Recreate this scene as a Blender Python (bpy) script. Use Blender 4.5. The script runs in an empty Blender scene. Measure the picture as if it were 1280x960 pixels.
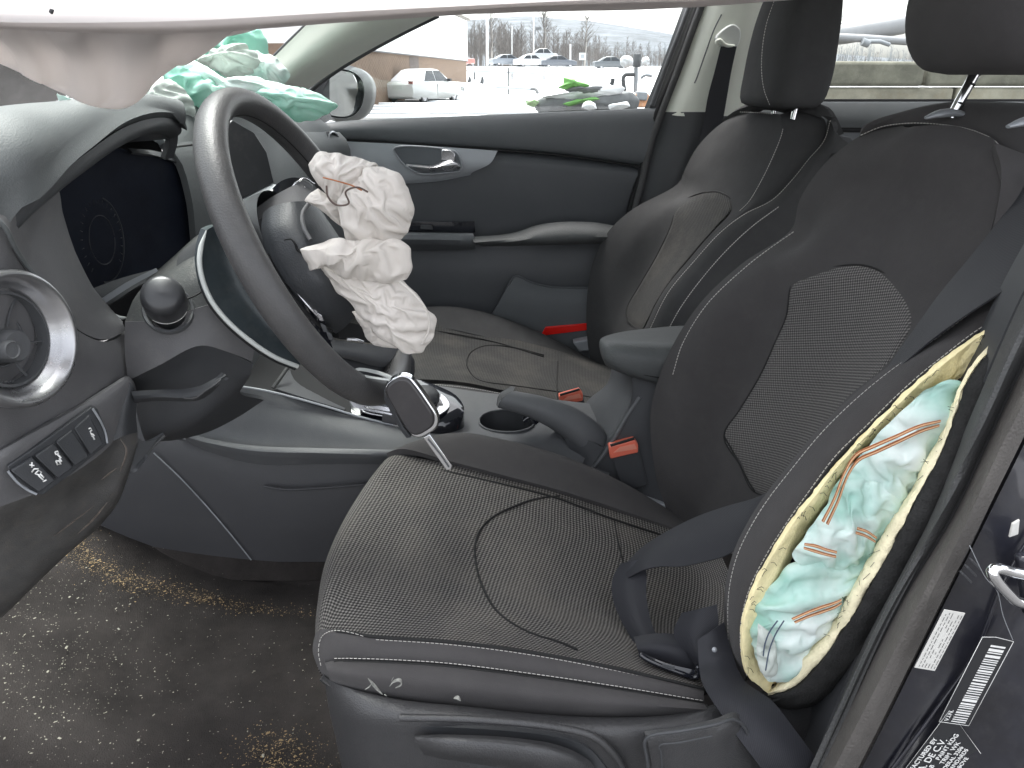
import bpy, bmesh, math, random
import numpy as np
from math import radians, sin, cos, pi, sqrt
from mathutils import Vector, Matrix, noise
random.seed(7)
S = bpy.context.scene
COL = S.collection
# ---------------------------------------------------------------- camera, sky, sun, exposure
CAM = Vector((0, -1.23, 1.10)); PITCH = radians(22.2); FP = 950.0
cd = bpy.data.cameras.new('camera'); cam = bpy.data.objects.new('camera', cd); COL.objects.link(cam)
cam.location = CAM; cam.rotation_euler = (pi/2 - PITCH, 0, 0)
cd.sensor_width = 36; cd.lens = 36*FP/1280; cd.clip_start = .02; cd.clip_end = 6000
S.camera = cam
SUN_EL, SUN_AZ = radians(68), radians(-20)          # azimuth measured from +Y, clockwise
w = bpy.data.worlds.new('World'); S.world = w; w.use_nodes = True
nt = w.node_tree; bg = nt.nodes['Background']
sky = nt.nodes.new('ShaderNodeTexSky'); sky.sky_type = 'NISHITA'; sky.sun_disc = False
sky.sun_elevation = SUN_EL; sky.sun_rotation = SUN_AZ; sky.dust_density = 4; sky.air_density = 1.0
hs = nt.nodes.new('ShaderNodeHueSaturation'); hs.inputs['Saturation'].default_value = .22
nt.links.new(sky.outputs[0], hs.inputs['Color']); nt.links.new(hs.outputs[0], bg.inputs[0]); bg.inputs[1].default_value = .15
sl = bpy.data.lights.new('sun', 'SUN'); sl.energy = 1.3; sl.angle = radians(30); sl.color = (1, .97, .93)
sun = bpy.data.objects.new('sun', sl); COL.objects.link(sun)
sd = Vector((sin(SUN_AZ)*cos(SUN_EL), cos(SUN_AZ)*cos(SUN_EL), sin(SUN_EL)))
sun.rotation_euler = sd.to_track_quat('Z', 'Y').to_euler()
S.view_settings.view_transform = 'Standard'; S.view_settings.look = 'None'
S.view_settings.exposure = 2.15; S.view_settings.gamma = 1
# ---------------------------------------------------------------- where a sight line meets a real plane of the car
CF = Vector((0, cos(PITCH), -sin(PITCH))); CU = Vector((0, sin(PITCH), cos(PITCH))); CR = Vector((1, 0, 0))
def ray(u, v): return CF + CR*((u-640)/FP) + CU*((480-v)/FP)
def W(u, v, y): d = ray(u, v); return CAM + d*((y-CAM.y)/d.y)
def WZ(u, v, z): d = ray(u, v); return CAM + d*((z-CAM.z)/d.z)
def WX(u, v, x): d = ray(u, v); return CAM + d*((x-CAM.x)/d.x)
def V3(p): return p if isinstance(p, Vector) else W(*p)
def L3(ps): return [V3(p) for p in ps]
# ---------------------------------------------------------------- curves
def cr(pts, n, closed=False):
    pts = list(pts)
    if len(pts) == 1: return [pts[0]]*n
    m = len(pts)
    def g(i):
        if closed: return pts[i % m]
        if i < 0: return pts[0]*2-pts[1]
        if i >= m: return pts[-1]*2-pts[-2]
        return pts[i]
    segs = m if closed else m-1
    dense = []
    K = 14
    for s in range(segs):
        a, b, c, d = g(s-1), g(s), g(s+1), g(s+2)
        t0 = 0.; t1 = t0+max((b-a).length, 1e-5)**.5; t2 = t1+max((c-b).length, 1e-5)**.5; t3 = t2+max((d-c).length, 1e-5)**.5
        for k in range(K):
            t = t1+(t2-t1)*k/K
            A1 = a*((t1-t)/(t1-t0))+b*((t-t0)/(t1-t0)); A2 = b*((t2-t)/(t2-t1))+c*((t-t1)/(t2-t1)); A3 = c*((t3-t)/(t3-t2))+d*((t-t2)/(t3-t2))
            B1 = A1*((t2-t)/(t2-t0))+A2*((t-t0)/(t2-t0)); B2 = A2*((t3-t)/(t3-t1))+A3*((t-t1)/(t3-t1))
            dense.append(B1*((t2-t)/(t2-t1))+B2*((t-t1)/(t2-t1)))
    dense.append(pts[0] if closed else pts[-1])
    cum = [0]
    for i in range(1, len(dense)): cum.append(cum[-1]+(dense[i]-dense[i-1]).length)
    tot = cum[-1] or 1; out = []; j = 0
    cnt = n if closed else n-1
    for i in range(n):
        q = tot*i/max(cnt, 1)
        while j < len(cum)-2 and cum[j+1] < q: j += 1
        dl = cum[j+1]-cum[j]
        out.append(dense[j].lerp(dense[j+1], min(1, (q-cum[j])/dl) if dl > 0 else 0))
    return out
# ---------------------------------------------------------------- objects
ORG = {}
def org(o): return ORG.get(o.name, Vector((0, 0, 0))) if o else Vector((0, 0, 0))
def tag(o, label=None, cat=None, group=None, kind=None):
    if label: o['label'] = label
    if cat: o['category'] = cat
    if group: o['group'] = group
    if kind: o['kind'] = kind
    return o
def thing(name, label, cat, loc=(0, 0, 0), group=None):
    o = bpy.data.objects.new(name, None); COL.objects.link(o); o.location = loc; o.empty_display_size = .05
    ORG[o.name] = Vector(loc); return tag(o, label, cat, group)
def mk(name, vs, fs, mat, parent=None, smooth=True, uvs=None, angle=None):
    vs = [Vector(v) for v in vs]
    if parent: base = org(parent)
    else:
        base = Vector((sum(v.x for v in vs)/len(vs), sum(v.y for v in vs)/len(vs), min(v.z for v in vs)))
    me = bpy.data.meshes.new(name); me.from_pydata([v-base for v in vs], [], fs); me.update()
    if mat: me.materials.append(mat)
    if uvs:
        ul = me.uv_layers.new(name='uv').data
        for lp in me.loops: ul[lp.index].uv = uvs[lp.vertex_index]
    if smooth:
        me.shade_smooth()
        if angle: me.set_sharp_from_angle(angle=radians(angle))
    o = bpy.data.objects.new(name, me); COL.objects.link(o)
    if parent: o.parent = parent
    else: o.location = base
    ORG[o.name] = base
    return o
class MB:
    def __init__(s): s.v = []; s.f = []; s.uv = []
    def add(s, vs, fs, uv=None):
        b = len(s.v); s.v += [Vector(v) for v in vs]; s.f += [tuple(i+b for i in f) for f in fs]
        s.uv += uv if uv else [(0, 0)]*len(vs)
    def box(s, c, d, R=None):
        c = Vector(c); R = R or Matrix.Identity(3)
        vs = [c+R @ Vector((x*d[0]/2, y*d[1]/2, z*d[2]/2)) for x in (-1, 1) for y in (-1, 1) for z in (-1, 1)]
        s.add(vs, [(0, 1, 3, 2), (4, 6, 7, 5), (0, 4, 5, 1), (2, 3, 7, 6), (0, 2, 6, 4), (1, 5, 7, 3)])
    def tube(s, pts, r, seg=8, n=None, closed=False, flat=None, cap=True):
        pts = L3(pts)
        if n: pts = cr(pts, n, closed)
        m = len(pts); up = None; vs = []; uv = []; run = 0
        for i, p in enumerate(pts):
            if closed: t = pts[(i+1) % m]-pts[i-1]
            else: t = pts[min(i+1, m-1)]-pts[max(i-1, 0)]
            if t.length < 1e-9: t = Vector((0, 0, 1))
            t.normalize()
            if up is None: up = Vector((0, 0, 1)) if abs(t.z) < .9 else Vector((1, 0, 0))
            a = (up - t*up.dot(t)); a.normalize(); up = a; b = t.cross(a)
            rr = r(i/(m-1)) if callable(r) else r
            if i: run += (pts[i]-pts[i-1]).length
            for k in range(seg):
                th = 2*pi*k/seg
                vs.append(p+a*(rr*cos(th)*(flat or 1))+b*(rr*sin(th))); uv.append((run, k/seg*.1))
        fs = []
        for i in range(m if closed else m-1):
            for k in range(seg):
                fs.append((i*seg+k, i*seg+(k+1) % seg, ((i+1) % m)*seg+(k+1) % seg, ((i+1) % m)*seg+k))
        if cap and not closed: fs += [tuple(range(seg))[::-1], tuple((m-1)*seg+k for k in range(seg))]
        s.add(vs, fs, uv)
    def lathe(s, o, ax, prof, seg=40, ref=Vector((0, 0, 1)), arc=(0, 2*pi)):
        o = Vector(o); ax = Vector(ax).normalized(); a = (ref-ax*ref.dot(ax)).normalized(); b = ax.cross(a)
        full = abs(arc[1]-arc[0]-2*pi) < 1e-4; ns = seg if full else seg+1
        vs = []
        for (r, h) in prof:
            for k in range(ns):
                th = arc[0]+(arc[1]-arc[0])*k/seg; vs.append(o+ax*h+a*(r*cos(th))+b*(r*sin(th)))
        fs = []
        for i in range(len(prof)-1):
            for k in range(seg):
                k2 = (k+1) % ns; fs.append((i*ns+k, i*ns+k2, (i+1)*ns+k2, (i+1)*ns+k))
        s.add(vs, fs)
    def build(s, name, mat, parent=None, smooth=True, angle=None, uv=False):
        return mk(name, s.v, s.f, mat, parent, smooth, s.uv if uv else None, angle)
def bev(o, wd=.002, seg=2):
    m = o.modifiers.new('bevel', 'BEVEL'); m.width = wd; m.segments = seg; m.limit_method = 'ANGLE'; m.angle_limit = radians(35); return o
def fixnormals(o):
    bm = bmesh.new(); bm.from_mesh(o.data); bmesh.ops.recalc_face_normals(bm, faces=bm.faces); bm.to_mesh(o.data); bm.free(); return o
def grid(rows, nu, nv):
    R = [cr(L3(r), nu) for r in rows]
    cols = [cr([R[j][i] for j in range(len(R))], nv) for i in range(nu)]
    return [[cols[i][j] for i in range(nu)] for j in range(nv)]
def patch(name, rows, mat, parent=None, nu=36, nv=20, thick=.006, disp=None, G=None):
    """smooth sheet of real thickness through rows of control points"""
    G = G or grid(rows, nu, nv); nv = len(G); nu = len(G[0])
    # orient towards the viewer's side (outside of the body)
    a = (G[nv//2][min(nu//2+1, nu-1)]-G[nv//2][nu//2]).cross(G[min(nv//2+1, nv-1)][nu//2]-G[nv//2][nu//2])
    if a.dot(CAM-G[nv//2][nu//2]) < 0: G = [r[::-1] for r in G]
    N = [[None]*nu for _ in range(nv)]
    for j in range(nv):
        for i in range(nu):
            du = G[j][min(i+1, nu-1)]-G[j][max(i-1, 0)]; dv = G[min(j+1, nv-1)][i]-G[max(j-1, 0)][i]
            n = du.cross(dv); N[j][i] = n.normalized() if n.length > 1e-12 else Vector((0, -1, 0))
    if disp:
        G = [[G[j][i]+N[j][i]*disp(i/(nu-1), j/(nv-1), G[j][i]) for i in range(nu)] for j in range(nv)]
    vs = [p for r in G for p in r]; uv = []
    mj = nv//2; cu = [0]
    for i in range(1, nu): cu.append(cu[-1]+(G[mj][i]-G[mj][i-1]).length)
    mi = nu//2; cv = [0]
    for j in range(1, nv): cv.append(cv[-1]+(G[j][mi]-G[j-1][mi]).length)
    uv = [(cu[i], cv[j]) for j in range(nv) for i in range(nu)]
    fs = [(j*nu+i, j*nu+i+1, (j+1)*nu+i+1, (j+1)*nu+i) for j in range(nv-1) for i in range(nu-1)]
    if thick:
        b = len(vs); vs += [G[j][i]-N[j][i]*thick for j in range(nv) for i in range(nu)]; uv += uv[:b]
        fs += [tuple(k+b for k in f)[::-1] for f in fs]
        rim = [i for i in range(nu)]+[j*nu+nu-1 for j in range(1, nv)]+[(nv-1)*nu+i for i in range(nu-2, -1, -1)]+[j*nu for j in range(nv-2, 0, -1)]
        for q in range(len(rim)):
            x, y = rim[q], rim[(q+1) % len(rim)]; fs.append((y, x, x+b, y+b))
    return mk(name, vs, fs, mat, parent, True, uv, 50)
def slab(name, outline, mat, parent=None, depth=(0, .01, 0), n=None, bevel=.0015, smooth=True):
    """solid plate: outline (world or (u,v,y)) pushed along depth"""
    P = L3(outline)
    if n: P = cr(P, n, True)
    d = Vector(depth); k = len(P)
    vs = P+[p+d for p in P]
    fs = [tuple(range(k)), tuple(range(2*k-1, k-1, -1))]+[(i, i+k, (i+1) % k+k, (i+1) % k) for i in range(k)]
    o = mk(name, vs, fs, mat, parent, smooth, None, 40); fixnormals(o)
    if smooth: o.data.set_sharp_from_angle(angle=radians(40))
    if bevel: bev(o, bevel, 2)
    return o
def tubeo(name, pts, r, mat, parent=None, seg=8, n=None, closed=False, flat=None):
    m = MB(); m.tube(pts, r, seg, n, closed, flat); return m.build(name, mat, parent, uv=True, angle=60)
def off(p, d=.002): return p+(CAM-p).normalized()*d
def seam(pts, parent, mat, name='seam', r=.0011, n=60, lift=.0):
    P = [off(p, lift) for p in cr(L3(pts), n)]
    return tubeo(name, P, r, mat, parent, 6)
def stitches(pts, parent, mat, name='stitching', pitch=.0046, ln=.0032, r=.00042, lift=.0016):
    P = L3(pts); t = cr(P, 80); tot = sum((t[i+1]-t[i]).length for i in range(79)); n = max(4, int(tot/pitch))
    Q = cr(P, n); m = MB()
    for i in range(n-1):
        d = (Q[i+1]-Q[i]).normalized(); a = off(Q[i], lift)
        m.tube([a, a+d*ln*.25+(CAM-a).normalized()*.0004, a+d*ln*.8+(CAM-a).normalized()*.0004, a+d*ln], r, 4)
    o = m.build(name, mat, parent); o['kind'] = 'stuff'; return o
def fold(p, f, seed):
    """crumpled cloth: sharp ridges and sharp valleys stretched along a few directions (about 0..1)"""
    a = .5; am = .5
    for k in range(3):
        th = seed*1.37+k*2.1; c, s_ = cos(th), sin(th)
        for sg in (1, -1):
            q = Vector(((p.x*c+p.z*s_)*f*1.25, p.y*f*.6, (p.z*c-p.x*s_)*f*.5))
            q += Vector((noise.noise(p*f*.5+Vector((k, seed, 0))), 0, noise.noise(p*f*.5+Vector((0, k, seed)))))*.6
            q += Vector((seed*3.1+k*5.3, sg*11.7, seed*1.9))
            a += sg*am*(abs(noise.noise(q))*2.2-.5)*.75; th += 1.2; c, s_ = cos(th), sin(th)
        am *= .5; f *= 1.9
    return a
def drape(X, slack, iters=150, bend=.35, home=.012, seed=0, noise_amp=.002, pin=None, nf=None, sx=None):
    """let a sheet with more cloth than room buckle into creases (position based)"""
    X = X.copy(); H = X.copy(); n, m = X.shape[:2]; rs = np.random.RandomState(seed)
    if pin is None:
        pin = np.zeros((n, m), bool); pin[0] = pin[-1] = True; pin[:, 0] = pin[:, -1] = True
    du = np.zeros_like(X); dv = np.zeros_like(X); du[1:-1] = X[2:]-X[:-2]; dv[:, 1:-1] = X[:, 2:]-X[:, :-2]
    N = np.cross(du, dv); N /= np.linalg.norm(N, axis=-1, keepdims=True)+1e-12
    w = (~pin).astype(float)[..., None]
    nz = np.zeros((n, m))
    for k, a in ((4, 1.), (7, .8), (12, .25)):
        g = rs.randn(k, k); ii = np.linspace(0, k-1.001, n); jj = np.linspace(0, k-1.001, m); i0 = ii.astype(int); j0 = jj.astype(int); fi = (ii-i0)[:, None]; fj_ = (jj-j0)[None]
        nz += a*((g[i0][:, j0]*(1-fi)+g[i0+1][:, j0]*fi)*(1-fj_)+(g[i0][:, j0+1]*(1-fi)+g[i0+1][:, j0+1]*fi)*fj_)
    X += N*nz[..., None]*noise_amp*w
    sets = []
    def add(di, dj, st, slk):
        for p in range(2):
            if di and not dj: a = np.s_[p*di:n-di, :]; 
            A = np.zeros((n, m), bool); I, J = np.meshgrid(np.arange(n), np.arange(m), indexing='ij')
            A = (((I//max(1, abs(di))) if di else (J//max(1, abs(dj)))) % 2 == p)
            ok = A & (I+di < n) & (I+di >= 0) & (J+dj < m) & (J+dj >= 0)
            a0 = np.flatnonzero(ok); b0 = a0+di*m+dj
            Hf = H.reshape(-1, 3); L0 = np.linalg.norm(Hf[a0]-Hf[b0], axis=1)*slk
            sets.append((a0, b0, L0, st))
    s1, s2 = (slack, slack) if sx is None else (slack, sx)
    add(1, 0, .9, s1); add(0, 1, .9, s2); add(1, 1, .45, (s1+s2)/2); add(1, -1, .45, (s1+s2)/2)
    add(2, 0, bend, s1); add(0, 2, bend, s2); add(4, 0, bend*.8, s1); add(0, 4, bend*.8, s2); add(7, 0, bend*.5, s1*.995); add(0, 7, bend*.5, s2*.995)
    wf = w.reshape(-1, 1); Xf = X.reshape(-1, 3); Hf = H.reshape(-1, 3); V = np.zeros_like(Xf)
    for it in range(iters):
        old = Xf.copy(); Xf += V*.85*wf
        for a0, b0, L0, st in sets:
            d = Xf[b0]-Xf[a0]; l = np.sqrt((d*d).sum(1))+1e-9; wa = wf[a0, 0]; wb = wf[b0, 0]; ws_ = wa+wb+1e-9
            c = (st*(l-L0)/l/ws_)[:, None]*d
            Xf[a0] += c*wa[:, None]; Xf[b0] -= c*wb[:, None]
        Xf += (Hf-Xf)*home*wf; V = Xf-old
    return Xf.reshape(n, m, 3)
def puff(mb, outline, y0, bulge, seed=0, f=18, amp=.012, rings=26, seg=90, toward=Vector((0, -1, .25)), st=Vector((1, 1, 1)), back=.5, ctr=None, N=58, iters=110):
    """crumpled pillow of cloth whose outline lies at lateral position y0"""
    P = [W(q[0], q[1], y0) for q in outline]
    Lp = []
    for k in range(len(P)):
        for q_ in range(8): Lp.append(P[k].lerp(P[(k+1) % len(P)], q_/8))
    tot_ = [0]
    for k in range(len(Lp)): tot_.append(tot_[-1]+(Lp[(k+1) % len(Lp)]-Lp[k]).length)
    Ls = []; jj_ = 0
    for k in range(160):
        T = tot_[-1]*k/160
        while tot_[jj_+1] < T: jj_ += 1
        Ls.append(Lp[jj_].lerp(Lp[(jj_+1) % len(Lp)], (T-tot_[jj_])/max(1e-9, tot_[jj_+1]-tot_[jj_])))
    P = [a_.lerp(b_, .75) for a_, b_ in zip(cr(P, 160, True), Ls)]
    P = [p+Vector((noise.noise(p*70+Vector((seed, 0, 0))), 0, noise.noise(p*70+Vector((0, seed, 5)))))*amp*.15 for p in P]
    c = Vector((0, 0, 0))
    for p in P: c += p
    c /= len(P); t = toward.normalized(); Pn = np.array([tuple(p) for p in P]+[tuple(P[0])]); cn = np.array(c); tn = np.array(t)
    a = np.linspace(-1, 1, N); A, B = np.meshgrid(a, a, indexing='ij')
    r = np.maximum(np.abs(A), np.abs(B)); 
    with np.errstate(all='ignore'):
        ph = np.where(np.abs(A) > np.abs(B), (pi/4)*np.nan_to_num(B/A), pi/2-(pi/4)*np.nan_to_num(A/np.where(B == 0, 1, B)))
    rs_ = np.where(np.abs(A) > np.abs(B), A, B); X_ = rs_*np.cos(ph); Y_ = rs_*np.sin(ph); th = np.arctan2(Y_, X_) % (2*pi)
    q = th/(2*pi)*160; k0 = q.astype(int) % 160; fr = (q-np.floor(q))[..., None]; rim_ = Pn[k0]*(1-fr)+Pn[k0+1]*fr
    base = cn+(rim_-cn)*r[..., None]; h = (1-r**1.8)**.8
    for side in (1, -1):
        G = base+tn*(side*bulge*h*(1 if side > 0 else back))[..., None]
        if side > 0: G = drape(G, *((1.04+amp*3.5, iters, .42, .010, seed, amp*.42, None, None, 1.02+amp) if seed % 2 else (1.02+amp, iters, .42, .010, seed, amp*.42, None, None, 1.04+amp*3.5)))
        vs = [tuple(p) for p in G.reshape(-1, 3)]
        fs = [(i*N+j, (i+1)*N+j, (i+1)*N+j+1, i*N+j+1) for i in range(N-1) for j in range(N-1)]
        if side < 0: fs = [f_[::-1] for f_ in fs]
        mb.add(vs, fs)
def text(name, s, size, mat, parent, M, align='LEFT', depth=.0002):
    c = bpy.data.curves.new(name, 'FONT'); c.body = s; c.size = size; c.extrude = depth; c.align_x = align
    o = bpy.data.objects.new(name, c); COL.objects.link(o); bpy.context.view_layer.update()
    me = bpy.data.meshes.new_from_object(o.evaluated_get(bpy.context.evaluated_depsgraph_get()))
    bpy.data.objects.remove(o); me.materials.clear(); me.materials.append(mat)
    me.transform(Matrix.Translation(-org(parent)) @ M)
    o = bpy.data.objects.new(name, me); COL.objects.link(o); o.parent = parent; ORG[o.name] = org(parent); return o
def onsurf(pts, G, lift=.0012):
    """lay a line on a surface: for each sight line the nearest point of the surface"""
    P = [p for r in G for p in r]; out = []
    for q in pts:
        d = ray(q[0], q[1]).normalized(); best = 0; bd = 1e9
        for p in P:
            t = (p-CAM).dot(d); e = (p-CAM-d*t).length_squared
            if e < bd: bd = e; best = t
        out.append(CAM+d*(best-lift))
    return out
# ---------------------------------------------------------------- materials
MATS = {}
def mat(name, col, rough=.6, metal=0, grain=0, gscale=900, var=0, vscale=6, dust=0, spec=.5, sheen=0, coat=0, dustcol=(.30, .28, .25)):
    if name in MATS: return MATS[name]
    m = bpy.data.materials.new(name); m.use_nodes = True; nt = m.node_tree; N = nt.nodes; L = nt.links; b = N['Principled BSDF']
    b.inputs['Base Color'].default_value = (*col, 1); b.inputs['Roughness'].default_value = rough; b.inputs['Metallic'].default_value = metal
    b.inputs['Specular IOR Level'].default_value = spec; b.inputs['Sheen Weight'].default_value = sheen; b.inputs['Coat Weight'].default_value = coat
    b.inputs['Sheen Roughness'].default_value = .5
    tc = N.new('ShaderNodeTexCoord')
    if var or dust:
        n1 = N.new('ShaderNodeTexNoise'); n1.inputs['Scale'].default_value = vscale; n1.inputs['Detail'].default_value = 8; n1.inputs['Roughness'].default_value = .65
        L.new(tc.outputs['Object'], n1.inputs['Vector'])
        mx = N.new('ShaderNodeMix'); mx.data_type = 'RGBA'
        lo = [c*(1-var) for c in col]; hi = [min(1, c*(1+var)) for c in col]
        mx.inputs[6].default_value = (*lo, 1); mx.inputs[7].default_value = (*hi, 1)
        mr = N.new('ShaderNodeMapRange'); mr.inputs[1].default_value = .3; mr.inputs[2].default_value = .7
        L.new(n1.outputs['Fac'], mr.inputs[0]); L.new(mr.outputs[0], mx.inputs[0]); out = mx.outputs[2]
        if dust:
            n2 = N.new('ShaderNodeTexNoise'); n2.inputs['Scale'].default_value = vscale*3.3; n2.inputs['Detail'].default_value = 10; n2.inputs['Roughness'].default_value = .75
            L.new(tc.outputs['Object'], n2.inputs['Vector'])
            m2 = N.new('ShaderNodeMapRange'); m2.inputs[1].default_value = .5; m2.inputs[2].default_value = .85; m2.inputs[4].default_value = dust
            L.new(n2.outputs['Fac'], m2.inputs[0]); mx2 = N.new('ShaderNodeMix'); mx2.data_type = 'RGBA'; mx2.inputs[7].default_value = (*dustcol, 1)
            L.new(m2.outputs[0], mx2.inputs[0]); L.new(out, mx2.inputs[6]); out = mx2.outputs[2]
        L.new(out, b.inputs['Base Color'])
        r2 = N.new('ShaderNodeMapRange'); r2.inputs[3].default_value = max(0, rough-.07); r2.inputs[4].default_value = min(1, rough+.09)
        L.new(n1.outputs['Fac'], r2.inputs[0]); L.new(r2.outputs[0], b.inputs['Roughness'])
    if grain:
        v = N.new('ShaderNodeTexVoronoi'); v.inputs['Scale'].default_value = gscale; L.new(tc.outputs['Object'], v.inputs['Vector'])
        bp = N.new('ShaderNodeBump'); bp.inputs['Strength'].default_value = grain; bp.inputs['Distance'].default_value = .0006
        L.new(v.outputs['Distance'], bp.inputs['Height']); L.new(bp.outputs[0], b.inputs['Normal'])
    MATS[name] = m; return m
def weave(name, dark, light, period=.0042, bump=.5, rough=.9, thr=.35, wear=.0, warp=.0):
    """open knit seat cloth: small raised dots in staggered rows, laid out along the cloth (metres)"""
    m = bpy.data.materials.new(name); m.use_nodes = True; nt = m.node_tree; N = nt.nodes; L = nt.links; b = N['Principled BSDF']
    b.inputs['Roughness'].default_value = rough; b.inputs['Sheen Weight'].default_value = .03; b.inputs['Specular IOR Level'].default_value = .12
    uv = N.new('ShaderNodeUVMap'); uv.uv_map = 'uv'
    mp = N.new('ShaderNodeMapping'); mp.inputs['Rotation'].default_value = (0, 0, radians(45)); k = 1/period; mp.inputs['Scale'].default_value = (k, k, k)
    L.new(uv.outputs[0], mp.inputs[0])
    sp = N.new('ShaderNodeSeparateXYZ'); L.new(mp.outputs[0], sp.inputs[0])
    def s1(o):
        a = N.new('ShaderNodeMath'); a.operation = 'MULTIPLY'; a.inputs[1].default_value = 2*pi; L.new(o, a.inputs[0])
        c = N.new('ShaderNodeMath'); c.operation = 'SINE'; L.new(a.outputs[0], c.inputs[0]); return c.outputs[0]
    mu = N.new('ShaderNodeMath'); mu.operation = 'MULTIPLY'; L.new(s1(sp.outputs[0]), mu.inputs[0]); L.new(s1(sp.outputs[1]), mu.inputs[1])
    mr = N.new('ShaderNodeMapRange'); mr.inputs[1].default_value = -.4; mr.inputs[2].default_value = .8; L.new(mu.outputs[0], mr.inputs[0])
    nz = N.new('ShaderNodeTexNoise'); nz.inputs['Scale'].default_value = 9; nz.inputs['Detail'].default_value = 9; nz.inputs['Roughness'].default_value = .7
    tc = N.new('ShaderNodeTexCoord'); L.new(tc.outputs['Object'], nz.inputs['Vector'])
    n2 = N.new('ShaderNodeTexNoise'); n2.inputs['Scale'].default_value = 420; n2.inputs['Detail'].default_value = 2; L.new(tc.outputs['Object'], n2.inputs['Vector'])
    ad = N.new('ShaderNodeMath'); ad.operation = 'MULTIPLY_ADD'; ad.inputs[1].default_value = .5; L.new(n2.outputs['Fac'], ad.inputs[0]); L.new(mr.outputs[0], ad.inputs[2])
    sb = N.new('ShaderNodeMath'); sb.operation = 'SUBTRACT'; sb.inputs[1].default_value = .25; sb.use_clamp = True; L.new(ad.outputs[0], sb.inputs[0])
    mx = N.new('ShaderNodeMix'); mx.data_type = 'RGBA'; mx.inputs[6].default_value = (*dark, 1); mx.inputs[7].default_value = (*light, 1); L.new(sb.outputs[0], mx.inputs[0])
    w2 = N.new('ShaderNodeMapRange'); w2.inputs[1].default_value = .45; w2.inputs[2].default_value = .8; w2.inputs[4].default_value = wear; L.new(nz.outputs['Fac'], w2.inputs[0])
    m3 = N.new('ShaderNodeMix'); m3.data_type = 'RGBA'; m3.inputs[7].default_value = (.26, .23, .19, 1); L.new(w2.outputs[0], m3.inputs[0]); L.new(mx.outputs[2], m3.inputs[6])
    L.new(m3.outputs[2], b.inputs['Base Color'])
    bp = N.new('ShaderNodeBump'); bp.inputs['Strength'].default_value = bump; bp.inputs['Distance'].default_value = .0008; L.new(mr.outputs[0], bp.inputs['Height']); L.new(bp.outputs[0], b.inputs['Normal'])
    return m
def webbing(name, col):
    m = bpy.data.materials.new(name); m.use_nodes = True; nt = m.node_tree; N = nt.nodes; L = nt.links; b = N['Principled BSDF']
    b.inputs['Roughness'].default_value = .6; b.inputs['Sheen Weight'].default_value = .04; b.inputs['Specular IOR Level'].default_value = .35
    uv = N.new('ShaderNodeUVMap'); uv.uv_map = 'uv'; wv = N.new('ShaderNodeTexWave'); wv.inputs['Scale'].default_value = 260; wv.bands_direction = 'DIAGONAL'
    L.new(uv.outputs[0], wv.inputs['Vector'])
    mx = N.new('ShaderNodeMix'); mx.data_type = 'RGBA'; mx.inputs[6].default_value = (*[c*.75 for c in col], 1); mx.inputs[7].default_value = (*[c*1.35 for c in col], 1)
    L.new(wv.outputs['Fac'], mx.inputs[0]); L.new(mx.outputs[2], b.inputs['Base Color'])
    bp = N.new('ShaderNodeBump'); bp.inputs['Strength'].default_value = .25; bp.inputs['Distance'].default_value = .0005; L.new(wv.outputs['Fac'], bp.inputs['Height']); L.new(bp.outputs[0], b.inputs['Normal'])
    return m
def cloth(name, col, trans=.25, col2=None, vs=10):
    m = bpy.data.materials.new(name); m.use_nodes = True; nt = m.node_tree; N = nt.nodes; L = nt.links; b = N['Principled BSDF']; out = N['Material Output']
    b.inputs['Roughness'].default_value = .62; b.inputs['Sheen Weight'].default_value = .1; b.inputs['Specular IOR Level'].default_value = .35
    tc = N.new('ShaderNodeTexCoord'); nz = N.new('ShaderNodeTexNoise'); nz.inputs['Scale'].default_value = vs; nz.inputs['Detail'].default_value = 5; L.new(tc.outputs['Object'], nz.inputs['Vector'])
    mr = N.new('ShaderNodeMapRange'); mr.inputs[1].default_value = .35; mr.inputs[2].default_value = .65; L.new(nz.outputs['Fac'], mr.inputs[0])
    mx = N.new('ShaderNodeMix'); mx.data_type = 'RGBA'; mx.inputs[6].default_value = (*col, 1); mx.inputs[7].default_value = (*(col2 or [c*.88 for c in col]), 1)
    L.new(mr.outputs[0], mx.inputs[0]); L.new(mx.outputs[2], b.inputs['Base Color'])
    n2 = N.new('ShaderNodeTexNoise'); n2.noise_type = 'RIDGED_MULTIFRACTAL'; n2.inputs['Scale'].default_value = vs*1.6; n2.inputs['Detail'].default_value = 3; n2.inputs['Distortion'].default_value = .8; n2.inputs['Lacunarity'].default_value = 2.3; L.new(tc.outputs['Object'], n2.inputs['Vector'])
    bp = N.new('ShaderNodeBump'); bp.inputs['Strength'].default_value = .3; bp.inputs['Distance'].default_value = .03/vs; L.new(n2.outputs['Fac'], bp.inputs['Height'])
    L.new(bp.outputs[0], b.inputs['Normal'])
    if trans:
        t = N.new('ShaderNodeBsdfTranslucent'); L.new(mx.outputs[2], t.inputs[0]); ms = N.new('ShaderNodeMixShader'); ms.inputs[0].default_value = trans
        L.new(b.outputs[0], ms.inputs[1]); L.new(t.outputs[0], ms.inputs[2]); L.new(ms.outputs[0], out.inputs[0])
    return m
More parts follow.
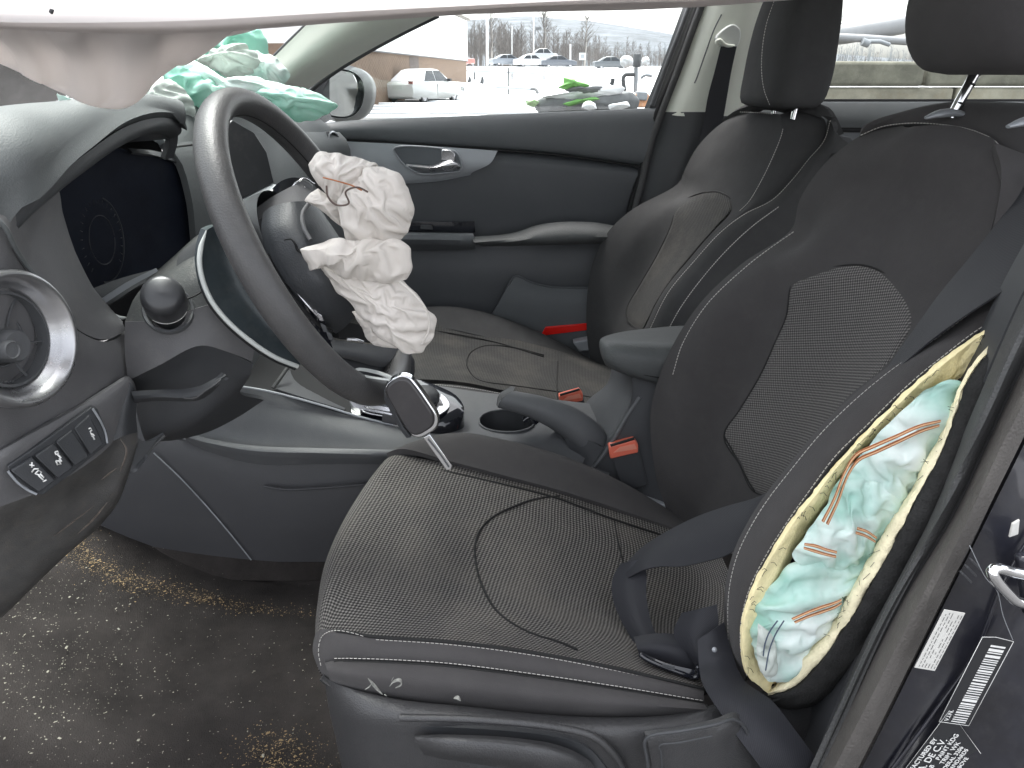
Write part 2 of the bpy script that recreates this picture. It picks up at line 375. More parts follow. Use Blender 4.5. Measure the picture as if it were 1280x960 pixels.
def glass(name, tint=(.95, .97, .96), refl=1.0):
    m = bpy.data.materials.new(name); m.use_nodes = True; nt = m.node_tree; N = nt.nodes; L = nt.links; N.remove(N['Principled BSDF']); out = N['Material Output']
    t = N.new('ShaderNodeBsdfTransparent'); t.inputs[0].default_value = (*tint, 1); g = N.new('ShaderNodeBsdfGlossy'); g.inputs['Roughness'].default_value = .02
    fr = N.new('ShaderNodeFresnel'); fr.inputs[0].default_value = 1.35; ms = N.new('ShaderNodeMixShader'); mu = N.new('ShaderNodeMath'); mu.operation = 'MULTIPLY'; mu.inputs[1].default_value = refl
    L.new(fr.outputs[0], mu.inputs[0]); L.new(mu.outputs[0], ms.inputs[0]); L.new(t.outputs[0], ms.inputs[1]); L.new(g.outputs[0], ms.inputs[2]); L.new(ms.outputs[0], out.inputs[0])
    return m
PL = mat('plastic_dark', (.088, .091, .096), .6, grain=.25, var=.12, dust=.10)
PLN = mat('plastic_black', (.042, .044, .048), .55, grain=.2, var=.1, dust=.04)
PLC = mat('plastic_console', (.044, .044, .048), .58, grain=.15, gscale=700, var=.1, dust=.03)
PLD = mat('plastic_dash_top', (.095, .102, .104), .6, grain=.35, gscale=600, var=.1, dust=.08)
PLF = mat('plastic_fascia', (.118, .117, .121), .6, grain=.3, var=.12, dust=.22)
PDR = mat('plastic_door', (.098, .105, .112), .62, grain=.2, gscale=500, var=.08, dust=.04)
PDL = mat('plastic_door_dark', (.070, .074, .081), .55, grain=.2, gscale=500, var=.1)
PGR = mat('plastic_grey_insert', (.30, .315, .335), .4, metal=.2, grain=.1, var=.05)
LEA = mat('leather_wheel', (.064, .063, .064), .42, grain=.35, gscale=520, var=.16, vscale=12, dust=.12)
ARM = mat('armrest_vinyl', (.062, .066, .067), .6, grain=.5, gscale=330, var=.1, dust=.1)
GLB = mat('gloss_black', (.012, .013, .018), .12, coat=.6, var=.2)
SIL = mat('satin_silver', (.55, .55, .57), .25, metal=.9, var=.05)
GRM = mat('steel_grey', (.35, .35, .36), .5, metal=.3, var=.1)
CHR = mat('chrome', (.75, .76, .78), .1, metal=1, var=.04)
WHT = mat('white_trim', (.55, .57, .55), .4, var=.05)
FAB = mat('seat_cloth', (.058, .055, .0555), .97, grain=.5, gscale=1500, var=.14, vscale=7, sheen=.06, spec=.2, dust=.05)
FAP = mat('seat_cloth_passenger', (.058, .058, .059), 1.0, grain=.5, gscale=1200, var=.15, vscale=7, sheen=.0, spec=.06, dust=.05)
SEAM = mat('seam_thread_dark', (.012, .012, .012), .9)
STI = mat('stitch_thread', (.5, .48, .45), .7)
MESH = weave('seat_mesh_cloth', (.022, .021, .0205), (.215, .203, .192), .0066, .9, wear=.22)
MESHB = weave('seat_mesh_cloth_back', (.044, .042, .042), (.20, .19, .185), .0048, .5, wear=.06)
MESHP = weave('seat_mesh_cloth_passenger', (.024, .024, .024), (.070, .070, .068), .0050, .5, wear=.18)
BELT = webbing('belt_webbing', (.015, .0155, .020))
AIRW = cloth('airbag_nylon_white', (.68, .64, .60), .10, (.60, .56, .515), 14)
AIRC = cloth('airbag_nylon_curtain', (.70, .665, .65), .4, (.62, .585, .57), 4)
AIRT = cloth('airbag_nylon_teal', (.20, .56, .44), .25, (.55, .78, .70), 7)
AIRG = cloth('airbag_nylon_pale', (.80, .88, .85), .12, (.34, .60, .52), 16)  # deeper teal second tone paints the shading of the folds into the cloth
AIRS = cloth('airbag_nylon_silver', (.50, .56, .52), .15, (.62, .66, .62), 30)
ORG_T = mat('orange_seam_thread', (.36, .13, .05), .8, grain=.3, gscale=1500, var=.3, vscale=200)
FOAM = mat('foam_yellow', (.84, .74, .44), .95, grain=.8, gscale=450, var=.18, vscale=25, spec=.1)
RED = mat('buckle_red', (.72, .16, .10), .4, var=.08)
REDR = mat('reflector_red', (.75, .015, .01), .25, coat=.4)
BPB = mat('beige_pillar', (.62, .64, .57), .7, grain=.1, var=.05)
NAVY = mat('jamb_paint_navy', (.014, .0145, .021), .3, coat=.3, var=.5, vscale=14, dust=.08)
RUB = mat('rubber_seal', (.062, .063, .064), .7, grain=.9, gscale=500, var=.15, dust=.12)
RUBB = mat('rubber_seal_brown', (.078, .072, .067), .75, grain=.9, gscale=500, var=.15, dust=.15)
BLK = mat('deep_black', (.008, .008, .009), .8)
PRT = mat('print_white', (.75, .75, .73), .6)
PRK = mat('print_black', (.03, .03, .03), .6)
STK = mat('sticker_white', (.62, .61, .58), .5, var=.05, vscale=60)
STD = mat('sticker_dark', (.02, .021, .024), .35)
GLS = glass('window_glass'); GLW = glass('windshield_glass', (.93, .96, .95))
# ================================================================ THE CAR BODY ROUND THE CABIN
# carpet floor
def wpt(u, v, z): return WZ(u, v, z)
def floor_disp(a, b, p):
    return (noise.noise(p*9)*.5+noise.noise(p*28)*.2)*.010
CARP = mat('carpet_dark', (.026, .023, .022), 1.0, grain=1, gscale=500, var=.5, vscale=7, dust=.6, spec=.1, dustcol=(.040, .034, .031))
fl = patch('carpet_floor', [[Vector((x, y, .30+max(0, -.42-x)**1.3*.55)) for x in (-1.1, -.7, -.5, -.35, 0, .5, 1.4)] for y in (-.72, -.4, -.2, -.08)],
           CARP, None, 70, 30, .02, floor_disp)
tag(fl, kind='structure', label='dark dirty carpet in the driver footwell')
fl2 = patch('carpet_floor', [[Vector((x, y, .30)) for x in (-1.1, -.4, .3, 1.4)] for y in (.08, .4, .72)], CARP, None, 30, 10, .02)
tag(fl2, kind='structure', label='dark carpet on the passenger side')
# light carpet flap / tunnel edge
carpet_side = patch('tunnel_carpet', [[Vector((-.75, -.19, .33)), Vector((-.4, -.17, .31)), Vector((.3, -.17, .31))], [Vector((-.75, -.12, .42)), Vector((-.4, -.12, .37)), Vector((.3, -.12, .36))]], CARP, None, 30, 8, .01)
tag(carpet_side, kind='structure')
# debris on the carpet
def debris(name, n, samp, cols, size, label):
    m = MB()
    for i in range(n):
        p = samp()
        if p is None: continue
        s = size*random.lognormvariate(0, .5); l = s*random.uniform(.8, 2.4)
        R = Matrix.Rotation(random.uniform(0, pi), 3, 'Z') @ Matrix.Rotation(random.uniform(-.4, .4), 3, 'X')
        vs = [p+R @ Vector((x*l, y*s, z*s*.5)) for x, y, z in ((-1, -.6, 0), (.7, -1, .1), (1, .5, 0), (-.5, 1, .1), (0, .1, 1))]
        m.add(vs, [(0, 1, 4), (1, 2, 4), (2, 3, 4), (3, 0, 4), (3, 2, 1, 0)])
    o = m.build(name, cols, None, smooth=False); return tag(o, label, 'debris', kind='stuff')
def fz(x, y): return .30+max(0, -.42-x)**1.3*.55+.006
def s_all():
    x = random.uniform(-.75, 0); y = random.gauss(-.42, .16)
    if random.random() > .35+.65*min(1, abs(x)*1.6): return None
    return Vector((x, y, fz(x, y)))
SP1 = [WZ(*p) for p in ((70, 700, .33), (95, 725, .32), (120, 752, .31), (165, 765, .305), (210, 763, .303), (290, 762, .303), (400, 770, .303))]
SPX = cr(SP1, 200)
def s_arc():
    t = random.betavariate(1.6, 2.9) if random.random() < .8 else random.random()
    p = SPX[min(199, int(t*199))]; sp = .006+.010*(1-t)
    q = p+Vector((random.gauss(0, .012), random.gauss(0, sp*(.6+random.random())), 0)); q.z = fz(q.x, q.y)+random.uniform(0, .002); return q
def s_left():
    p = WZ(random.gauss(60, 75), random.gauss(840, 80), .306); p.z = fz(p.x, p.y); return p
def s_right():
    p = WZ(random.gauss(350, 28), random.gauss(945, 18), .306); p.z = fz(p.x, p.y); return p
CR1 = mat('crumb_pale', (.24, .23, .185), .8, var=.4, vscale=40); CR2 = mat('crumb_gold', (.21, .145, .07), .8, var=.4, vscale=60)
debris('glass_crumbs', 1500, s_all, CR1, .00036, 'pale crumbs scattered over the dark footwell carpet')
debris('glass_crumbs', 1500, s_left, CR1, .00036, 'pale crumbs gathered at the lower left of the footwell')
debris('sawdust', 2400, s_arc, CR2, .00040, 'golden grit lying in a curved line along the tunnel')
debris('sawdust', 700, s_right, CR2, .0004, 'golden grit by the foot of the driver seat')
# roof lining (over the view)
roof = slab('roof', [Vector((-.30, -.60, 1.335)), Vector((.3, -.62, 1.37)), Vector((1.5, -.60, 1.33)), Vector((1.5, .60, 1.33)), Vector((.3, .62, 1.37)), Vector((-.30, .60, 1.335))], BPB, None, (0, 0, .05), bevel=.01)
tag(roof, kind='structure')
# windshield
ws = slab('windshield', [Vector((-.32, -.58, 1.335)), Vector((-.32, .58, 1.335)), Vector((-1.25, .66, .93)), Vector((-1.25, -.66, .93))], GLW, None, (-.003, 0, .004), bevel=0, smooth=False)
tag(ws, 'sloping clear windshield in front of the dashboard', 'windshield')
hood = patch('car_hood', [[Vector((-1.3, y, .90+.05*(1-(y/.7)**2))) for y in (-.75, -.4, 0, .4, .75)], [Vector((-2.1, y, .84+.05*(1-(y/.7)**2))) for y in (-.72, -.4, 0, .4, .72)], [Vector((-2.5, y, .72)) for y in (-.6, -.4, 0, .4, .6)]], mat('hood_paint', (.10, .10, .10), .3, var=.3, dust=.4), None, 20, 20, .01)
tag(hood, 'dark wet hood of the car beyond the windshield', 'hood')

# ---------------------------------------------------------------- passenger A pillar
ap = thing('roof_pillar', 'pale grey front roof pillar sloping down behind the teal airbag', 'pillar', tuple(W(360, 120, .62)))
patch('pillar_trim', [[(392, 22, .62), (372, 42, .62), (352, 62, .62), (330, 84, .62), (300, 116, .62)],
                      [(455, 22, .60), (420, 45, .60), (390, 68, .60), (360, 92, .60), (330, 122, .60)],
                      [(505, 20, .64), (470, 42, .64), (430, 66, .64), (396, 88, .64), (356, 116, .64)],
                      [(545, 20, .69), (500, 42, .69), (452, 68, .69), (404, 98, .69), (366, 126, .69)]], BPB, ap, 24, 16, .01)
tubeo('window_seal', [(548, 19, .70), (503, 41, .70), (455, 67, .70), (415, 92, .70), (385, 118, .70), (378, 140, .70)], .006, PLN, ap, 8, 20)
tubeo('pillar_edge', [(392, 22, .64), (352, 61, .64), (300, 115, .64)], .004, PLN, ap, 8, 12)
# ---------------------------------------------------------------- passenger door
pd = thing('passenger_door', 'closed dark front passenger door with grey insert and pull handle', 'car door', (0, .72, .35))
patch('door_skin', [[(330, 560, .73), (600, 560, .73), (860, 560, .73)], [(330, 160, .735), (600, 150, .735), (820, 140, .735)]], PDL, pd, 12, 10, .03)
patch('belt_trim', [[(378, 158, .745), (420, 152, .745), (560, 145.5, .745), (700, 140, .745), (824, 135, .745)],
                    [(378, 160, .705), (420, 154, .705), (560, 147.5, .705), (700, 142, .705), (822, 137, .705)],
                    [(380, 168, .69), (420, 164, .69), (560, 162, .69), (700, 168, .69), (815, 175, .69)],
                    [(380, 172, .695), (420, 172, .695), (560, 180, .695), (700, 190, .695), (806, 204, .695)],
                    [(380, 174, .712), (420, 174, .712), (560, 183, .712), (700, 193, .712), (804, 208, .712)]], PDR, pd, 50, 24, .01)
patch('upper_panel', [[(410, 176, .715), (560, 184, .715), (700, 196, .715), (803, 210, .715)],
                      [(410, 182, .700), (560, 190, .700), (700, 202, .700), (800, 214, .700)],
                      [(410, 236, .698), (560, 234, .698), (700, 232, .698), (790, 236, .698)],
                      [(410, 300, .715), (560, 298, .715), (700, 286, .715), (778, 284, .715)]], PDL, pd, 40, 20, .008)
tubeo('trim_gap', [(412, 174, .70), (560, 183, .697), (622, 187.5, .697), (700, 194, .697), (803, 208.5, .697)], .0028, BLK, pd, 6, 30)
patch('grey_insert', [[(414, 176, .694), (480, 179, .69), (560, 184, .688), (622, 188.5, .688)],
                      [(420, 200, .688), (480, 202, .684), (560, 203, .682), (613, 204, .684)],
                      [(430, 222, .69), (480, 226, .688), (545, 223, .686), (590, 216, .688)],
                      [(440, 240, .70), (490, 231, .694), (545, 227, .692), (588, 219, .692)]], PGR, pd, 40, 20, .006)
hr = slab('handle_recess', [(492, 186, .676), (500, 183, .676), (555, 186, .676), (570, 190, .676), (577, 205, .676), (575, 213, .676), (560, 216, .676), (525, 217, .676), (508, 208, .676), (497, 196, .676)], mat('recess_dark_silver', (.10, .11, .12), .35, metal=.4, var=.1), pd, (0, .012, 0), 50, .002)
tubeo('handle_bezel', [(492, 186, .674), (500, 183, .674), (555, 186, .674), (570, 190, .674), (577, 205, .674), (575, 213, .674), (560, 216, .674), (525, 217, .674), (508, 208, .674), (497, 196, .674)], .0022, PGR, pd, 8, 60, True)
patch('pull_handle', [[(508, 204.5, .667), (525, 206, .664), (540, 207, .66), (552, 203, .66), (565, 200, .66), (575, 205, .668)],
                      [(508, 206.5, .655), (525, 209, .652), (540, 210, .648), (555, 207, .648), (567, 205, .65), (576, 208, .66)],
                      [(512, 209, .664), (525, 214, .660), (540, 215, .658), (555, 214, .658), (566, 213, .66), (575, 212, .668)]], SIL, pd, 30, 10, .004)
slab('lock_lever', [(552, 187, .664), (563, 187.5, .664), (569, 192, .664), (569, 201, .664), (551, 201, .664)], CHR, pd, (0, .01, 0), None, .002)
# armrest
patch('armrest_shelf', [[(440, 291, .70), (515, 291.5, .70), (590, 292.5, .70)], [(440, 292.5, .635), (515, 292.5, .63), (592, 293.5, .63)], [(440, 300, .628), (515, 300, .624), (594, 303, .624)], [(440, 312, .66), (515, 312, .66), (594, 312, .66)]], PDR, pd, 24, 12, .006)
slab('window_switch_panel', [(500, 277, .69), (593, 277, .69), (594, 291, .69), (500, 289, .69)], GLB, pd, (0, .01, 0), None, .001)
slab('window_switch', [(526, 281, .684), (540, 281, .684), (541, 287, .684), (525, 287, .684)], PLN, pd, (0, .008, 0), None, .001)
patch('armrest_pad', [[(590, 296, .66), (640, 291, .67), (672, 281, .68), (700, 277.5, .69), (745, 278, .69), (779, 284, .69)],
                      [(590, 298, .63), (640, 294, .62), (674, 284, .62), (700, 280, .62), (745, 281, .62), (777, 287, .63)],
                      [(593, 303, .605), (640, 301, .595), (680, 298, .59), (715, 296, .59), (745, 296, .59), (773, 297, .60)],
                      [(600, 307, .62), (640, 306, .61), (680, 305, .60), (715, 304, .60), (745, 303, .60), (768, 303, .62)],
                      [(602, 308, .66), (640, 307.5, .66), (680, 306, .66), (715, 305, .66), (745, 304, .66), (766, 304, .66)]], ARM, pd, 40, 20, .006)
patch('lower_panel', [[(420, 306, .69), (600, 306, .69), (766, 302, .69)], [(420, 330, .672), (600, 332, .672), (760, 330, .672)], [(420, 346, .67), (600, 349, .67), (750, 352, .67)], [(420, 460, .69), (600, 470, .69), (740, 460, .69)]], PDL, pd, 30, 16, .006)
patch('door_pocket', [[(644, 345, .655), (662, 352, .655), (685, 358, .655), (712, 359.5, .655), (745, 359, .655)],
                      [(630, 368, .64), (662, 372, .64), (690, 376, .64), (715, 378, .64), (745, 378, .64)],
                      [(606, 408, .64), (640, 418, .64), (670, 425, .64), (700, 432, .64), (740, 436, .64)],
                      [(590, 440, .65), (640, 450, .65), (670, 455, .65), (700, 460, .65), (740, 466, .65)]], PDR, pd, 30, 16, .008)
tubeo('pocket_edge', [(590, 438, .648), (612, 400, .645), (630, 368, .645), (644, 345, .653), (662, 352, .653), (685, 358, .653), (712, 359.5, .653), (745, 359, .653)], .0022, PDR, pd, 8, 40)
slab('red_reflector', [(682, 409, .632), (734, 404.5, .632), (734, 413, .632), (676, 420, .632)], REDR, pd, (0, .008, 0), None, .0015)
slab('pocket_foot', [(716, 428, .60), (738, 424, .60), (744, 438, .60), (724, 440, .60)], PGR, pd, (0, .03, 0), None, .003)
# window glass + rear frame
slab('window_pane', [(378, 160, .742), (822, 137, .742), (873, 4, .742), (560, 4, .742), (415, 92, .742)], GLS, pd, (0, .004, 0), None, 0, False)
patch('window_frame', [[(881, -10, .73), (862, 40, .73), (845, 84, .73), (822, 137, .73)], [(866, -10, .72), (848, 40, .72), (832, 84, .72), (811, 137, .72)]], PLN, pd, 20, 4, .02)
tubeo('window_channel', [(868, -10, .715), (852, 34, .715), (834, 80, .715), (815, 132, .715)], .006, PL, pd, 8, 20)
# ---------------------------------------------------------------- passenger B pillar
bp_ = thing('door_pillar', 'pale passenger side door pillar with a dark lower half', 'pillar', tuple(W(850, 420, .68)))
patch('lower_trim', [[(824, 140, .70), (822, 160, .70), (806, 215, .70), (795, 275, .70), (790, 330, .70)], [(868, 140, .66), (862, 170, .66), (845, 230, .66), (830, 300, .66), (825, 330, .66)], [(930, 140, .68), (925, 170, .68), (910, 230, .68), (900, 300, .68), (890, 330, .68)]], PLN, bp_, 24, 16, .02)
patch('upper_trim', [[(884, -12, .70), (868, 34, .70), (851, 84, .70), (829, 142, .70)], [(906, -12, .67), (890, 40, .67), (872, 90, .67), (850, 145, .67)], [(935, -12, .66), (918, 40, .66), (905, 90, .66), (888, 145, .66)], [(975, -12, .68), (965, 40, .68), (950, 90, .68), (940, 145, .68)]], BPB, bp_, 24, 18, .012)
tubeo('door_seal', [(884, -12, .695), (866, 36, .695), (848, 86, .695), (826, 143, .695), (812, 185, .695), (803, 225, .695), (793, 265, .695)], .0085, RUB, bp_, 10, 30)
tubeo('gap_line', [(878, -8, .70), (861, 38, .70), (843, 88, .70), (820, 143, .70), (806, 190, .70), (798, 225, .70), (786, 265, .70)], .006, BLK, bp_, 8, 30)
tubeo('trim_seam', [(902, 18, .662), (893, 36, .662), (882, 66, .662), (870, 100, .662), (868, 104, .662)], .0016, PL, bp_, 6, 20)
# belt of the passenger side
pb = thing('seat_belt', 'dark shoulder belt hanging on the pale passenger pillar', 'seat belt', tuple(W(890, 150, .64)))
patch('webbing', [[(901, 58, .64), (893, 90, .64), (885, 120, .64), (878, 160, .64), (862, 220, .62), (850, 260, .6)], [(921, 58, .63), (914, 90, .63), (909, 120, .63), (902, 160, .63), (890, 220, .61), (880, 260, .59)]], BELT, pb, 20, 5, .0015)
slab('belt_guide', [(895, 48, .645), (905, 36, .645), (917, 30, .645), (926, 38, .645), (922, 58, .645), (908, 62, .645)], WHT, pb, (0, .02, 0), 24, .003)
tubeo('guide_slot', [(898, 58, .64), (896, 52, .638), (900, 50, .636), (906, 56, .636), (918, 58, .636)], .004, BPB, pb, 8, 16)
# ---------------------------------------------------------------- rear door on the passenger side
rd = thing('rear_door', 'dark rear passenger side door seen between the two front seats', 'car door', (1.0, .74, .4))
patch('belt_trim', [[(950, 127, .74), (1110, 127, .74), (1290, 127, .74), (1340, 127, .74)], [(950, 129, .71), (1110, 129, .71), (1290, 129, .71), (1340, 129, .71)], [(950, 148, .69), (1110, 148, .69), (1290, 150, .69), (1340, 150, .69)], [(950, 159, .695), (1110, 160, .695), (1290, 164, .695), (1340, 164, .695)]], PLD, rd, 24, 14, .01)
tubeo('trim_gap', [(950, 161, .70), (1110, 163, .70), (1290, 167, .70)], .006, BLK, rd, 8, 12)
patch('door_panel', [[(940, 165, .70), (1110, 166, .70), (1340, 170, .70)], [(940, 185, .69), (1110, 190, .69), (1340, 190, .69)], [(940, 420, .70), (1110, 420, .70), (1340, 420, .70)]], PDR, rd, 14, 14, .02)
slab('handle_recess', [(1030, 169, .68), (1056, 170, .68), (1066, 174, .68), (1063, 188, .68), (1048, 198, .68), (1030, 200, .68)], PLN, rd, (0, .01, 0), 24, .002)
slab('inside_handle', [(1041, 176, .66), (1052, 177, .66), (1050, 186, .66), (1043, 196, .66), (1036, 196, .66), (1040, 186, .66)], CHR, rd, (0, .012, 0), 20, .003)
slab('window_pane', [(950, 128, .745), (1340, 128, .745), (1340, -20, .745), (950, -20, .745)], GLS, rd, (0, .004, 0), None, 0, False)
tubeo('window_seal', [(950, 126.5, .735), (1340, 126.5, .735)], .005, BLK, rd, 8)
# ---------------------------------------------------------------- wing mirror
wm = thing('wing_mirror', 'black passenger side wing mirror outside the door glass', 'wing mirror', tuple(W(430, 150, .90)))
def oval(cu, cv, ru, rv, y, n=28, ex=2.4, rot=0):
    o = []
    for k in range(n):
        t = 2*pi*k/n; c, s = cos(t), sin(t); x = ru*math.copysign(abs(c)**(2/ex), c); z = rv*math.copysign(abs(s)**(2/ex), s)
        o.append((cu+x*cos(rot)-z*sin(rot), cv+x*sin(rot)+z*cos(rot), y))
    return o
def ringloft(name, loops, mt, parent, n=40, capf=True, capb=True, sm=0):
    vs = []; fs = []
    LL = [cr(L3(lp), n, True) for lp in loops]
    if sm:
        C = [cr([l[i] for l in LL], (len(loops)-1)*sm+1) for i in range(n)]; LL = [[C[i][j] for i in range(n)] for j in range((len(loops)-1)*sm+1)]
    loops = LL
    for lp in LL: vs += lp
    for j in range(len(loops)-1):
        for i in range(n): fs.append((j*n+i, j*n+(i+1) % n, (j+1)*n+(i+1) % n, (j+1)*n+i))
    if capf: fs.append(tuple(range(n))[::-1])
    if capb: fs.append(tuple((len(loops)-1)*n+i for i in range(n)))
    return fixnormals(mk(name, vs, fs, mt, parent, True, None, 45))
MG = mat('mirror_housing', (.075, .078, .08), .35, var=.15)
def tl(o, k=1): return [(u, v, y+k*.085*(u-425)/28) for u, v, y in o]
ringloft('housing', [tl(oval(424, 117, 29, 29, .975, rot=.15)), tl(oval(424, 117, 31, 31, .935, rot=.15)), tl(oval(428, 117, 37, 36, .95, rot=.15)), tl(oval(434, 117, 36, 34, 1.03, rot=.15), .8), tl(oval(436, 117, 24, 24, 1.12), .6)], MG, wm)
slab('mirror_glass', tl(oval(425, 117, 28.5, 28.5, .945, rot=.15)), mat('mirror_silver', (.6, .62, .62), .03, metal=1), wm, (0, .004, 0), 40, 0)
patch('mirror_base', [[(376, 100, .78), (398, 92, .78), (412, 98, .80)], [(376, 122, .78), (400, 120, .78), (412, 122, .80)], [(374, 156, .78), (404, 154, .78), (414, 150, .80)]], PLN, wm, 12, 12, .02)
# ---------------------------------------------------------------- driver side door pillar, jamb, seals (nearest to the camera)
dj = thing('door_jamb', 'glossy navy driver door jamb with stickers at the right', 'door jamb', tuple(W(1180, 960, -.72)))
s1 = [(1420, 130, -.60), (1350, 245, -.62), (1283, 362, -.64), (1222, 500, -.655), (1160, 645, -.66), (1081, 802, -.665), (1019, 953, -.67), (960, 1100, -.67)]
s2 = [(1420, 225, -.635), (1350, 330, -.65), (1285, 444, -.67), (1238, 545, -.68), (1191, 645, -.69), (1129, 747, -.695), (1060, 884, -.70), (985, 1040, -.70)]
s3 = [(1420, 270, -.66), (1355, 400, -.69), (1300, 505, -.71), (1268, 570, -.72), (1233, 640, -.725), (1152, 802, -.73), (1083, 940, -.735), (1020, 1060, -.735)]
m12 = [tuple((a+b)/2+(0, 0, -.022)[i] for i, (a, b) in enumerate(zip(p, q))) for p, q in zip(s1, s2)]
m23 = [tuple((a+b)/2+(0, 0, -.02)[i] for i, (a, b) in enumerate(zip(p, q))) for p, q in zip(s2, s3)]
inn = [(p[0]-30, p[1]-8, p[2]+.06) for p in s1]
patch('inner_trim', [inn, [(p[0]-3, p[1], p[2]+.008) for p in s1]], PLN, dj, 40, 6, .004)
patch('rubber_seal', [s1, m12, s2], RUB, dj, 60, 12, .006)
tubeo('seal_groove', s2, .0035, BLK, dj, 8, 60)
patch('sill_trim', [s2, m23, s3], RUBB, dj, 60, 12, .006)
j1 = [(p[0]+4, p[1]+2, p[2]+.01) for p in s3]
j2 = [(1420, 420, -.69), (1380, 520, -.71), (1330, 620, -.72), (1290, 672, -.725), (1256, 730, -.73), (1218, 822, -.735), (1170, 891, -.74), (1115, 965, -.745)]
j3 = [(1460, 480, -.70), (1420, 600, -.72), (1390, 700, -.735), (1370, 780, -.745), (1340, 860, -.75), (1300, 940, -.76), (1260, 1000, -.765), (1200, 1080, -.77)]
patch('jamb_panel', [j1, [tuple((a+b)/2 for a, b in zip(p, q)) for p, q in zip(j1, j2)], j2, [tuple((a+b)/2 for a, b in zip(p, q)) for p, q in zip(j2, j3)], j3], NAVY, dj, 60, 30, .006,
      lambda a, b, p: -.005*math.exp(-((b-.5)/.06)**2))
tubeo('jamb_ridge', [(p[0]-2, p[1]-1, p[2]-.004) for p in j2], .0016, NAVY, dj, 8, 50)
tubeo('paint_edge', [(1212, 682, -.745), (1232, 722, -.75), (1246, 738, -.75), (1254, 770, -.75), (1266, 800, -.75)], .0003, PGR, dj, 6, 30)
st = tubeo('door_striker', [(1300, 722, -.78), (1268, 716, -.785), (1247, 711, -.79), (1240, 713, -.792), (1243, 722, -.793), (1260, 742, -.792), (1272, 752, -.79), (1300, 757, -.785)], .0040, CHR, dj, 12, 50)
slab('striker_plate', [(1275, 700, -.765), (1320, 690, -.765), (1330, 780, -.765), (1285, 775, -.765)], NAVY, dj, (0, .01, 0), None, .003)
for i, (u, v) in enumerate(((1202, 718), (1208, 710), (1214, 702))):
    slab('vent_slot', [(u, v, -.742), (u+12, v+12, -.744), (u+14, v+10, -.744), (u+2, v-2, -.742)], PLN, dj, (0, .004, 0), None, .0004)
slab('plug', [(1266, 655, -.745), (1275, 650, -.745), (1273, 668, -.745), (1262, 672, -.745)], STK, dj, (0, .002, 0), None, .0004)
# stickers: a local frame on the jamb
def frame(p00, p10, p01):
    """matrix whose x axis runs p00->p10 and y axis towards p01"""
    a, b, c = L3([p00, p10, p01]); X = (b-a).normalized(); Y = (c-a); Y -= X*Y.dot(X); Y.normalize(); Z = X.cross(Y)
    if Z.dot(CAM-a) < 0: Z = -Z
    M = Matrix.Identity(4)
    for i in range(3): M[i][0] = X[i]; M[i][1] = Y[i]; M[i][2] = Z[i]; M[i][3] = a[i]
    return M, (b-a).length, (c-a).length
ys = -.752
M, lx, ly = frame((1144, 832, ys), (1182, 761, ys), (1168, 838, ys))
ly = -ly
def plate(name, M, x0, y0, x1, y1, mt, parent, z=.0, t=.0006):
    m = MB()
    vs = [M @ Vector((x, y, zz)) for zz in (z, z+t) for (x, y) in ((x0, y0), (x1, y0), (x1, y1), (x0, y1))]
    m.add(vs, [(3, 2, 1, 0), (4, 5, 6, 7), (0, 1, 5, 4), (1, 2, 6, 5), (2, 3, 7, 6), (3, 0, 4, 7)])
    return fixnormals(m.build(name, mt, parent, False))
M, lx, ly = frame((1168, 838, ys), (1206, 766, ys), (1144, 832, ys))
plate('white_sticker', M, 0, 0, lx, ly, STK, dj)
mm = MB()
for r in range(6):
    x = .03*lx
    while x < lx*.95:
        w_ = random.uniform(.03, .09)*lx
        if not (r in (2, 3) and .12 < x/lx < .88 and random.random() < .5):
            vs = [M @ Vector((a, b, .0009)) for a, b in ((x, ly*(.08+r*.15)), (min(x+w_, lx*.97), ly*(.08+r*.15)), (min(x+w_, lx*.97), ly*(.105+r*.15)), (x, ly*(.105+r*.15)))]
            mm.add(vs, [(0, 1, 2, 3)])
        x += w_+.025*lx
o = mm.build('sticker_print', PRK, dj, False); o['kind'] = 'stuff'
M, lx, ly = frame((1210, 906, ys), (1266, 801, ys), (1190, 884, ys))
plate('barcode_sticker', M, 0, 0, lx, ly, STD, dj)
mm = MB(); x = .02*lx
while x < lx*.93:
    w_ = random.choice((.012, .012, .02, .03))*lx
    mm.add([M @ Vector((a, b, .0009)) for a, b in ((x, ly*.14), (x+w_, ly*.14), (x+w_, ly*.62), (x, ly*.62))], [(0, 1, 2, 3)]); x += w_+random.choice((.010, .014, .018))*lx
o = mm.build('barcode_bars', PRT, dj, False); o['kind'] = 'stuff'
mm = MB(); t_ = .0005
for a, b in (((0, 0), (lx, 0)), ((lx, 0), (lx*1.02, ly*.6)), ((lx*1.02, ly*.6), (lx, ly)), ((0, ly), (lx, ly)), ((0, 0), (0, ly))):
    mm.tube([M @ Vector((*a, .001)), M @ Vector((*b, .001))], .00022, 5)
mm.build('barcode_border', PRT, dj)
def glyphs(name, s, size, M, x, y, mt=PRT, sx=1, sy=1):
    M2 = M @ Matrix.Translation((x, y, .0009)) @ Matrix.Diagonal((sx, sy, 1, 1))
    return text(name, s, size, mt, dj, M2)
glyphs('vin_lettering', 'V.I.N.', ly*.20, M, lx*.02, ly*.72)
# certification label
M, lx, ly = frame((1187, 888, ys), (1226, 942, ys), (1130, 985, ys))
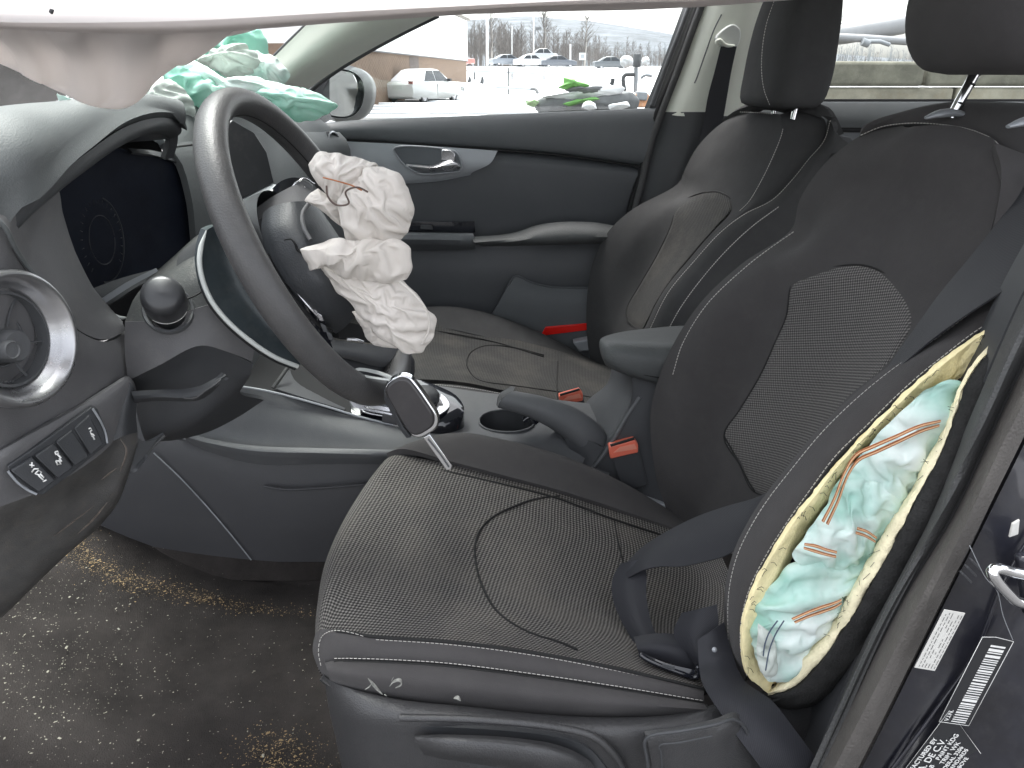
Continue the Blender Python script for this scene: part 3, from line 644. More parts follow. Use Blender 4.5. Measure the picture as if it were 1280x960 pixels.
# text runs up and to the right, so reading direction = from lower left to the top corner
Mt, tx, ty = frame((1120, 975, ys), (1187, 888, ys), (1226, 942, ys))
c0, c1, c2 = W(1120, 975, ys), W(1187, 888, ys), W(1226, 942, ys)
X = (c1-c0).normalized(); Y = (c2-c1).normalized(); Z = X.cross(Y)
Mt = Matrix.Identity(4)
Yp = (Y-X*Y.dot(X)).normalized()
for i in range(3): Mt[i][0] = X[i]; Mt[i][1] = -Yp[i]; Mt[i][2] = X.cross(-Yp)[i]; Mt[i][3] = c1[i]
if (Mt.to_3x3() @ Vector((0, 0, 1))).dot(CAM-c1) < 0:
    for i in range(3): Mt[i][2] *= -1
hh = (c2-c1).length; ww = (c1-c0).length*1.15
slab('certification_label', [c1, c2, W(1205, 975, ys), W(1160, 1040, ys), W(1105, 1000, ys)], STD, dj, (0, .0006, 0), None, 0, False)
mm = MB(); mm.tube([W(1110, 990, ys-.001), W(1187, 888, ys-.001), W(1226, 942, ys-.001), W(1205, 975, ys-.001)], .00022, 5); mm.build('label_border', PRT, dj)
skew = (c2-c1).dot(X)/(c2-c1).dot(Yp)
lines = [('MANUFACTURED BY', .085, .42), ('MEXICO  S.A. DE C.V.', .125, .30), ('3792 LB    PAINT KDG', .085, .10), ('2094 LB    TRIM  WK', .085, .16), ('U.S.A. FEDERAL 3206', .075, .16), ('PREVENTION STANDARDS', .075, .12), ('SHOWN ABOVE', .075, .2)]
yy = -.03
for s, sz, in_ in lines:
    yy -= sz*.95
    t = text('label_lettering', s, hh*sz*1.15, PRT, dj, Mt @ Matrix.Translation((-hh*in_-yy*hh*skew, hh*yy, .0012)), 'RIGHT'); yy -= .018
# ================================================================ DASHBOARD
da = thing('dashboard', 'dark grey dashboard with hooded instrument cluster and round silver air vent', 'dashboard', (-.55, -.3, .6))
rim = [(-70, 350, -.60), (-30, 312, -.585), (8, 275, -.56), (22, 260, -.55), (60, 226, -.50), (100, 195, -.44), (150, 161, -.34), (190, 149, -.25), (216, 150, -.18), (223, 158, -.15)]
sm = [(-110, 290, -.60), (-50, 248, -.585), (0, 212, -.55), (25, 193, -.53), (60, 170, -.47), (95, 153, -.41), (128, 139, -.34), (160, 134, -.28), (195, 134, -.22), (222, 142, -.17)]
bk = [(-150, 240, -.60), (-90, 200, -.58), (-30, 163, -.53), (0, 154, -.50), (40, 146, -.44), (80, 141, -.38), (125, 135, -.32), (155, 131, -.26), (190, 131, -.20), (220, 136, -.15)]
bk2 = [tuple(WX(p[0], p[1], V3(p).x)-Vector((.12, 0, .03))) for p in bk]; bk2 = [Vector(p) for p in bk2]
patch('dash_hood', [L3(bk2), L3(bk), L3(sm), L3([tuple((a+b)/2 for a, b in zip(p, q)) for p, q in zip(sm, rim)]), L3(rim)], PLD, da, 60, 30, .012)
seam(sm[:7], da, BLK, 'hood_seam', .0012)
rim2 = [(p[0]+(4 if i < 8 else 0), p[1]+(13 if i < 7 else 9 if i < 9 else 6), p[2]) for i, p in enumerate(rim)]
lip = [V3(p)+Vector((-.012, 0, -.006)) for p in rim2]
ins = [V3(p)+Vector((-.09, 0, -.012)) for p in rim2]
patch('hood_lip', [L3(rim), L3(rim2), lip], PLN, da, 60, 10, .004)
patch('hood_inner', [lip, ins], PLN, da, 60, 6, .004)
# right end of the hood
patch('hood_end', [[(214, 151, -.16), (212, 180, -.15), (206, 200, -.15)], [(223, 157, -.145), (222, 178, -.14), (217, 197, -.14)]], PLN, da, 12, 6, .01)
# instrument lens and gauges
slab('cluster_back', [Vector((-.57, -.60, .78)), Vector((-.57, .06, .78)), Vector((-.57, .06, 1.02)), Vector((-.57, -.12, 1.045)), Vector((-.57, -.36, 1.035)), Vector((-.57, -.60, .98))], BLK, da, (-.01, 0, 0), None, .001)
patch('cavity_roof', [ins, [Vector((-.575, V3(p).y, V3(p).z-.012)) for p in rim2]], BLK, da, 40, 4, .004)
lens = [(60, 230, -.33), (110, 185, -.26), (175, 190, -.16), (212, 198, -.10), (248, 215, -.04), (262, 260, -.03), (256, 305, -.05), (200, 335, -.14), (150, 350, -.22), (105, 372, -.29), (75, 320, -.33)]
slab('cluster_lens', lens, mat('cluster_lens', (.020, .024, .036), .2, spec=.35, var=.3, vscale=8, dust=.03), da, (-.01, 0, 0), 60, .001)
patch('cluster_shade', [[(160, 185, -.19), (200, 190, -.13), (235, 206, -.07), (262, 250, -.03)], [(165, 190, -.20), (200, 196, -.14), (232, 211, -.08), (256, 252, -.04)]], PLN, da, 20, 4, .003)
def arc3(c, r, a0, a1, n, nrm=Vector((1, 0, 0))):
    c = Vector(c); a = Vector((0, 1, 0)); b = Vector((0, 0, 1)); return [c+a*(r*cos(t))+b*(r*sin(t)) for t in [a0+(a1-a0)*i/(n-1) for i in range(n)]]
gc = W(122, 300, -.29); gc.x += .006
mgl = mat('gauge_ring', (.03, .033, .04), .4)
tubeo('gauge_ring', arc3(gc, .052, -1.9, 1.2, 30), .0010, mgl, da, 6)
tubeo('gauge_ring', arc3(gc, .030, 0, 6.2, 30), .0006, mgl, da, 6)
mm = MB()
for i in range(22):
    t = -.8+i*.22; d = Vector((0, cos(t), sin(t))); mm.tube([gc+d*.044, gc+d*.049], .0005, 4)
o = mm.build('gauge_ticks', mgl, da); o['kind'] = 'stuff'
# left bezel, grey
bo = [(-40, 268, -.60), (4, 283, -.58), (16, 312, -.568), (38, 345, -.55), (72, 388, -.53), (108, 418, -.49), (135, 424, -.46), (158, 412, -.43)]
bi = [(20, 262, -.53), (70, 232, -.46), (76, 262, -.44), (84, 290, -.44), (98, 326, -.43), (114, 356, -.42), (128, 374, -.41), (150, 400, -.41)]
bx = [V3(p)+Vector((-.07, .01, 0)) for p in bi]
patch('cluster_bezel', [L3(bo), L3([tuple((a+b)/2+(0, 0, -.012)[k] for k, (a, b) in enumerate(zip(p, q))) for p, q in zip(bo, bi)]), L3(bi), bx], PLF, da, 50, 20, .006)
# sliver trays under the lens
patch('cluster_sill', [[(112, 362, -.36), (150, 348, -.30), (195, 336, -.22)], [(124, 384, -.36), (160, 372, -.32), (205, 352, -.24)]], PL, da, 20, 6, .006)
patch('cluster_sill_edge', [[(126, 374, -.385), (160, 352, -.35), (195, 335, -.31)], [(130, 380, -.385), (164, 358, -.35), (198, 339, -.31)]], PGR, da, 16, 4, .004)
patch('column_gap', [[(134, 384, -.37), (170, 362, -.34), (200, 345, -.28)], [(152, 412, -.37), (180, 396, -.33), (200, 372, -.30)]], BLK, da, 16, 6, .004)
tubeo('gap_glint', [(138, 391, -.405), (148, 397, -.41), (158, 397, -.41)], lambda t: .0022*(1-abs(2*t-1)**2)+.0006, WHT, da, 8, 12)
# fascia
f0 = [(-90, 220, -.60), (-40, 258, -.605), (3, 284, -.584), (16, 314, -.572), (38, 347, -.555), (72, 390, -.535), (108, 420, -.495), (135, 427, -.465), (160, 415, -.42), (200, 400, -.37)]
f2 = [(-90, 620, -.63), (-40, 590, -.625), (0, 565, -.605), (30, 545, -.58), (60, 527, -.555), (100, 505, -.52), (130, 488, -.485), (160, 474, -.44), (190, 460, -.39), (220, 450, -.36)]
f1 = [tuple((a+b)/2+(0, 0, -.004)[k] for k, (a, b) in enumerate(zip(p, q))) for p, q in zip(f0, f2)]
patch('fascia', [f0, f1, f2], PLF, da, 50, 26, .01)
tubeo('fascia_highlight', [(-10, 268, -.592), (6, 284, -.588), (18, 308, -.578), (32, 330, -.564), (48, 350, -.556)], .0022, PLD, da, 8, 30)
# round vent
va = Vector((.93, -.22, .10)).normalized(); vc = W(22, 424, -.605)
av = MB(); av.lathe(vc, va, [(.0600, -.004), (.0600, .004), (.0580, .0070), (.0555, .0075), (.0530, .006), (.0480, -.002), (.0430, -.012), (.0405, -.014), (.0405, -.030)], 64)
o = fixnormals(av.build('vent_ring', mat('vent_silver', (.42, .42, .43), .28, metal=.85, var=.12, vscale=18, dust=.1), da, angle=50))
av = MB(); av.lathe(vc, va, [(.0418, -.016), (.0418, -.009), (.0392, -.008), (.0385, -.02)], 56)
av.build('vent_inner_ring', PL, da, angle=40)
av = MB(); av.lathe(vc, va, [(.040, -.045), (.0, -.045)], 40); av.build('vent_throat', BLK, da)
aa = va.cross(Vector((0, 0, 1))).normalized(); ab = aa.cross(va)
for ang in (20, 75, 130, 200, 255, 310):
    a = radians(ang); d = aa*cos(a)+ab*sin(a)
    tubeo('vent_fin', [vc+d*.012-va*.015, vc+d*.027-va*.013+aa*.004, vc+d*.040-va*.015], .0018, PL, da, 6, 8, flat=.5)
av = MB(); av.lathe(vc, va, [(.0245, -.022), (.0245, -.019), (.0225, -.019), (.0225, -.022)], 40); av.build('vent_fin_ring', PL, da)
kc = vc-Vector((0, 0, .006))
av = MB(); av.lathe(kc, va, [(.0145, -.04), (.0145, -.004), (.0125, -.001), (.0, -.001)], 36); av.build('vent_knob', PL, da, angle=50)
av = MB(); av.lathe(kc+aa*.012, va, [(.0085, -.02), (.0085, .004), (.007, .0055), (.0062, .0045), (0, .0045)], 30); av.build('vent_knob_tip', PL, da, angle=50)
mm = MB()
for i in range(26):
    a = radians(-80+i*3.8); d = aa*cos(a)+ab*sin(a); mm.box(vc+d*.037-va*.014, (.0025, .0009, .0007), Matrix((d, va, d.cross(va))).transposed())
o = mm.build('vent_serration', PL, da); o['kind'] = 'stuff'
# lower switch panel
p0 = [(-60, 600, -.63), (0, 566, -.612), (50, 537, -.575), (100, 509, -.53), (140, 484, -.49), (158, 474, -.47), (166, 480, -.462), (172, 500, -.455)]
p1 = [(-60, 655, -.62), (4, 632, -.605), (60, 610, -.575), (112, 578, -.535), (134, 560, -.51), (150, 540, -.485), (162, 528, -.47), (170, 520, -.46)]
p15 = [tuple((a+b)/2+(0, 0, -.003)[k] for k, (a, b) in enumerate(zip(p, q))) for p, q in zip(p0, p1)]
patch('switch_panel', [[(p[0], p[1]-4, p[2]+.03) for p in p0], p0, p15, p1], PLF, da, 50, 18, .01)
p2 = [(-60, 720, -.60), (4, 668, -.59), (50, 652, -.565), (100, 625, -.53), (140, 590, -.50), (158, 570, -.485), (168, 552, -.47), (172, 540, -.46)]
p3 = [(-60, 810, -.58), (0, 766, -.565), (40, 728, -.55), (80, 690, -.53), (120, 655, -.51), (145, 625, -.495), (162, 585, -.48), (172, 552, -.465)]
patch('knee_panel', [p1, p2, p3, [(a, b+6, c+.06) for a, b, c in p3]], mat('plastic_worn', (.072, .070, .068), .55, grain=.3, var=.3, vscale=22, dust=.35, dustcol=(.16, .13, .10)), da, 50, 24, .01)
SCB = mat('scuff_brown', (.085, .07, .06), .9, var=.5, vscale=200)
for pl, r_ in (([(150, 548), (158, 562), (150, 590)], .0009), ([(60, 676), (88, 655), (118, 632)], .0007), ([(96, 668), (116, 650), (134, 628)], .0010), ([(30, 720), (60, 698)], .0008), ([(126, 600), (146, 585)], .0008)):
    tubeo('scuff', [(u, v, -.548) for u, v in pl], lambda t, r_=r_: r_*(.2+sin(pi*t)), SCB, da, 5, 14)
q0 = [(12, 584, -.612), (52, 560, -.587), (86, 536, -.556), (114, 512, -.53)]
q1 = [(52, 615, -.600), (86, 590, -.575), (113, 571, -.549), (133, 554, -.528)]
fr_ = [(9, 583, -.61), (60, 548, -.575), (114, 509, -.528), (122, 512, -.524), (134, 540, -.519), (136, 554, -.521), (90, 592, -.567), (54, 619, -.597), (44, 618, -.60), (12, 592, -.611)]
slab('switch_bezel', [(a, b, c-.003) for a, b, c in fr_], PLN, da, (-.004, .006, 0), None, .001)
for k in range(4):
    g = 1.6
    a, b, c, d = q0[0], q0[-1], q1[0], q1[-1]
    def pt(s, t):
        T = cr(L3(q0), 33); B = cr(L3(q1), 33); i = min(32, int(s*32)); return T[i].lerp(B[i], t)+Vector((.002, -.0045, 0))
    s0, s1_ = k/4+.012, (k+1)/4-.012
    sb_ = slab('switch_button', [pt(s0, .05), pt(s1_, .05), pt(s1_, .93), pt(s0, .93)], PLN, da, (-.003, .005, 0), None, .0012)
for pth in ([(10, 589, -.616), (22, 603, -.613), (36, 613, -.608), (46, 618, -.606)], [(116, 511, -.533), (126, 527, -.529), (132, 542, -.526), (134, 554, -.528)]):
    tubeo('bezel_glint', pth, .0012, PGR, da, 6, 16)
def icon(u, v, y, ps, r=.0007):
    m = MB()
    for pl in ps: m.tube([W(u+a, v+b, y) for a, b in pl], r, 5)
    return m.build('switch_symbol', PRT, da)
icon(46, 588, -.610, [[(-9, -7), (-3, -6)], [(-6, -10), (-6, -4)], [(-6, 2), (-3, -2), (2, -2)], [(-2, 4), (2, 0), (6, 2), (4, 6), (-2, 4)], [(2, 6), (8, 12)], [(4, 4), (9, 9)], [(8, 14), (12, 12)]])
icon(72, 573, -.585, [[(-3, -8), (0, -9), (1, -6), (-2, -5), (-3, -8)], [(0, -5), (4, -1), (2, 1)], [(-2, 3), (2, 3), (4, 7), (0, 8), (-2, 3)], [(3, 1), (5, 4)]], .0009)
icon(113, 543, -.542, [[(-4, -6), (0, -8), (2, -5), (-2, -3), (-4, -6)], [(-1, -3), (2, 0), (0, 2)], [(-1, 4), (3, 2), (5, 6), (2, 8), (-1, 4)], [(2, -1), (5, 2)]], .0009)
# small panel right of the switches
patch('panel_corner', [[(150, 480, -.47), (162, 478, -.468), (172, 497, -.46)], [(142, 530, -.49), (155, 522, -.485), (170, 520, -.465)], [(140, 552, -.50), (155, 545, -.49), (172, 540, -.465)]], PLN, da, 12, 8, .004)
patch('panel_flap', [[(168, 545, -.46), (185, 552, -.44), (206, 543, -.42)], [(160, 572, -.47), (178, 572, -.45), (192, 560, -.43)], [(150, 592, -.48), (165, 588, -.47), (172, 580, -.46)]], PL, da, 14, 8, .004)
tubeo('flap_edge', [(206, 544, -.425), (190, 560, -.435), (178, 576, -.45), (164, 590, -.468)], .0018, RUB, da, 8, 16)
# passenger side of the dash: top, front, end vent
patch('dash_top', [[(40, 132, .05), (200, 126, .1), (330, 124, .45), (396, 130, .66)], [(120, 150, -.05), (215, 140, .05), (330, 138, .40), (400, 148, .66)], [(200, 170, -.10), (240, 160, .05), (340, 150, .40), (412, 158, .66)], [(215, 190, -.10), (250, 182, .05), (345, 168, .38), (420, 172, .66)]], PLD, da, 30, 16, .01)
patch('dash_front', [[(205, 178, -.11), (250, 176, .0), (345, 166, .36), (424, 165, .66)], [(225, 200, -.10), (262, 192, .0), (350, 178, .36), (436, 180, .64)], [(240, 250, -.10), (280, 240, .0), (365, 215, .36), (440, 215, .64)], [(250, 330, -.10), (300, 330, .0), (390, 320, .36), (450, 320, .64)], [(300, 460, -.10), (330, 470, .0), (400, 420, .36), (450, 420, .64)]], PLD, da, 30, 20, .01)
tubeo('dash_seam', [(215, 184, -.112), (255, 179, -.02), (300, 173, .15)], .0016, BLK, da, 6, 14)
ev = W(415, 183, .60); ea = Vector((.95, -.22, .12)).normalized(); mm = MB(); mm.lathe(ev, ea, [(.034, -.01), (.034, .006), (.031, .008), (.028, .004), (.028, -.02), (0, -.02)], 40)
mm.build('end_vent', PLN, da, angle=40); mm = MB(); mm.lathe(ev, ea, [(.033, .006), (.0335, .0085), (.0305, .009), (.03, .006)], 40); mm.build('end_vent_ring', SIL, da, angle=40)
mm = MB(); mm.lathe(ev-Vector((0, 0, .004)), ea, [(.011, -.02), (.011, .002), (0, .004)], 20); mm.build('end_vent_knob', PL, da, angle=40)
# centre screen seen through the wheel
slab('centre_screen', [(292, 150, .02), (318, 165, .06), (334, 190, .08), (343, 229, .08), (300, 250, .0), (270, 240, -.02), (272, 170, -.01)], mat('screen_dark', (.03, .032, .035), .3, var=.3, dust=.2), da, (-.012, 0, 0), None, .002)
slab('centre_bezel', [(296, 252, -.002), (345, 230, .078), (356, 238, .07), (312, 268, -.01)], PGR, da, (-.012, 0, 0), None, .002)
# ================================================================ STEERING COLUMN
sc = thing('steering_column', 'dark steering column shroud with stalk and tilt lever', 'steering column', (-.4, -.4, .75))
patch('upper_shroud', [[(183, 350, -.30), (215, 322, -.27), (250, 292, -.25), (275, 282, -.24)], [(180, 356, -.38), (212, 334, -.37), (250, 304, -.36), (275, 294, -.35)], [(165, 378, -.43), (200, 364, -.43), (250, 340, -.425), (285, 330, -.41)], [(156, 402, -.445), (200, 400, -.450), (250, 384, -.445), (300, 372, -.42)]], mat('plastic_dusty', (.055, .058, .058), .6, grain=.4, gscale=600, var=.2, vscale=20, dust=.35), sc, 30, 20, .006)
patch('lower_shroud', [[(156, 402, -.447), (200, 400, -.452), (250, 384, -.447), (300, 372, -.422)], [(156, 440, -.45), (200, 440, -.46), (260, 420, -.45), (318, 430, -.42)], [(160, 476, -.45), (200, 456, -.463), (250, 432, -.455), (285, 440, -.44), (315, 452, -.42)]], PLF, sc, 30, 16, .006)
tubeo('shroud_seam', [(228, 376, -.456), (250, 366, -.447), (262, 352, -.44)], .0010, BLK, sc, 6, 12)
patch('lever_recess', [[(160, 476, -.449), (200, 456, -.462), (250, 432, -.454), (285, 440, -.439), (316, 454, -.42)], [(166, 486, -.43), (205, 478, -.44), (250, 462, -.44), (285, 462, -.43), (314, 466, -.42)], [(172, 520, -.42), (210, 530, -.43), (250, 520, -.43), (280, 500, -.42), (306, 480, -.41)], [(180, 548, -.40), (215, 544, -.41), (250, 530, -.41), (275, 512, -.40), (300, 490, -.40)], [(190, 552, -.30), (220, 550, -.30), (260, 540, -.30), (300, 520, -.30), (330, 500, -.30)]], PLN, sc, 30, 24, .006)
patch('tilt_lever', [[(164, 489, -.47), (200, 487, -.475), (230, 486, -.48), (250, 482, -.48), (268, 473, -.48), (281, 467, -.48)], [(166, 496, -.475), (200, 495, -.485), (230, 496, -.49), (250, 492, -.49), (268, 480, -.49), (282, 470, -.485)], [(168, 504, -.465), (200, 501, -.47), (232, 502, -.475), (250, 500, -.475), (268, 488, -.475), (281, 473, -.475)]], PLN, sc, 30, 8, .006)
tubeo('worn_edge', [(230, 498, -.492), (245, 497, -.494), (256, 489, -.494), (268, 481, -.493), (276, 475, -.49)], .0008, RUB, sc, 6, 20)
# stalk, end-on
STKM = mat('stalk_plastic', (.03, .031, .034), .33, var=.1, dust=.05)
sa = Vector((.30, -.80, .55)).normalized(); s0_ = W(211, 388, -.452)
m = MB(); m.lathe(s0_, sa, [(.0255, -.004), (.0262, .002), (.025, .005), (.0225, .004), (.021, -.002), (.02, -.01)], 40); m.build('stalk_collar', PL, sc, angle=50)
m = MB(); m.lathe(s0_, sa, [(.0185, -.01), (.018, .012), (.017, .020)], 36); m.build('stalk_boot', STKM, sc, angle=50)
m = MB(); m.lathe(s0_, sa, [(.017, .017), (.0205, .019), (.0215, .024), (.0212, .048), (.0195, .0555), (.015, .059), (.0, .060)], 40); m.build('stalk_end', STKM, sc, angle=50)
m = MB(); m.lathe(s0_, sa, [(.0215, .022), (.0219, .0232), (.0215, .0244)], 36, arc=(2.4, 4.2)); m.build('stalk_ring', PRT, sc)
# ================================================================ STEERING WHEEL
WC = Vector((-.225, -.354, .910)); wt = .456; wy = -.031
WN = Vector((cos(wt)*cos(wy), cos(wt)*sin(wy), sin(wt))).normalized(); WA = WN.cross(Vector((0, 0, 1))).normalized(); WB = WA.cross(WN).normalized()
if WB.z < 0: WB = -WB
sw = thing('steering_wheel', 'black leather steering wheel with its airbag cover burst open', 'steering wheel', tuple(WC))
vs = []; fs = []; NR, NS = 120, 20; RW = .1800
for i in range(NR):
    th = 2*pi*i/NR; d = WA*cos(th)+WB*sin(th); t = -WA*sin(th)+WB*cos(th)
    thick = .0165+.0015*math.exp(-((math.degrees(th)-180) % 360/30)**2)
    for k in range(NS):
        ph = 2*pi*k/NS; r1, r2 = .0172, .0148
        vs.append(WC+d*(RW+r2*cos(ph))+WN*(r1*sin(ph)))
for i in range(NR):
    for k in range(NS): fs.append((i*NS+k, ((i+1) % NR)*NS+k, ((i+1) % NR)*NS+(k+1) % NS, i*NS+(k+1) % NS))
wr = fixnormals(mk('rim', vs, fs, LEA, sw, True))
def WP(a, b, h=0): return WC+WA*a+WB*b+WN*h            # a across, b up the wheel, h towards the driver
for i in range(3): pass
seam([WC+(WA*cos(t)+WB*sin(t))*(RW-.0150) for t in [radians(a) for a in range(60, 300, 6)]], sw, SEAM, 'rim_seam', .0007, 120, .0005)
# back shell of the hub with its pale edge
arcp = [(258, 288, -.462), (251, 310, -.470), (250, 335, -.476), (262, 372, -.478), (285, 402, -.474), (318, 430, -.465), (345, 447, -.455), (372, 458, -.44)]
inn_ = [(300, 262, -.42), (312, 280, -.43), (322, 300, -.435), (335, 330, -.44), (352, 360, -.44), (375, 390, -.44), (395, 410, -.43), (415, 425, -.41)]
mid_ = [tuple((a+b)/2+(0, 0, .018)[k] for k, (a, b) in enumerate(zip(p, q))) for p, q in zip(arcp, inn_)]
patch('back_shell', [arcp, mid_, inn_], mat('shell_dark_teal', (.035, .045, .05), .35, var=.3, vscale=14, dust=.15), sw, 40, 16, .006)
tubeo('shell_edge', arcp, lambda t: .0026*min(1, .25+t*8), WHT, sw, 10, 60)
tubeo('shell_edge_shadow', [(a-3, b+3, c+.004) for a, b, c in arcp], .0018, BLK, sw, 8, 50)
# left spoke (towards the viewer) and trims
patch('upper_spoke', [[(318, 262, -.36), (345, 243, -.33), (376, 230, -.30), (392, 238, -.28)], [(322, 275, -.38), (350, 262, -.36), (380, 252, -.33), (400, 255, -.30)]], PLF, sw, 16, 8, .02)
patch('switch_pod', [[(331, 246, -.30), (352, 226, -.27), (372, 222, -.25), (392, 232, -.23)], [(334, 254, -.32), (352, 250, -.30), (376, 245, -.27), (396, 250, -.24)]], GLB, sw, 16, 8, .014)
slab('thumb_switch', [(357, 250, -.315), (372, 228, -.30), (380, 224, -.295), (392, 231, -.285), (395, 250, -.29), (370, 252, -.305)], mat('switch_pad', (.05, .052, .055), .3, coat=.3), sw, (-.006, .006, 0), None, .002)
tubeo('switch_outline', [(355, 250, -.318), (371, 228, -.303), (380, 223, -.297), (393, 230, -.287)], .0010, SIL, sw, 6, 20)
slab('lamp_dot', [(378, 235, -.30), (381, 233, -.30), (382, 237, -.30), (379, 238, -.30)], PRT, sw, (0, .001, 0), None, 0)
# airbag cover, two torn flaps
patch('airbag_cover', [[(329, 266, -.405), (326, 290, -.42), (331, 315, -.43), (343, 340, -.435), (358, 362, -.44), (378, 385, -.44), (398, 404, -.43), (420, 417, -.41)],
                       [(340, 258, -.42), (340, 288, -.45), (347, 315, -.46), (358, 338, -.465), (375, 360, -.47), (396, 381, -.465), (412, 396, -.45), (430, 410, -.42)],
                       [(366, 252, -.42), (372, 285, -.45), (382, 312, -.465), (392, 335, -.47), (406, 352, -.47), (420, 368, -.46), (436, 385, -.44), (442, 398, -.42)],
                       [(392, 253, -.39), (410, 285, -.41), (424, 312, -.425), (432, 335, -.43), (440, 352, -.43), (446, 368, -.42), (448, 382, -.41), (448, 395, -.40)],
                       [(400, 262, -.34), (420, 290, -.35), (436, 318, -.36), (444, 338, -.36), (452, 352, -.36), (456, 368, -.36), (456, 382, -.35), (455, 395, -.35)]],
      mat('airbag_cover', (.042, .045, .05), .5, grain=.4, gscale=500, var=.1, dust=.05), sw, 50, 40, .006)
tubeo('cover_edge', [(386, 254, -.424), (378, 268, -.442), (380, 285, -.456), (388, 300, -.464)], .0022, PLF, sw, 8, 24)
tubeo('cover_tear', [(355, 300, -.465), (364, 299, -.467), (369, 305, -.469), (372, 312, -.470), (382, 318, -.472)], lambda t: .0006+.0014*t, BLK, sw, 6, 20)
tubeo('cover_gap', [(334, 318, -.442), (346, 342, -.452), (362, 366, -.456), (382, 390, -.455), (402, 408, -.445), (415, 414, -.435)], .0022, BLK, sw, 8, 30)
# silver trims in the lower left spoke
tubeo('spoke_trim', [(354, 338, -.452), (370, 362, -.458), (388, 384, -.458), (401, 398, -.452)], .0024, SIL, sw, 8, 20, flat=.6)
tubeo('spoke_trim', [(352, 342, -.448), (366, 376, -.452), (390, 410, -.450), (416, 440, -.44)], .0016, SIL, sw, 8, 24, flat=.6)
patch('spoke_pad', [[(354, 342, -.445), (372, 366, -.450), (390, 388, -.450), (406, 402, -.44)], [(358, 358, -.44), (376, 388, -.446), (396, 412, -.446), (416, 436, -.43)]], GLB, sw, 14, 6, .006)
for (u, v) in ((392, 388), (399, 396), (404, 410), (411, 420)):
    slab('spoke_button', [(u-4, v-6, -.458), (u+3, v-2, -.458), (u+6, v+6, -.456), (u, v+5, -.456)], SIL if v < 400 else PL, sw, (0, .003, 0), None, .0008)
# bottom spoke
patch('bottom_spoke', [[(412, 424, -.41), (440, 428, -.38), (470, 431, -.34), (500, 433, -.30)], [(415, 440, -.43), (440, 443, -.40), (470, 449, -.36), (499, 452, -.31)], [(420, 446, -.42), (440, 450, -.39), (470, 458, -.35), (498, 458, -.31)]], PL, sw, 24, 12, .006)
patch('spoke_back', [[(425, 446, -.40), (450, 450, -.37), (475, 456, -.34), (498, 456, -.30)], [(432, 458, -.40), (452, 462, -.37), (475, 470, -.34), (496, 472, -.31)], [(436, 466, -.39), (455, 474, -.37), (478, 480, -.34), (494, 482, -.31)]], PLN, sw, 20, 10, .006)
patch('spoke_recess', [[(420, 400, -.40), (445, 405, -.36), (470, 410, -.33)], [(424, 422, -.40), (450, 426, -.36), (478, 430, -.33)]], BLK, sw, 12, 6, .01)
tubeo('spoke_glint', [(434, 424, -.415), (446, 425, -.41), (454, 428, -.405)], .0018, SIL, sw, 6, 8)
m = MB(); m.lathe(WC-WN*.02, -WN, [(.085, .0), (.088, .03), (.075, .07), (.07, .12), (.0, .12)], 40); m.build('hub', PLN, sw, angle=40)
# ================================================================ AIRBAGS
ab_ = thing('driver_airbag', 'deflated crumpled grey white airbag hanging out of the steering wheel', 'airbag', tuple(W(450, 320, -.46)))
def lobe(name, o, y, b, sd, am, N=70):
    m = MB(); puff(m, o, y, b, sd, amp=am, N=N, iters=130); return m.build(name, AIRW, ab_)
lobe('inner_fold', [(381, 251), (388, 240), (397, 234), (410, 244), (424, 246), (430, 262), (427, 284), (410, 270), (397, 258)], -.468, .010, 12, .012, 44)
lobe('upper_fold', [(386, 204), (393, 196), (402, 191), (424, 193), (443, 196), (460, 201), (473, 208), (462, 218), (453, 232), (430, 254), (412, 248), (398, 232), (390, 216)], -.478, .016, 3, .020)
lobe('side_fold', [(440, 228), (456, 212), (477, 207), (498, 217), (511, 235), (518, 261), (516, 282), (503, 300), (484, 311), (452, 312), (434, 300), (425, 274), (422, 250)], -.487, .020, 8, .024, 80)
lobe('middle_fold', [(374, 313), (391, 303), (420, 300), (451, 300), (478, 298), (498, 300), (515, 311), (514, 334), (508, 349), (484, 356), (450, 350), (426, 344), (404, 332), (393, 330), (389, 341), (384, 328)], -.497, .015, 5, .022, 76)
lobe('lower_fold', [(400, 330), (430, 334), (462, 336), (492, 340), (504, 350), (525, 372), (545, 399), (543, 418), (530, 440), (512, 443), (497, 434), (478, 424), (458, 404), (441, 384), (420, 362)], -.485, .017, 10, .024, 80)
lobe('lower_tuck', [(439, 390), (452, 388), (472, 402), (490, 420), (497, 435), (480, 434), (467, 431), (456, 420), (450, 404)], -.472, .010, 15, .010, 40)
SDK = mat('airbag_thread_dark', (.10, .07, .06), .8)
tubeo('seam_thread', [(408, 232, -.503), (410, 246, -.505), (420, 256, -.506), (436, 254, -.51), (432, 240, -.512), (446, 234, -.512), (460, 240, -.51)], .0009, SDK, ab_, 6, 50)
tubeo('seam_thread', [(404, 222, -.50), (420, 226, -.506), (440, 232, -.508), (452, 238, -.512)], .0007, ORG_T, ab_, 6, 40)
tubeo('hem', [(500, 352, -.508), (520, 370, -.508), (534, 390, -.505), (536, 412, -.502), (528, 430, -.50)], .0012, AIRW, ab_, 6, 40)
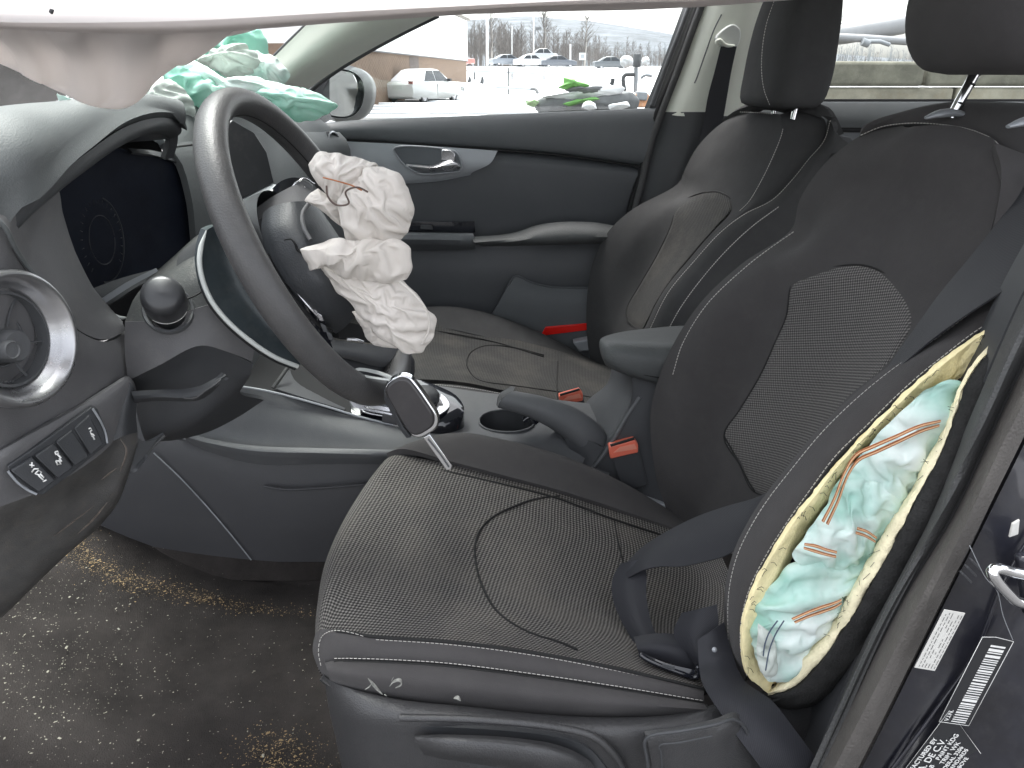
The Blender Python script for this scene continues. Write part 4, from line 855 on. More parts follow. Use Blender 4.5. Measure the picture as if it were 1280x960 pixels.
# passenger airbag on the dash top
pa = thing('passenger_airbag', 'teal green passenger airbag crumpled on top of the dashboard', 'airbag', tuple(W(290, 150, .30)))
def pf(name, o, y, b, sd, mt, f=9, amp=.03, n=34, st=Vector((1, 1, 1)), back=.5):
    m = MB(); puff(m, o, y, b, sd, f, amp, n, 110, st=st, back=back); return m.build(name, mt, pa)
pf('back_fold', [(262, 40), (285, 34), (308, 34), (328, 38), (334, 58), (332, 92), (320, 110), (290, 104), (262, 92), (240, 78), (230, 62)], .42, .05, 2, AIRT, 8, .04)
pf('roll_fold', [(288, 62), (310, 58), (324, 70), (322, 88), (306, 96), (284, 96), (262, 84), (248, 78), (262, 68)], .30, .05, 21, AIRS, 14, .05)
pf('crest_fold', [(318, 64), (334, 66), (350, 78), (362, 92), (358, 104), (345, 112), (325, 108), (308, 96), (306, 80)], .34, .045, 6, AIRG, 9, .03)
pf('pale_fold', [(216, 92), (232, 78), (256, 82), (276, 96), (290, 106), (330, 100), (356, 106), (380, 118), (378, 134), (340, 142), (290, 146), (252, 136), (232, 120)], .22, .07, 4, mat('airbag_nylon_bright', (.70, .80, .76), .6), 8, .03)
pf('left_fold', [(206, 88), (222, 80), (246, 92), (262, 100), (288, 112), (292, 130), (276, 148), (252, 152), (236, 140), (222, 120), (208, 104)], .16, .05, 31, AIRT, 8, .035)
pf('hem_fold', [(160, 132), (176, 118), (196, 104), (214, 100), (230, 110), (242, 128), (244, 146), (228, 154), (205, 146), (180, 142)], .08, .04, 14, AIRS, 16, .03, st=Vector((.6, 1, 1.8)))
pf('tip_fold', [(318, 116), (342, 108), (372, 110), (396, 116), (412, 124), (423, 132), (410, 142), (392, 150), (372, 152), (350, 148), (332, 138)], .18, .045, 18, AIRT, 5, .022, st=Vector((.6, 1, 1.4)))
pf('far_fold', [(70, 118), (80, 126), (96, 130), (150, 132), (176, 140), (150, 148), (100, 144), (80, 136)], .02, .03, 24, AIRG, 12, .02)
# side curtain airbag along the roof rail above the camera side
ca = thing('curtain_airbag', 'blurry pinkish white side curtain airbag drooping across the top of the view', 'airbag', (0, -.66, 1.12))
CD1 = grid([[(-160, -60, -.68), (0, -60, -.68), (150, -60, -.68), (300, -60, -.68), (430, -60, -.68)],
            [(-160, 20, -.70), (0, 20, -.72), (140, 20, -.73), (280, 8, -.72), (420, -6, -.70)],
            [(-160, 30, -.68), (0, 62, -.69), (140, 70, -.70), (260, 45, -.69), (400, 0, -.68)],
            [(-120, 46, -.66), (0, 80, -.665), (70, 113, -.665), (125, 135, -.662), (160, 132, -.66), (205, 94, -.66), (300, 30, -.655)]], 110, 60)
CD1 = drape(np.array([[tuple(p) for p in r] for r in CD1]), 1.01, 120, .6, .008, 5, .007, sx=1.07)
patch('drooping_fold', None, AIRC, ca, thick=.004, G=[[Vector(p) for p in r] for r in CD1])
CD2 = grid([[(-160, -80, -.70), (200, -80, -.70), (500, -80, -.70), (760, -80, -.70), (1100, -80, -.70)],
            [(-160, -20, -.75), (200, -20, -.75), (500, -20, -.75), (760, -20, -.75), (1100, -20, -.75)],
            [(-160, 16, -.77), (60, 26, -.77), (250, 26, -.77), (460, 14, -.77), (700, 0, -.77), (1100, -14, -.75)],
            [(-160, 22, -.75), (60, 38, -.75), (240, 40, -.75), (420, 27, -.75), (600, 15, -.75), (800, 9, -.75), (900, 4, -.75), (1100, -12, -.72)],
            [(-160, 14, -.71), (60, 30, -.71), (240, 32, -.71), (420, 27, -.71), (600, 16, -.71), (800, 11, -.71), (900, 6, -.71), (1100, -12, -.70)]], 170, 50)
CD2 = drape(np.array([[tuple(p) for p in r] for r in CD2]), 1.03, 90, .5, .02, 8, .003, sx=1.0)
patch('hanging_roll', None, AIRC, ca, thick=.004, G=[[Vector(p) for p in r] for r in CD2])
slab('fabric_tag', [(62, 10, -.79), (66, 12, -.79), (64, 18, -.79), (60, 15, -.79)], PLN, ca, (0, .002, 0), None, .0004)
# ================================================================ CENTRE CONSOLE
cc = thing('centre_console', 'dark centre console with gear surround, cup holder and padded armrest', 'console', (-.1, -.02, .3))
# side wall towards the driver
patch('side_panel', [[(150, 470, -.12), (232, 540, -.13), (330, 560, -.135), (430, 566, -.135), (560, 566, -.135), (700, 590, -.13)],
                     [(140, 560, -.135), (205, 556, -.145), (330, 600, -.15), (430, 610, -.15), (560, 600, -.145), (700, 620, -.14)],
                     [(90, 640, -.14), (200, 650, -.15), (330, 655, -.155), (430, 655, -.155), (560, 650, -.15), (700, 660, -.15)],
                     [(60, 668, -.14), (170, 697, -.145), (330, 702, -.15), (430, 702, -.15), (560, 700, -.15), (700, 700, -.15)]], PLC, cc, 50, 26, .01)
tubeo('panel_joint', [(192, 566, -.153), (225, 597, -.156), (262, 637, -.158), (290, 670, -.158), (314, 700, -.155)], .0011, PGR, cc, 6, 24)
# horizontal lip catching light, and the sloping upper side
patch('side_ledge', [[(225, 538, -.16), (260, 548, -.16), (320, 557, -.16), (400, 560, -.16), (520, 563, -.155)], [(228, 544, -.165), (260, 553, -.17), (320, 562, -.17), (400, 565, -.17), (520, 568, -.16)], [(240, 556, -.15), (265, 566, -.155), (320, 580, -.155), (400, 580, -.155), (520, 580, -.15)]], PL, cc, 30, 8, .006)
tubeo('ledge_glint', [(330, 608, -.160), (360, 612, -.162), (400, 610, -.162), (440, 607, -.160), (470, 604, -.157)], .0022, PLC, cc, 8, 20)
patch('upper_side', [[(250, 500, -.11), (300, 485, -.11), (360, 497, -.10), (440, 520, -.09), (530, 537, -.08), (560, 540, -.075)],
                     [(240, 520, -.13), (300, 520, -.13), (360, 527, -.125), (440, 540, -.12), (515, 548, -.11), (560, 550, -.10)],
                     [(228, 538, -.14), (300, 545, -.14), (360, 552, -.14), (440, 557, -.135), (515, 563, -.13), (560, 566, -.12)],
                     [(222, 548, -.15), (300, 558, -.152), (360, 566, -.152), (440, 572, -.15), (515, 578, -.145), (560, 582, -.13)]], PL, cc, 40, 18, .008)
tubeo('upper_edge', [(300, 483, -.112), (335, 489, -.11), (400, 506, -.10), (450, 521, -.09), (500, 533, -.085)], .0020, PGR, cc, 8, 30)
patch('front_tray', [[(300, 440, -.0), (360, 450, .0), (430, 470, .0)], [(290, 480, -.10), (360, 494, -.10), (440, 518, -.09)]], BLK, cc, 14, 8, .02)
tubeo('tray_rim', [(362, 456, -.06), (352, 470, -.08), (341, 485, -.10)], .003, RUB, cc, 8, 12)
patch('tray_floor', [[(360, 462, -.03), (400, 480, -.03), (440, 500, -.03)], [(345, 486, -.10), (390, 500, -.10), (430, 512, -.09)]], PLN, cc, 10, 6, .005)
# top deck
deck = .535
DECK = [[(430, 470, .10), (520, 478, .09), (600, 490, .08), (700, 500, .07), (780, 510, .06)], [(440, 500, .03), (520, 500, .03), (600, 515, .02), (700, 522, .0), (780, 530, .0)], [(470, 545, -.085), (540, 542, -.085), (580, 545, -.085), (650, 558, -.085), (730, 575, -.085)], [(480, 560, -.10), (540, 550, -.10), (590, 553, -.10), (650, 566, -.10), (730, 590, -.10)]]
dk_ = patch('top_deck', DECK, PL, cc, 150, 100, .01)
DG = grid(DECK, 80, 60)
# gear surround: rounded raised plinth
ringloft('gear_plinth', [[(p[0], p[1]+26, p[2]) for p in [(430, 520, -.085), (470, 534, -.09), (520, 540, -.09), (560, 535, -.08), (580, 520, -.05), (574, 500, -.01), (550, 486, .03), (510, 474, .05), (460, 470, .05), (425, 480, .0)]],
                         [(428, 516, -.083), (470, 531, -.088), (520, 541, -.09), (562, 534, -.08), (580, 516, -.05), (573, 497, -.01), (549, 483, .03), (510, 472, .05), (460, 468, .05), (423, 478, .0)],
                         [(432, 512, -.08), (470, 525, -.085), (520, 533, -.087), (556, 526, -.077), (572, 511, -.05), (566, 495, -.012), (544, 483, .025), (508, 474, .045), (462, 470, .045), (427, 478, -.003)]], GLB, cc, 60)
slab('gear_inlay', [(450, 512, -.081), (480, 520, -.085), (520, 527, -.087), (546, 520, -.077), (562, 508, -.05), (556, 495, -.012), (538, 486, .022), (508, 479, .04), (480, 478, .035)], SIL, cc, (0, .001, -.003), 50, .0012)
slab('gear_inlay_dark', [(455, 508, -.0815), (480, 514, -.085), (512, 520, -.0865), (534, 513, -.077), (545, 504, -.05), (540, 494, -.012), (524, 488, .020), (500, 483, .035), (480, 482, .03)], GLB, cc, (0, .001, -.002), 50, .001)
m = MB(); gk = W(530, 494, -.03); m.lathe(gk, Vector((.05, -.1, 1)), [(.026, -.02), (.027, 0), (.022, .008), (.010, .012), (0, .013)], 30); m.build('gear_boot', PLN, cc, angle=50)
m = MB(); m.lathe(W(505, 480, -.03), Vector((-.1, 0, 1)), [(.014, -.03), (.013, .0), (.022, .02), (.024, .04), (.018, .055), (0, .058)], 24); m.build('gear_knob', PLN, cc, angle=60)
slab('console_button', [(478, 516, -.0875), (497, 521, -.0885), (496, 530, -.091), (477, 526, -.09)], PLC, cc, (0, .001, -.003), None, .001)
# silver strip left
patch('silver_strip', [[(436, 500, -.075), (460, 505, -.078), (490, 510, -.08)], [(442, 509, -.08), (462, 514, -.084), (490, 519, -.085)]], SIL, cc, 10, 4, .003)
# cup holder
cuo = oval(634, 526, 35, 14, 0, 28, 2.2)
P = onsurf(cuo, DG, .003)
cyc = sum(P, Vector())/len(P); zc = cyc.z
tubeo('cup_holder_rim', P, .0018, PL, cc, 8, 48, True)
m = MB(); top = cr(P, 40, True); vs = top+[cyc+(p-cyc)*.9-Vector((0, 0, .055)) for p in top]; fs = [(i, (i+1) % 40, (i+1) % 40+40, i+40) for i in range(40)]+[tuple(range(40, 80))]
m.add(vs, fs); m.build('cup_holder', PLN, cc, angle=40)
bm = bmesh.new(); bm.from_mesh(dk_.data); kill = []
for f in bm.faces:
    d = f.calc_center_median()+org(dk_)-CAM; z = d.dot(CF); U = 640+FP*d.dot(CR)/z; Vv = 480-FP*d.dot(CU)/z
    if ((U-634)/34.5)**2+((Vv-526)/13.5)**2 < 1: kill.append(f)
bmesh.ops.delete(bm, geom=kill, context='FACES'); bm.to_mesh(dk_.data); bm.free()
cin = W(655, 522, -.04); cin.z = zc+.012
tubeo('cup_finger', [cin, cin+Vector((.012, 0, .008)), cin+Vector((.022, 0, -.004))], .006, GLB, cc, 10, 10)
tubeo('deck_slot', onsurf([(655, 519), (680, 521), (705, 527)], DG, .002), .006, BLK, cc, 8, 12)
# arm rest box
patch('box_side', [[(790, 470, -.088), (812, 468, -.088), (850, 462, -.088)], [(790, 500, -.09), (812, 492, -.09), (840, 484, -.09)], [(770, 540, -.09), (800, 540, -.095), (845, 540, -.09)], [(735, 590, -.09), (790, 600, -.095), (850, 620, -.09)], [(700, 640, -.09), (780, 680, -.10), (860, 700, -.09)]], PLN, cc, 20, 18, .01)
patch('box_front', [[(765, 455, .08), (775, 462, .02), (798, 468, -.083)], [(760, 478, .08), (772, 484, .02), (800, 492, -.085)], [(735, 500, .08), (750, 520, .0), (778, 540, -.085)], [(712, 530, .06), (725, 560, .0), (740, 590, -.085)], [(690, 560, .05), (700, 600, .0), (700, 640, -.085)]], PL, cc, 16, 16, .01)
tubeo('box_edge', [(800, 496, -.09), (784, 520, -.09), (768, 548, -.092), (742, 584, -.09), (722, 600, -.09)], .0035, PL, cc, 8, 20)
def loopxy(pts): return pts
AR = [[(762, 460, -.085), (800, 474, -.10), (835, 482, -.10), (880, 486, -.09), (900, 470, .06), (870, 440, .09), (800, 436, .09), (766, 446, .04)],
      [(757, 448, -.09), (798, 469, -.108), (838, 477, -.105), (895, 480, -.09), (905, 440, .07), (870, 416, .095), (800, 418, .095), (760, 430, .04)],
      [(757, 432, -.08), (790, 444, -.105), (832, 450, -.108), (890, 450, -.095), (905, 418, .07), (870, 408, .09), (800, 412, .09), (758, 420, .04)],
      [(764, 426, -.07), (795, 432, -.09), (835, 434, -.09), (885, 434, -.08), (900, 414, .06), (868, 408.5, .08), (802, 412, .08), (768, 418, .035)]]
ringloft('armrest', AR, ARM, cc, 60, sm=4)
tubeo('armrest_seam', [(760, 447, -.087), (798, 466, -.107), (838, 474, -.107), (870, 477, -.1)], .0014, BLK, cc, 6, 30)
# ---- hand brake
hb = thing('handbrake_lever', 'black handbrake lever beside the cup holder', 'handbrake', tuple(W(740, 590, -.07)))
patch('grip', [[(652, 492, -.035), (690, 500, -.035), (730, 517, -.035), (756, 538, -.035), (765, 560, -.035)],
               [(642, 489, -.055), (680, 497, -.06), (725, 515, -.062), (752, 538, -.062), (762, 565, -.06)],
               [(628, 498, -.07), (668, 510, -.078), (712, 532, -.08), (738, 555, -.08), (750, 582, -.075)],
               [(622, 508, -.065), (660, 520, -.072), (700, 540, -.075), (722, 560, -.075), (726, 584, -.07)],
               [(626, 510, -.04), (664, 522, -.04), (700, 545, -.04), (716, 568, -.04), (718, 590, -.04)]], PL, hb, 40, 24, .005)
slab('grip_end', [(626, 499, -.071), (642, 489, -.057), (636, 488, -.05), (622, 496, -.06), (620, 508, -.066), (624, 509, -.07)], PLN, hb, (.004, .02, 0), None, .002)
patch('boot', [[(705, 545, -.07), (735, 550, -.08), (765, 566, -.08)], [(716, 575, -.075), (742, 580, -.088), (764, 582, -.085)], [(712, 596, -.09), (738, 600, -.10), (760, 598, -.10)]], PLN, hb, 16, 12, .01)
# ---- buckles
def buckle(name, label, u0, v0, y, sc, lean=0):
    b = thing(name, label, 'buckle', tuple(W(u0, v0+55*sc, y)), 'seat belt buckles')
    P = [(u0-17*sc, v0+7*sc), (u0+15*sc, v0-5*sc), (u0+20*sc, v0+6*sc), (u0+32*sc, v0+52*sc), (u0-2*sc, v0+60*sc)]
    slab('buckle_body', [(u, v, y) for u, v in P], PLN, b, (0, .022*1, 0), None, .004)
    slab('release_button', [(u0-18*sc, v0+3*sc, y-.004), (u0+14*sc, v0-6*sc, y-.004), (u0+19*sc, v0+1*sc, y-.004), (u0+19*sc, v0+10*sc, y-.004), (u0-16*sc, v0+18*sc, y-.004)], RED, b, (0, .018, 0), None, .002)
    tubeo('buckle_slot', [(u0-16*sc, v0+1*sc, y-.002), (u0+14*sc, v0-8*sc, y-.002)], .0026, BLK, b, 6)
    slab('button_mark', [(u0-12*sc, v0+10*sc, y-.0055), (u0-4*sc, v0+3*sc, y-.0055), (u0+14*sc, v0-1*sc, y-.0055), (u0+17*sc, v0+5*sc, y-.0055)], mat('buckle_red_light', (.75, .28, .20), .4), b, (0, .001, 0), None, 0)
    return b
bk1 = buckle('belt_buckle', 'red buckle standing beside the driver seat backrest', 779, 556, -.105, 1.0)
bk2_ = buckle('belt_buckle', 'red buckle lying on the rear of the passenger seat cushion', 713, 493, .14, .82)
# seat rail bits behind the driver buckle
rl = thing('seat_rail', 'metal seat rail glimpsed between console and driver seat', 'rail', tuple(W(820, 640, -.10)))
slab('rail_plate', [(806, 622, -.11), (832, 632, -.11), (850, 656, -.11), (838, 660, -.11), (812, 640, -.11)], PGR, rl, (0, .02, -.004), None, .001)
slab('rail_clip', [(780, 600, -.10), (806, 610, -.10), (800, 618, -.10), (778, 610, -.10)], PLN, rl, (0, .02, -.004), None, .001)
# ================================================================ CAR KEY hanging from the wheel
ky = thing('car_key', 'black flip key with a silver edge hanging from a white tie on the steering wheel', 'key', tuple(W(555, 585, -.50)))
yk = -.50
fo = [(486, 477), (500, 470), (512, 472), (520, 480), (538, 505), (548, 522), (547, 534), (536, 543), (524, 548), (514, 545), (504, 532), (492, 512), (482, 494), (481, 484)]
slab('fob_shell', [(u, v, yk) for u, v in fo], CHR, ky, (0, .012, 0), 60, .002)
slab('fob_face', [(486+(u-514)*.0+(u-486)*1.0 if False else 513+(u-513)*.90-2, 509+(v-509)*.92, yk-.004) for u, v in fo], mat('fob_black', (.035, .033, .035), .3, grain=.1, var=.15, dust=.1), ky, (0, .008, 0), 60, .0025)
slab('fob_side', [(480, 486, yk+.002), (484, 494, yk-.001), (504, 534, yk-.001), (514, 547, yk-.001), (508, 548, yk+.004), (498, 534, yk+.004), (480, 500, yk+.004)], PLN, ky, (0, .008, 0), None, .001)
slab('key_blade', [(529, 547, yk+.003), (537, 543, yk+.003), (565, 582, yk+.003), (564, 587, yk+.003), (558, 588, yk+.003)], CHR, ky, (0, .0025, 0), None, .0006)
tubeo('blade_groove', [(535, 549, yk+.0022), (550, 568, yk+.0022), (561, 584, yk+.0022)], .0008, PL, ky, 6, 20)
tie = tubeo('plastic_tie', [(500, 476, yk+.004), (480, 474, yk+.01), (455, 470, yk+.03), (440, 466, yk+.05), (446, 462, yk+.05), (465, 464, yk+.04), (484, 470, yk+.02), (497, 477, yk+.006)], .0022, WHT, ky, 8, 50, flat=.5)
# ================================================================ DRIVER SEAT
ds = thing('front_seat', 'charcoal cloth driver seat with its side bolster torn open to yellow foam', 'car seat', (.1, -.36, .3))
def bulge(h): return lambda a, b, p: h*sin(pi*a)*sin(pi*b)+noise.noise(p*14)*.0015
# cushion insert
c_far = [(478, 578, -.20), (492, 569, -.20), (520, 572, -.195), (600, 590, -.19), (680, 610, -.19), (760, 635, -.19), (850, 666, -.19), (900, 690, -.19)]
c_near = [(398, 792, -.575), (404, 792, -.585), (420, 791, -.590), (470, 793, -.595), (560, 800, -.60), (650, 812, -.605), (760, 832, -.61), (880, 858, -.61)]
c_m1 = [(446, 622, -.28), (460, 612, -.28), (500, 616, -.28), (580, 632, -.28), (670, 655, -.28), (760, 680, -.28), (850, 708, -.28), (920, 740, -.28)]
c_m2 = [(412, 690, -.42), (424, 680, -.42), (470, 688, -.42), (560, 702, -.42), (650, 722, -.42), (750, 748, -.42), (850, 776, -.42), (920, 800, -.42)]
c_m3 = [(399, 752, -.53), (406, 746, -.535), (440, 750, -.54), (520, 757, -.54), (620, 770, -.54), (740, 794, -.54), (840, 816, -.54), (920, 836, -.54)]
c_m0 = [(464, 596, -.235), (478, 586, -.235), (510, 592, -.235), (590, 610, -.235), (675, 632, -.235), (760, 656, -.235), (850, 686, -.235), (910, 712, -.235)]
def frontwrap(rows, dx=.05, dz=-.10):
    out = []
    for r in rows:
        r = L3(r); p = r[0]; out.append([p+Vector((dx*.6, 0, dz*1.3)), p+Vector((-.002, 0, dz*.6)), p+Vector((-.006, 0, dz*.2))]+r)
    return out
patch('cushion_insert', frontwrap([c_far, c_m0, c_m1, c_m2, c_m3, c_near]), MESH, ds, 90, 60, .012, lambda a, b, p: noise.noise(p*12)*.0015)
A1 = [(722, 812, -.6), (700, 803, -.603), (660, 790, -.57), (625, 768, -.52), (604, 735, -.46), (595, 705, -.41), (594, 680, -.37), (602, 660, -.33), (618, 645, -.29), (640, 634, -.25), (668, 624, -.22), (700, 620, -.2)]
CG = grid([c_far, c_m0, c_m1, c_m2, c_m3, c_near], 90, 80)
CG2 = CG
ar = onsurf(A1, CG2); seam(ar, ds, SEAM, 'insert_seam', .0016, 80)
seam(onsurf([(768, 652, 0), (772, 675, 0), (778, 700, 0), (785, 730, 0), (800, 775, 0), (812, 800, 0)], CG2), ds, SEAM, 'insert_seam', .0014, 60)
seam(onsurf([(486, 573, 0), (560, 590, 0), (620, 603, 0), (700, 624, 0), (770, 650, 0), (850, 676, 0)], CG2), ds, SEAM, 'insert_seam', .0016, 60)
# far bolster
fb = [[(486, 574, -.20), (505, 568, -.195), (560, 580, -.19), (620, 596, -.19), (700, 618, -.19), (780, 645, -.19), (860, 674, -.19)],
      [(500, 568, -.185), (520, 560, -.175), (570, 562, -.165), (620, 572, -.16), (700, 596, -.16), (780, 628, -.16), (855, 664, -.165)],
      [(512, 566, -.165), (530, 556, -.15), (575, 550, -.14), (620, 557, -.135), (700, 578, -.135), (780, 614, -.14), (850, 655, -.145)],
      [(518, 566, -.14), (535, 557, -.125), (575, 551, -.115), (620, 558, -.112), (700, 580, -.112), (780, 616, -.115), (850, 660, -.12)],
      [(524, 590, -.125), (540, 585, -.115), (575, 580, -.108), (620, 590, -.108), (700, 612, -.108), (780, 645, -.11), (850, 685, -.115)]]
patch('far_bolster', fb, FAB, ds, 60, 30, .01)
stitches([(518, 569, -.160), (532, 560, -.148), (548, 554, -.143), (575, 549, -.139), (620, 555.5, -.134), (700, 576.5, -.134), (780, 612.5, -.139), (850, 654, -.144)], ds, STI)
# near bolster: band between two seams, then the side
n0 = [(398, 800, -.583), (404, 788, -.592), (420, 789, -.600), (470, 797, -.606), (560, 803, -.612), (650, 814, -.616), (760, 834, -.62), (880, 862, -.62)]
n1 = [(406, 826, -.604), (418, 823, -.612), (440, 823, -.618), (500, 825, -.624), (560, 829, -.628), (650, 840, -.632), (760, 856, -.635), (880, 876, -.635)]
n01 = [tuple((a+b)/2+(0, -.6, -.003)[k] for k, (a, b) in enumerate(zip(p, q))) for p, q in zip(n0, n1)]
patch('bolster_band', [[(p[0], p[1]+2, p[2]+.012) for p in n0], n0, n01, n1, [(p[0], p[1]+4, p[2]+.004) for p in n1]], FAB, ds, 60, 20, .008)
n2 = [(412, 850, -.615), (424, 856, -.625), (445, 862, -.634), (500, 872, -.640), (560, 880, -.644), (650, 890, -.648), (760, 896, -.648), (888, 896, -.642)]
n15 = [tuple((a+b)/2+(0, 0, -.010)[k] for k, (a, b) in enumerate(zip(p, q))) for p, q in zip(n1, n2)]
patch('side_bolster', [[(p[0], p[1]+2, p[2]+.006) for p in n1], [(p[0], p[1]+3, p[2]-.001) for p in n1], n15, n2, [(p[0], p[1]+8, p[2]+.02) for p in n2]], FAB, ds, 60, 24, .008)
patch('front_corner', [[(392, 800, -.56), (396, 790, -.57), (408, 786, -.585), (424, 788, -.597), (446, 794, -.602)], [(391, 815, -.575), (397, 806, -.585), (410, 806, -.60), (424, 810, -.606), (436, 815, -.610)], [(398, 835, -.585), (404, 832, -.600), (414, 832, -.609), (424, 836, -.616), (436, 840, -.622)], [(410, 852, -.60), (416, 852, -.610), (424, 855, -.620), (432, 857, -.624), (440, 860, -.628)]], FAB, ds, 24, 20, .008)
cst = [(401, 832, -.603), (398, 815, -.598), (400, 800, -.592), (408, 791, -.598), (422, 788, -.606), (440, 791, -.610), (456, 796, -.612)]
stitches(cst, ds, STI)
stitches([(p[0], p[1]+2.5, p[2]-.002) for p in n0[3:]], ds, STI); stitches([(p[0], p[1], p[2]-.003) for p in n1[1:]], ds, STI)
seam([(p[0], p[1]-1, p[2]-.001) for p in n0[2:]], ds, SEAM, 'bolster_seam', .0018); seam([(p[0], p[1]+4, p[2]-.002) for p in n1[1:]], ds, SEAM, 'bolster_seam', .0014)
# scuffs on the side
def flake(pts, y, mt, name='scuff', r=.001):
    o = tubeo(name, [(u, v, y) for u, v in pts], lambda t: r*(.3+sin(pi*t)), mt, ds, 6, 16, flat=.3); return o
SCF = mat('scuff_pale', (.26, .26, .24), .8, var=.5, vscale=200)
for pl, r in (([(460, 848), (466, 855), (474, 864), (478, 868)], .0018), ([(456, 862), (462, 858), (466, 852)], .0009), ([(487, 858), (492, 852), (500, 850), (502, 855), (494, 860)], .0018), ([(489, 852), (492, 846)], .0006), ([(567, 873), (572, 872), (576, 876)], .0022), ([(480, 868), (484, 870)], .0007)):
    flake(pl, -.6555, SCF, r=r)
# plastic side shield
g0 = [(405, 845, -.60), (416, 853, -.62), (440, 863, -.640), (500, 876, -.652), (580, 884, -.656), (680, 894, -.658), (770, 898, -.658), (850, 893, -.652), (900, 880, -.64), (960, 870, -.62)]
g1 = [(410, 880, -.61), (424, 884, -.635), (450, 888, -.656), (500, 894, -.668), (580, 900, -.672), (680, 908, -.674), (770, 914, -.674), (850, 908, -.668), (900, 900, -.66), (960, 890, -.64)]
g2 = [(420, 925, -.61), (436, 928, -.635), (460, 930, -.656), (510, 932, -.670), (580, 936, -.674), (680, 944, -.676), (770, 950, -.676), (850, 950, -.670), (900, 950, -.66), (960, 950, -.64)]
g3 = [(436, 1000, -.60), (450, 1000, -.63), (475, 1000, -.65), (520, 1000, -.665), (580, 1000, -.67), (680, 1000, -.672), (770, 1000, -.672), (850, 1000, -.666), (900, 1000, -.65), (960, 1000, -.64)]
SHD = mat('shield_plastic', (.04, .04, .042), .42, grain=.6, gscale=620, var=.1, dust=.06)
patch('side_shield', [[(p[0], p[1]+1, p[2]+.02) for p in g0], g0, g1, g2, g3], SHD, ds, 70, 30, .006)
# height lever in its recess
tubeo('shield_ridge', [(500, 897, -.670), (600, 900, -.680), (700, 910, -.683), (740, 920, -.684), (765, 940, -.684), (785, 970, -.682)], .0035, SHD, ds, 10, 40)
patch('lever_recess', [[(512, 908, -.672), (600, 911, -.678), (700, 922, -.680), (735, 935, -.680), (762, 965, -.678)], [(516, 935, -.670), (600, 960, -.676), (680, 985, -.678), (720, 990, -.678), (750, 995, -.676)]], PLN, ds, 24, 8, .004)
patch('height_lever', [[(518, 919, -.676), (560, 918, -.686), (640, 922, -.690), (700, 932, -.690), (738, 952, -.686), (748, 975, -.682)],
                       [(519, 922, -.682), (560, 924, -.698), (640, 930, -.704), (695, 940, -.704), (726, 956, -.698), (736, 980, -.690)],
                       [(523, 932, -.684), (560, 938, -.702), (640, 946, -.708), (690, 956, -.708), (715, 970, -.700), (722, 990, -.692)],
                       [(530, 944, -.680), (560, 950, -.692), (640, 962, -.698), (690, 974, -.698), (705, 985, -.692), (710, 1000, -.686)]], SHD, ds, 36, 18, .006)
patch('recline_handle', [[(805, 914, -.690), (850, 908, -.690), (895, 898, -.684), (918, 890, -.676), (934, 908, -.672)],
                         [(808, 922, -.698), (850, 916, -.700), (895, 908, -.694), (916, 902, -.686), (936, 918, -.68)],
                         [(814, 950, -.700), (850, 950, -.702), (895, 946, -.696), (916, 942, -.688), (938, 940, -.68)],
                         [(820, 990, -.698), (850, 990, -.700), (895, 990, -.694), (916, 985, -.686), (938, 975, -.68)]], SHD, ds, 24, 18, .008)
tubeo('handle_outline', [(814, 1000, -.706), (809, 950, -.706), (806, 926, -.706), (812, 920, -.706), (850, 914, -.708), (896, 905, -.702), (915, 899, -.694), (930, 908, -.688), (936, 922, -.686)], .0016, PLN, ds, 8, 40)
tubeo('handle_outline', [(830, 1000, -.708), (826, 940, -.708), (824, 932, -.708), (850, 928, -.710), (890, 920, -.704)], .0009, PLN, ds, 8, 40)
# ---- backrest
bL = [(838, 668, -.13), (834, 640, -.13), (821, 600, -.125), (815, 560, -.125), (814, 510, -.12), (830, 455, -.12), (868, 388, -.12), (925, 330, -.125), (990, 286, -.13), (1000, 250, -.135), (1030, 205, -.14), (1078, 168, -.16), (1120, 153, -.19)]
bA = [(868, 668, -.17), (862, 640, -.17), (850, 600, -.165), (845, 560, -.16), (846, 510, -.16), (862, 455, -.16), (895, 395, -.165), (945, 338, -.17), (1005, 300, -.175), (1020, 262, -.18), (1050, 215, -.19), (1095, 178, -.21), (1135, 160, -.235)]
bI = [(880, 660, -.21), (892, 610, -.21), (905, 570, -.21), (925, 525, -.21), (948, 478, -.21), (968, 425, -.215), (982, 385, -.22), (990, 350, -.225), (1000, 330, -.23), (1040, 280, -.235), (1075, 235, -.24), (1110, 190, -.26), (1146, 158, -.27)]
bM = [(950, 720, -.36), (965, 660, -.36), (985, 600, -.36), (1010, 545, -.355), (1035, 490, -.35), (1060, 440, -.35), (1078, 400, -.35), (1090, 370, -.345), (1105, 330, -.34), (1135, 280, -.34), (1160, 235, -.34), (1180, 190, -.34), (1192, 157, -.31)]
bN = [(918, 790, -.52), (935, 710, -.515), (975, 640, -.51), (1025, 575, -.505), (1070, 520, -.50), (1110, 478, -.495), (1150, 440, -.49), (1178, 418, -.485), (1205, 370, -.47), (1230, 310, -.46), (1245, 260, -.44), (1252, 215, -.42), (1240, 172, -.375)]
patch('backrest', [bL, bA, bI, bM, bN], FAB, ds, 70, 60, .012, lambda a, b, p: noise.noise(p*9)*.003)
BG = grid([bL, bA, bI, bM, bN], 110, 110)
ip = [(991, 353), (1012, 342), (1045, 333), (1080, 332), (1112, 345), (1134, 368), (1146, 395), (1138, 418), (1118, 450), (1096, 474), (1062, 502), (1030, 534), (992, 580), (962, 618), (942, 614), (924, 580), (905, 545), (925, 512), (950, 470), (968, 430), (983, 395)]
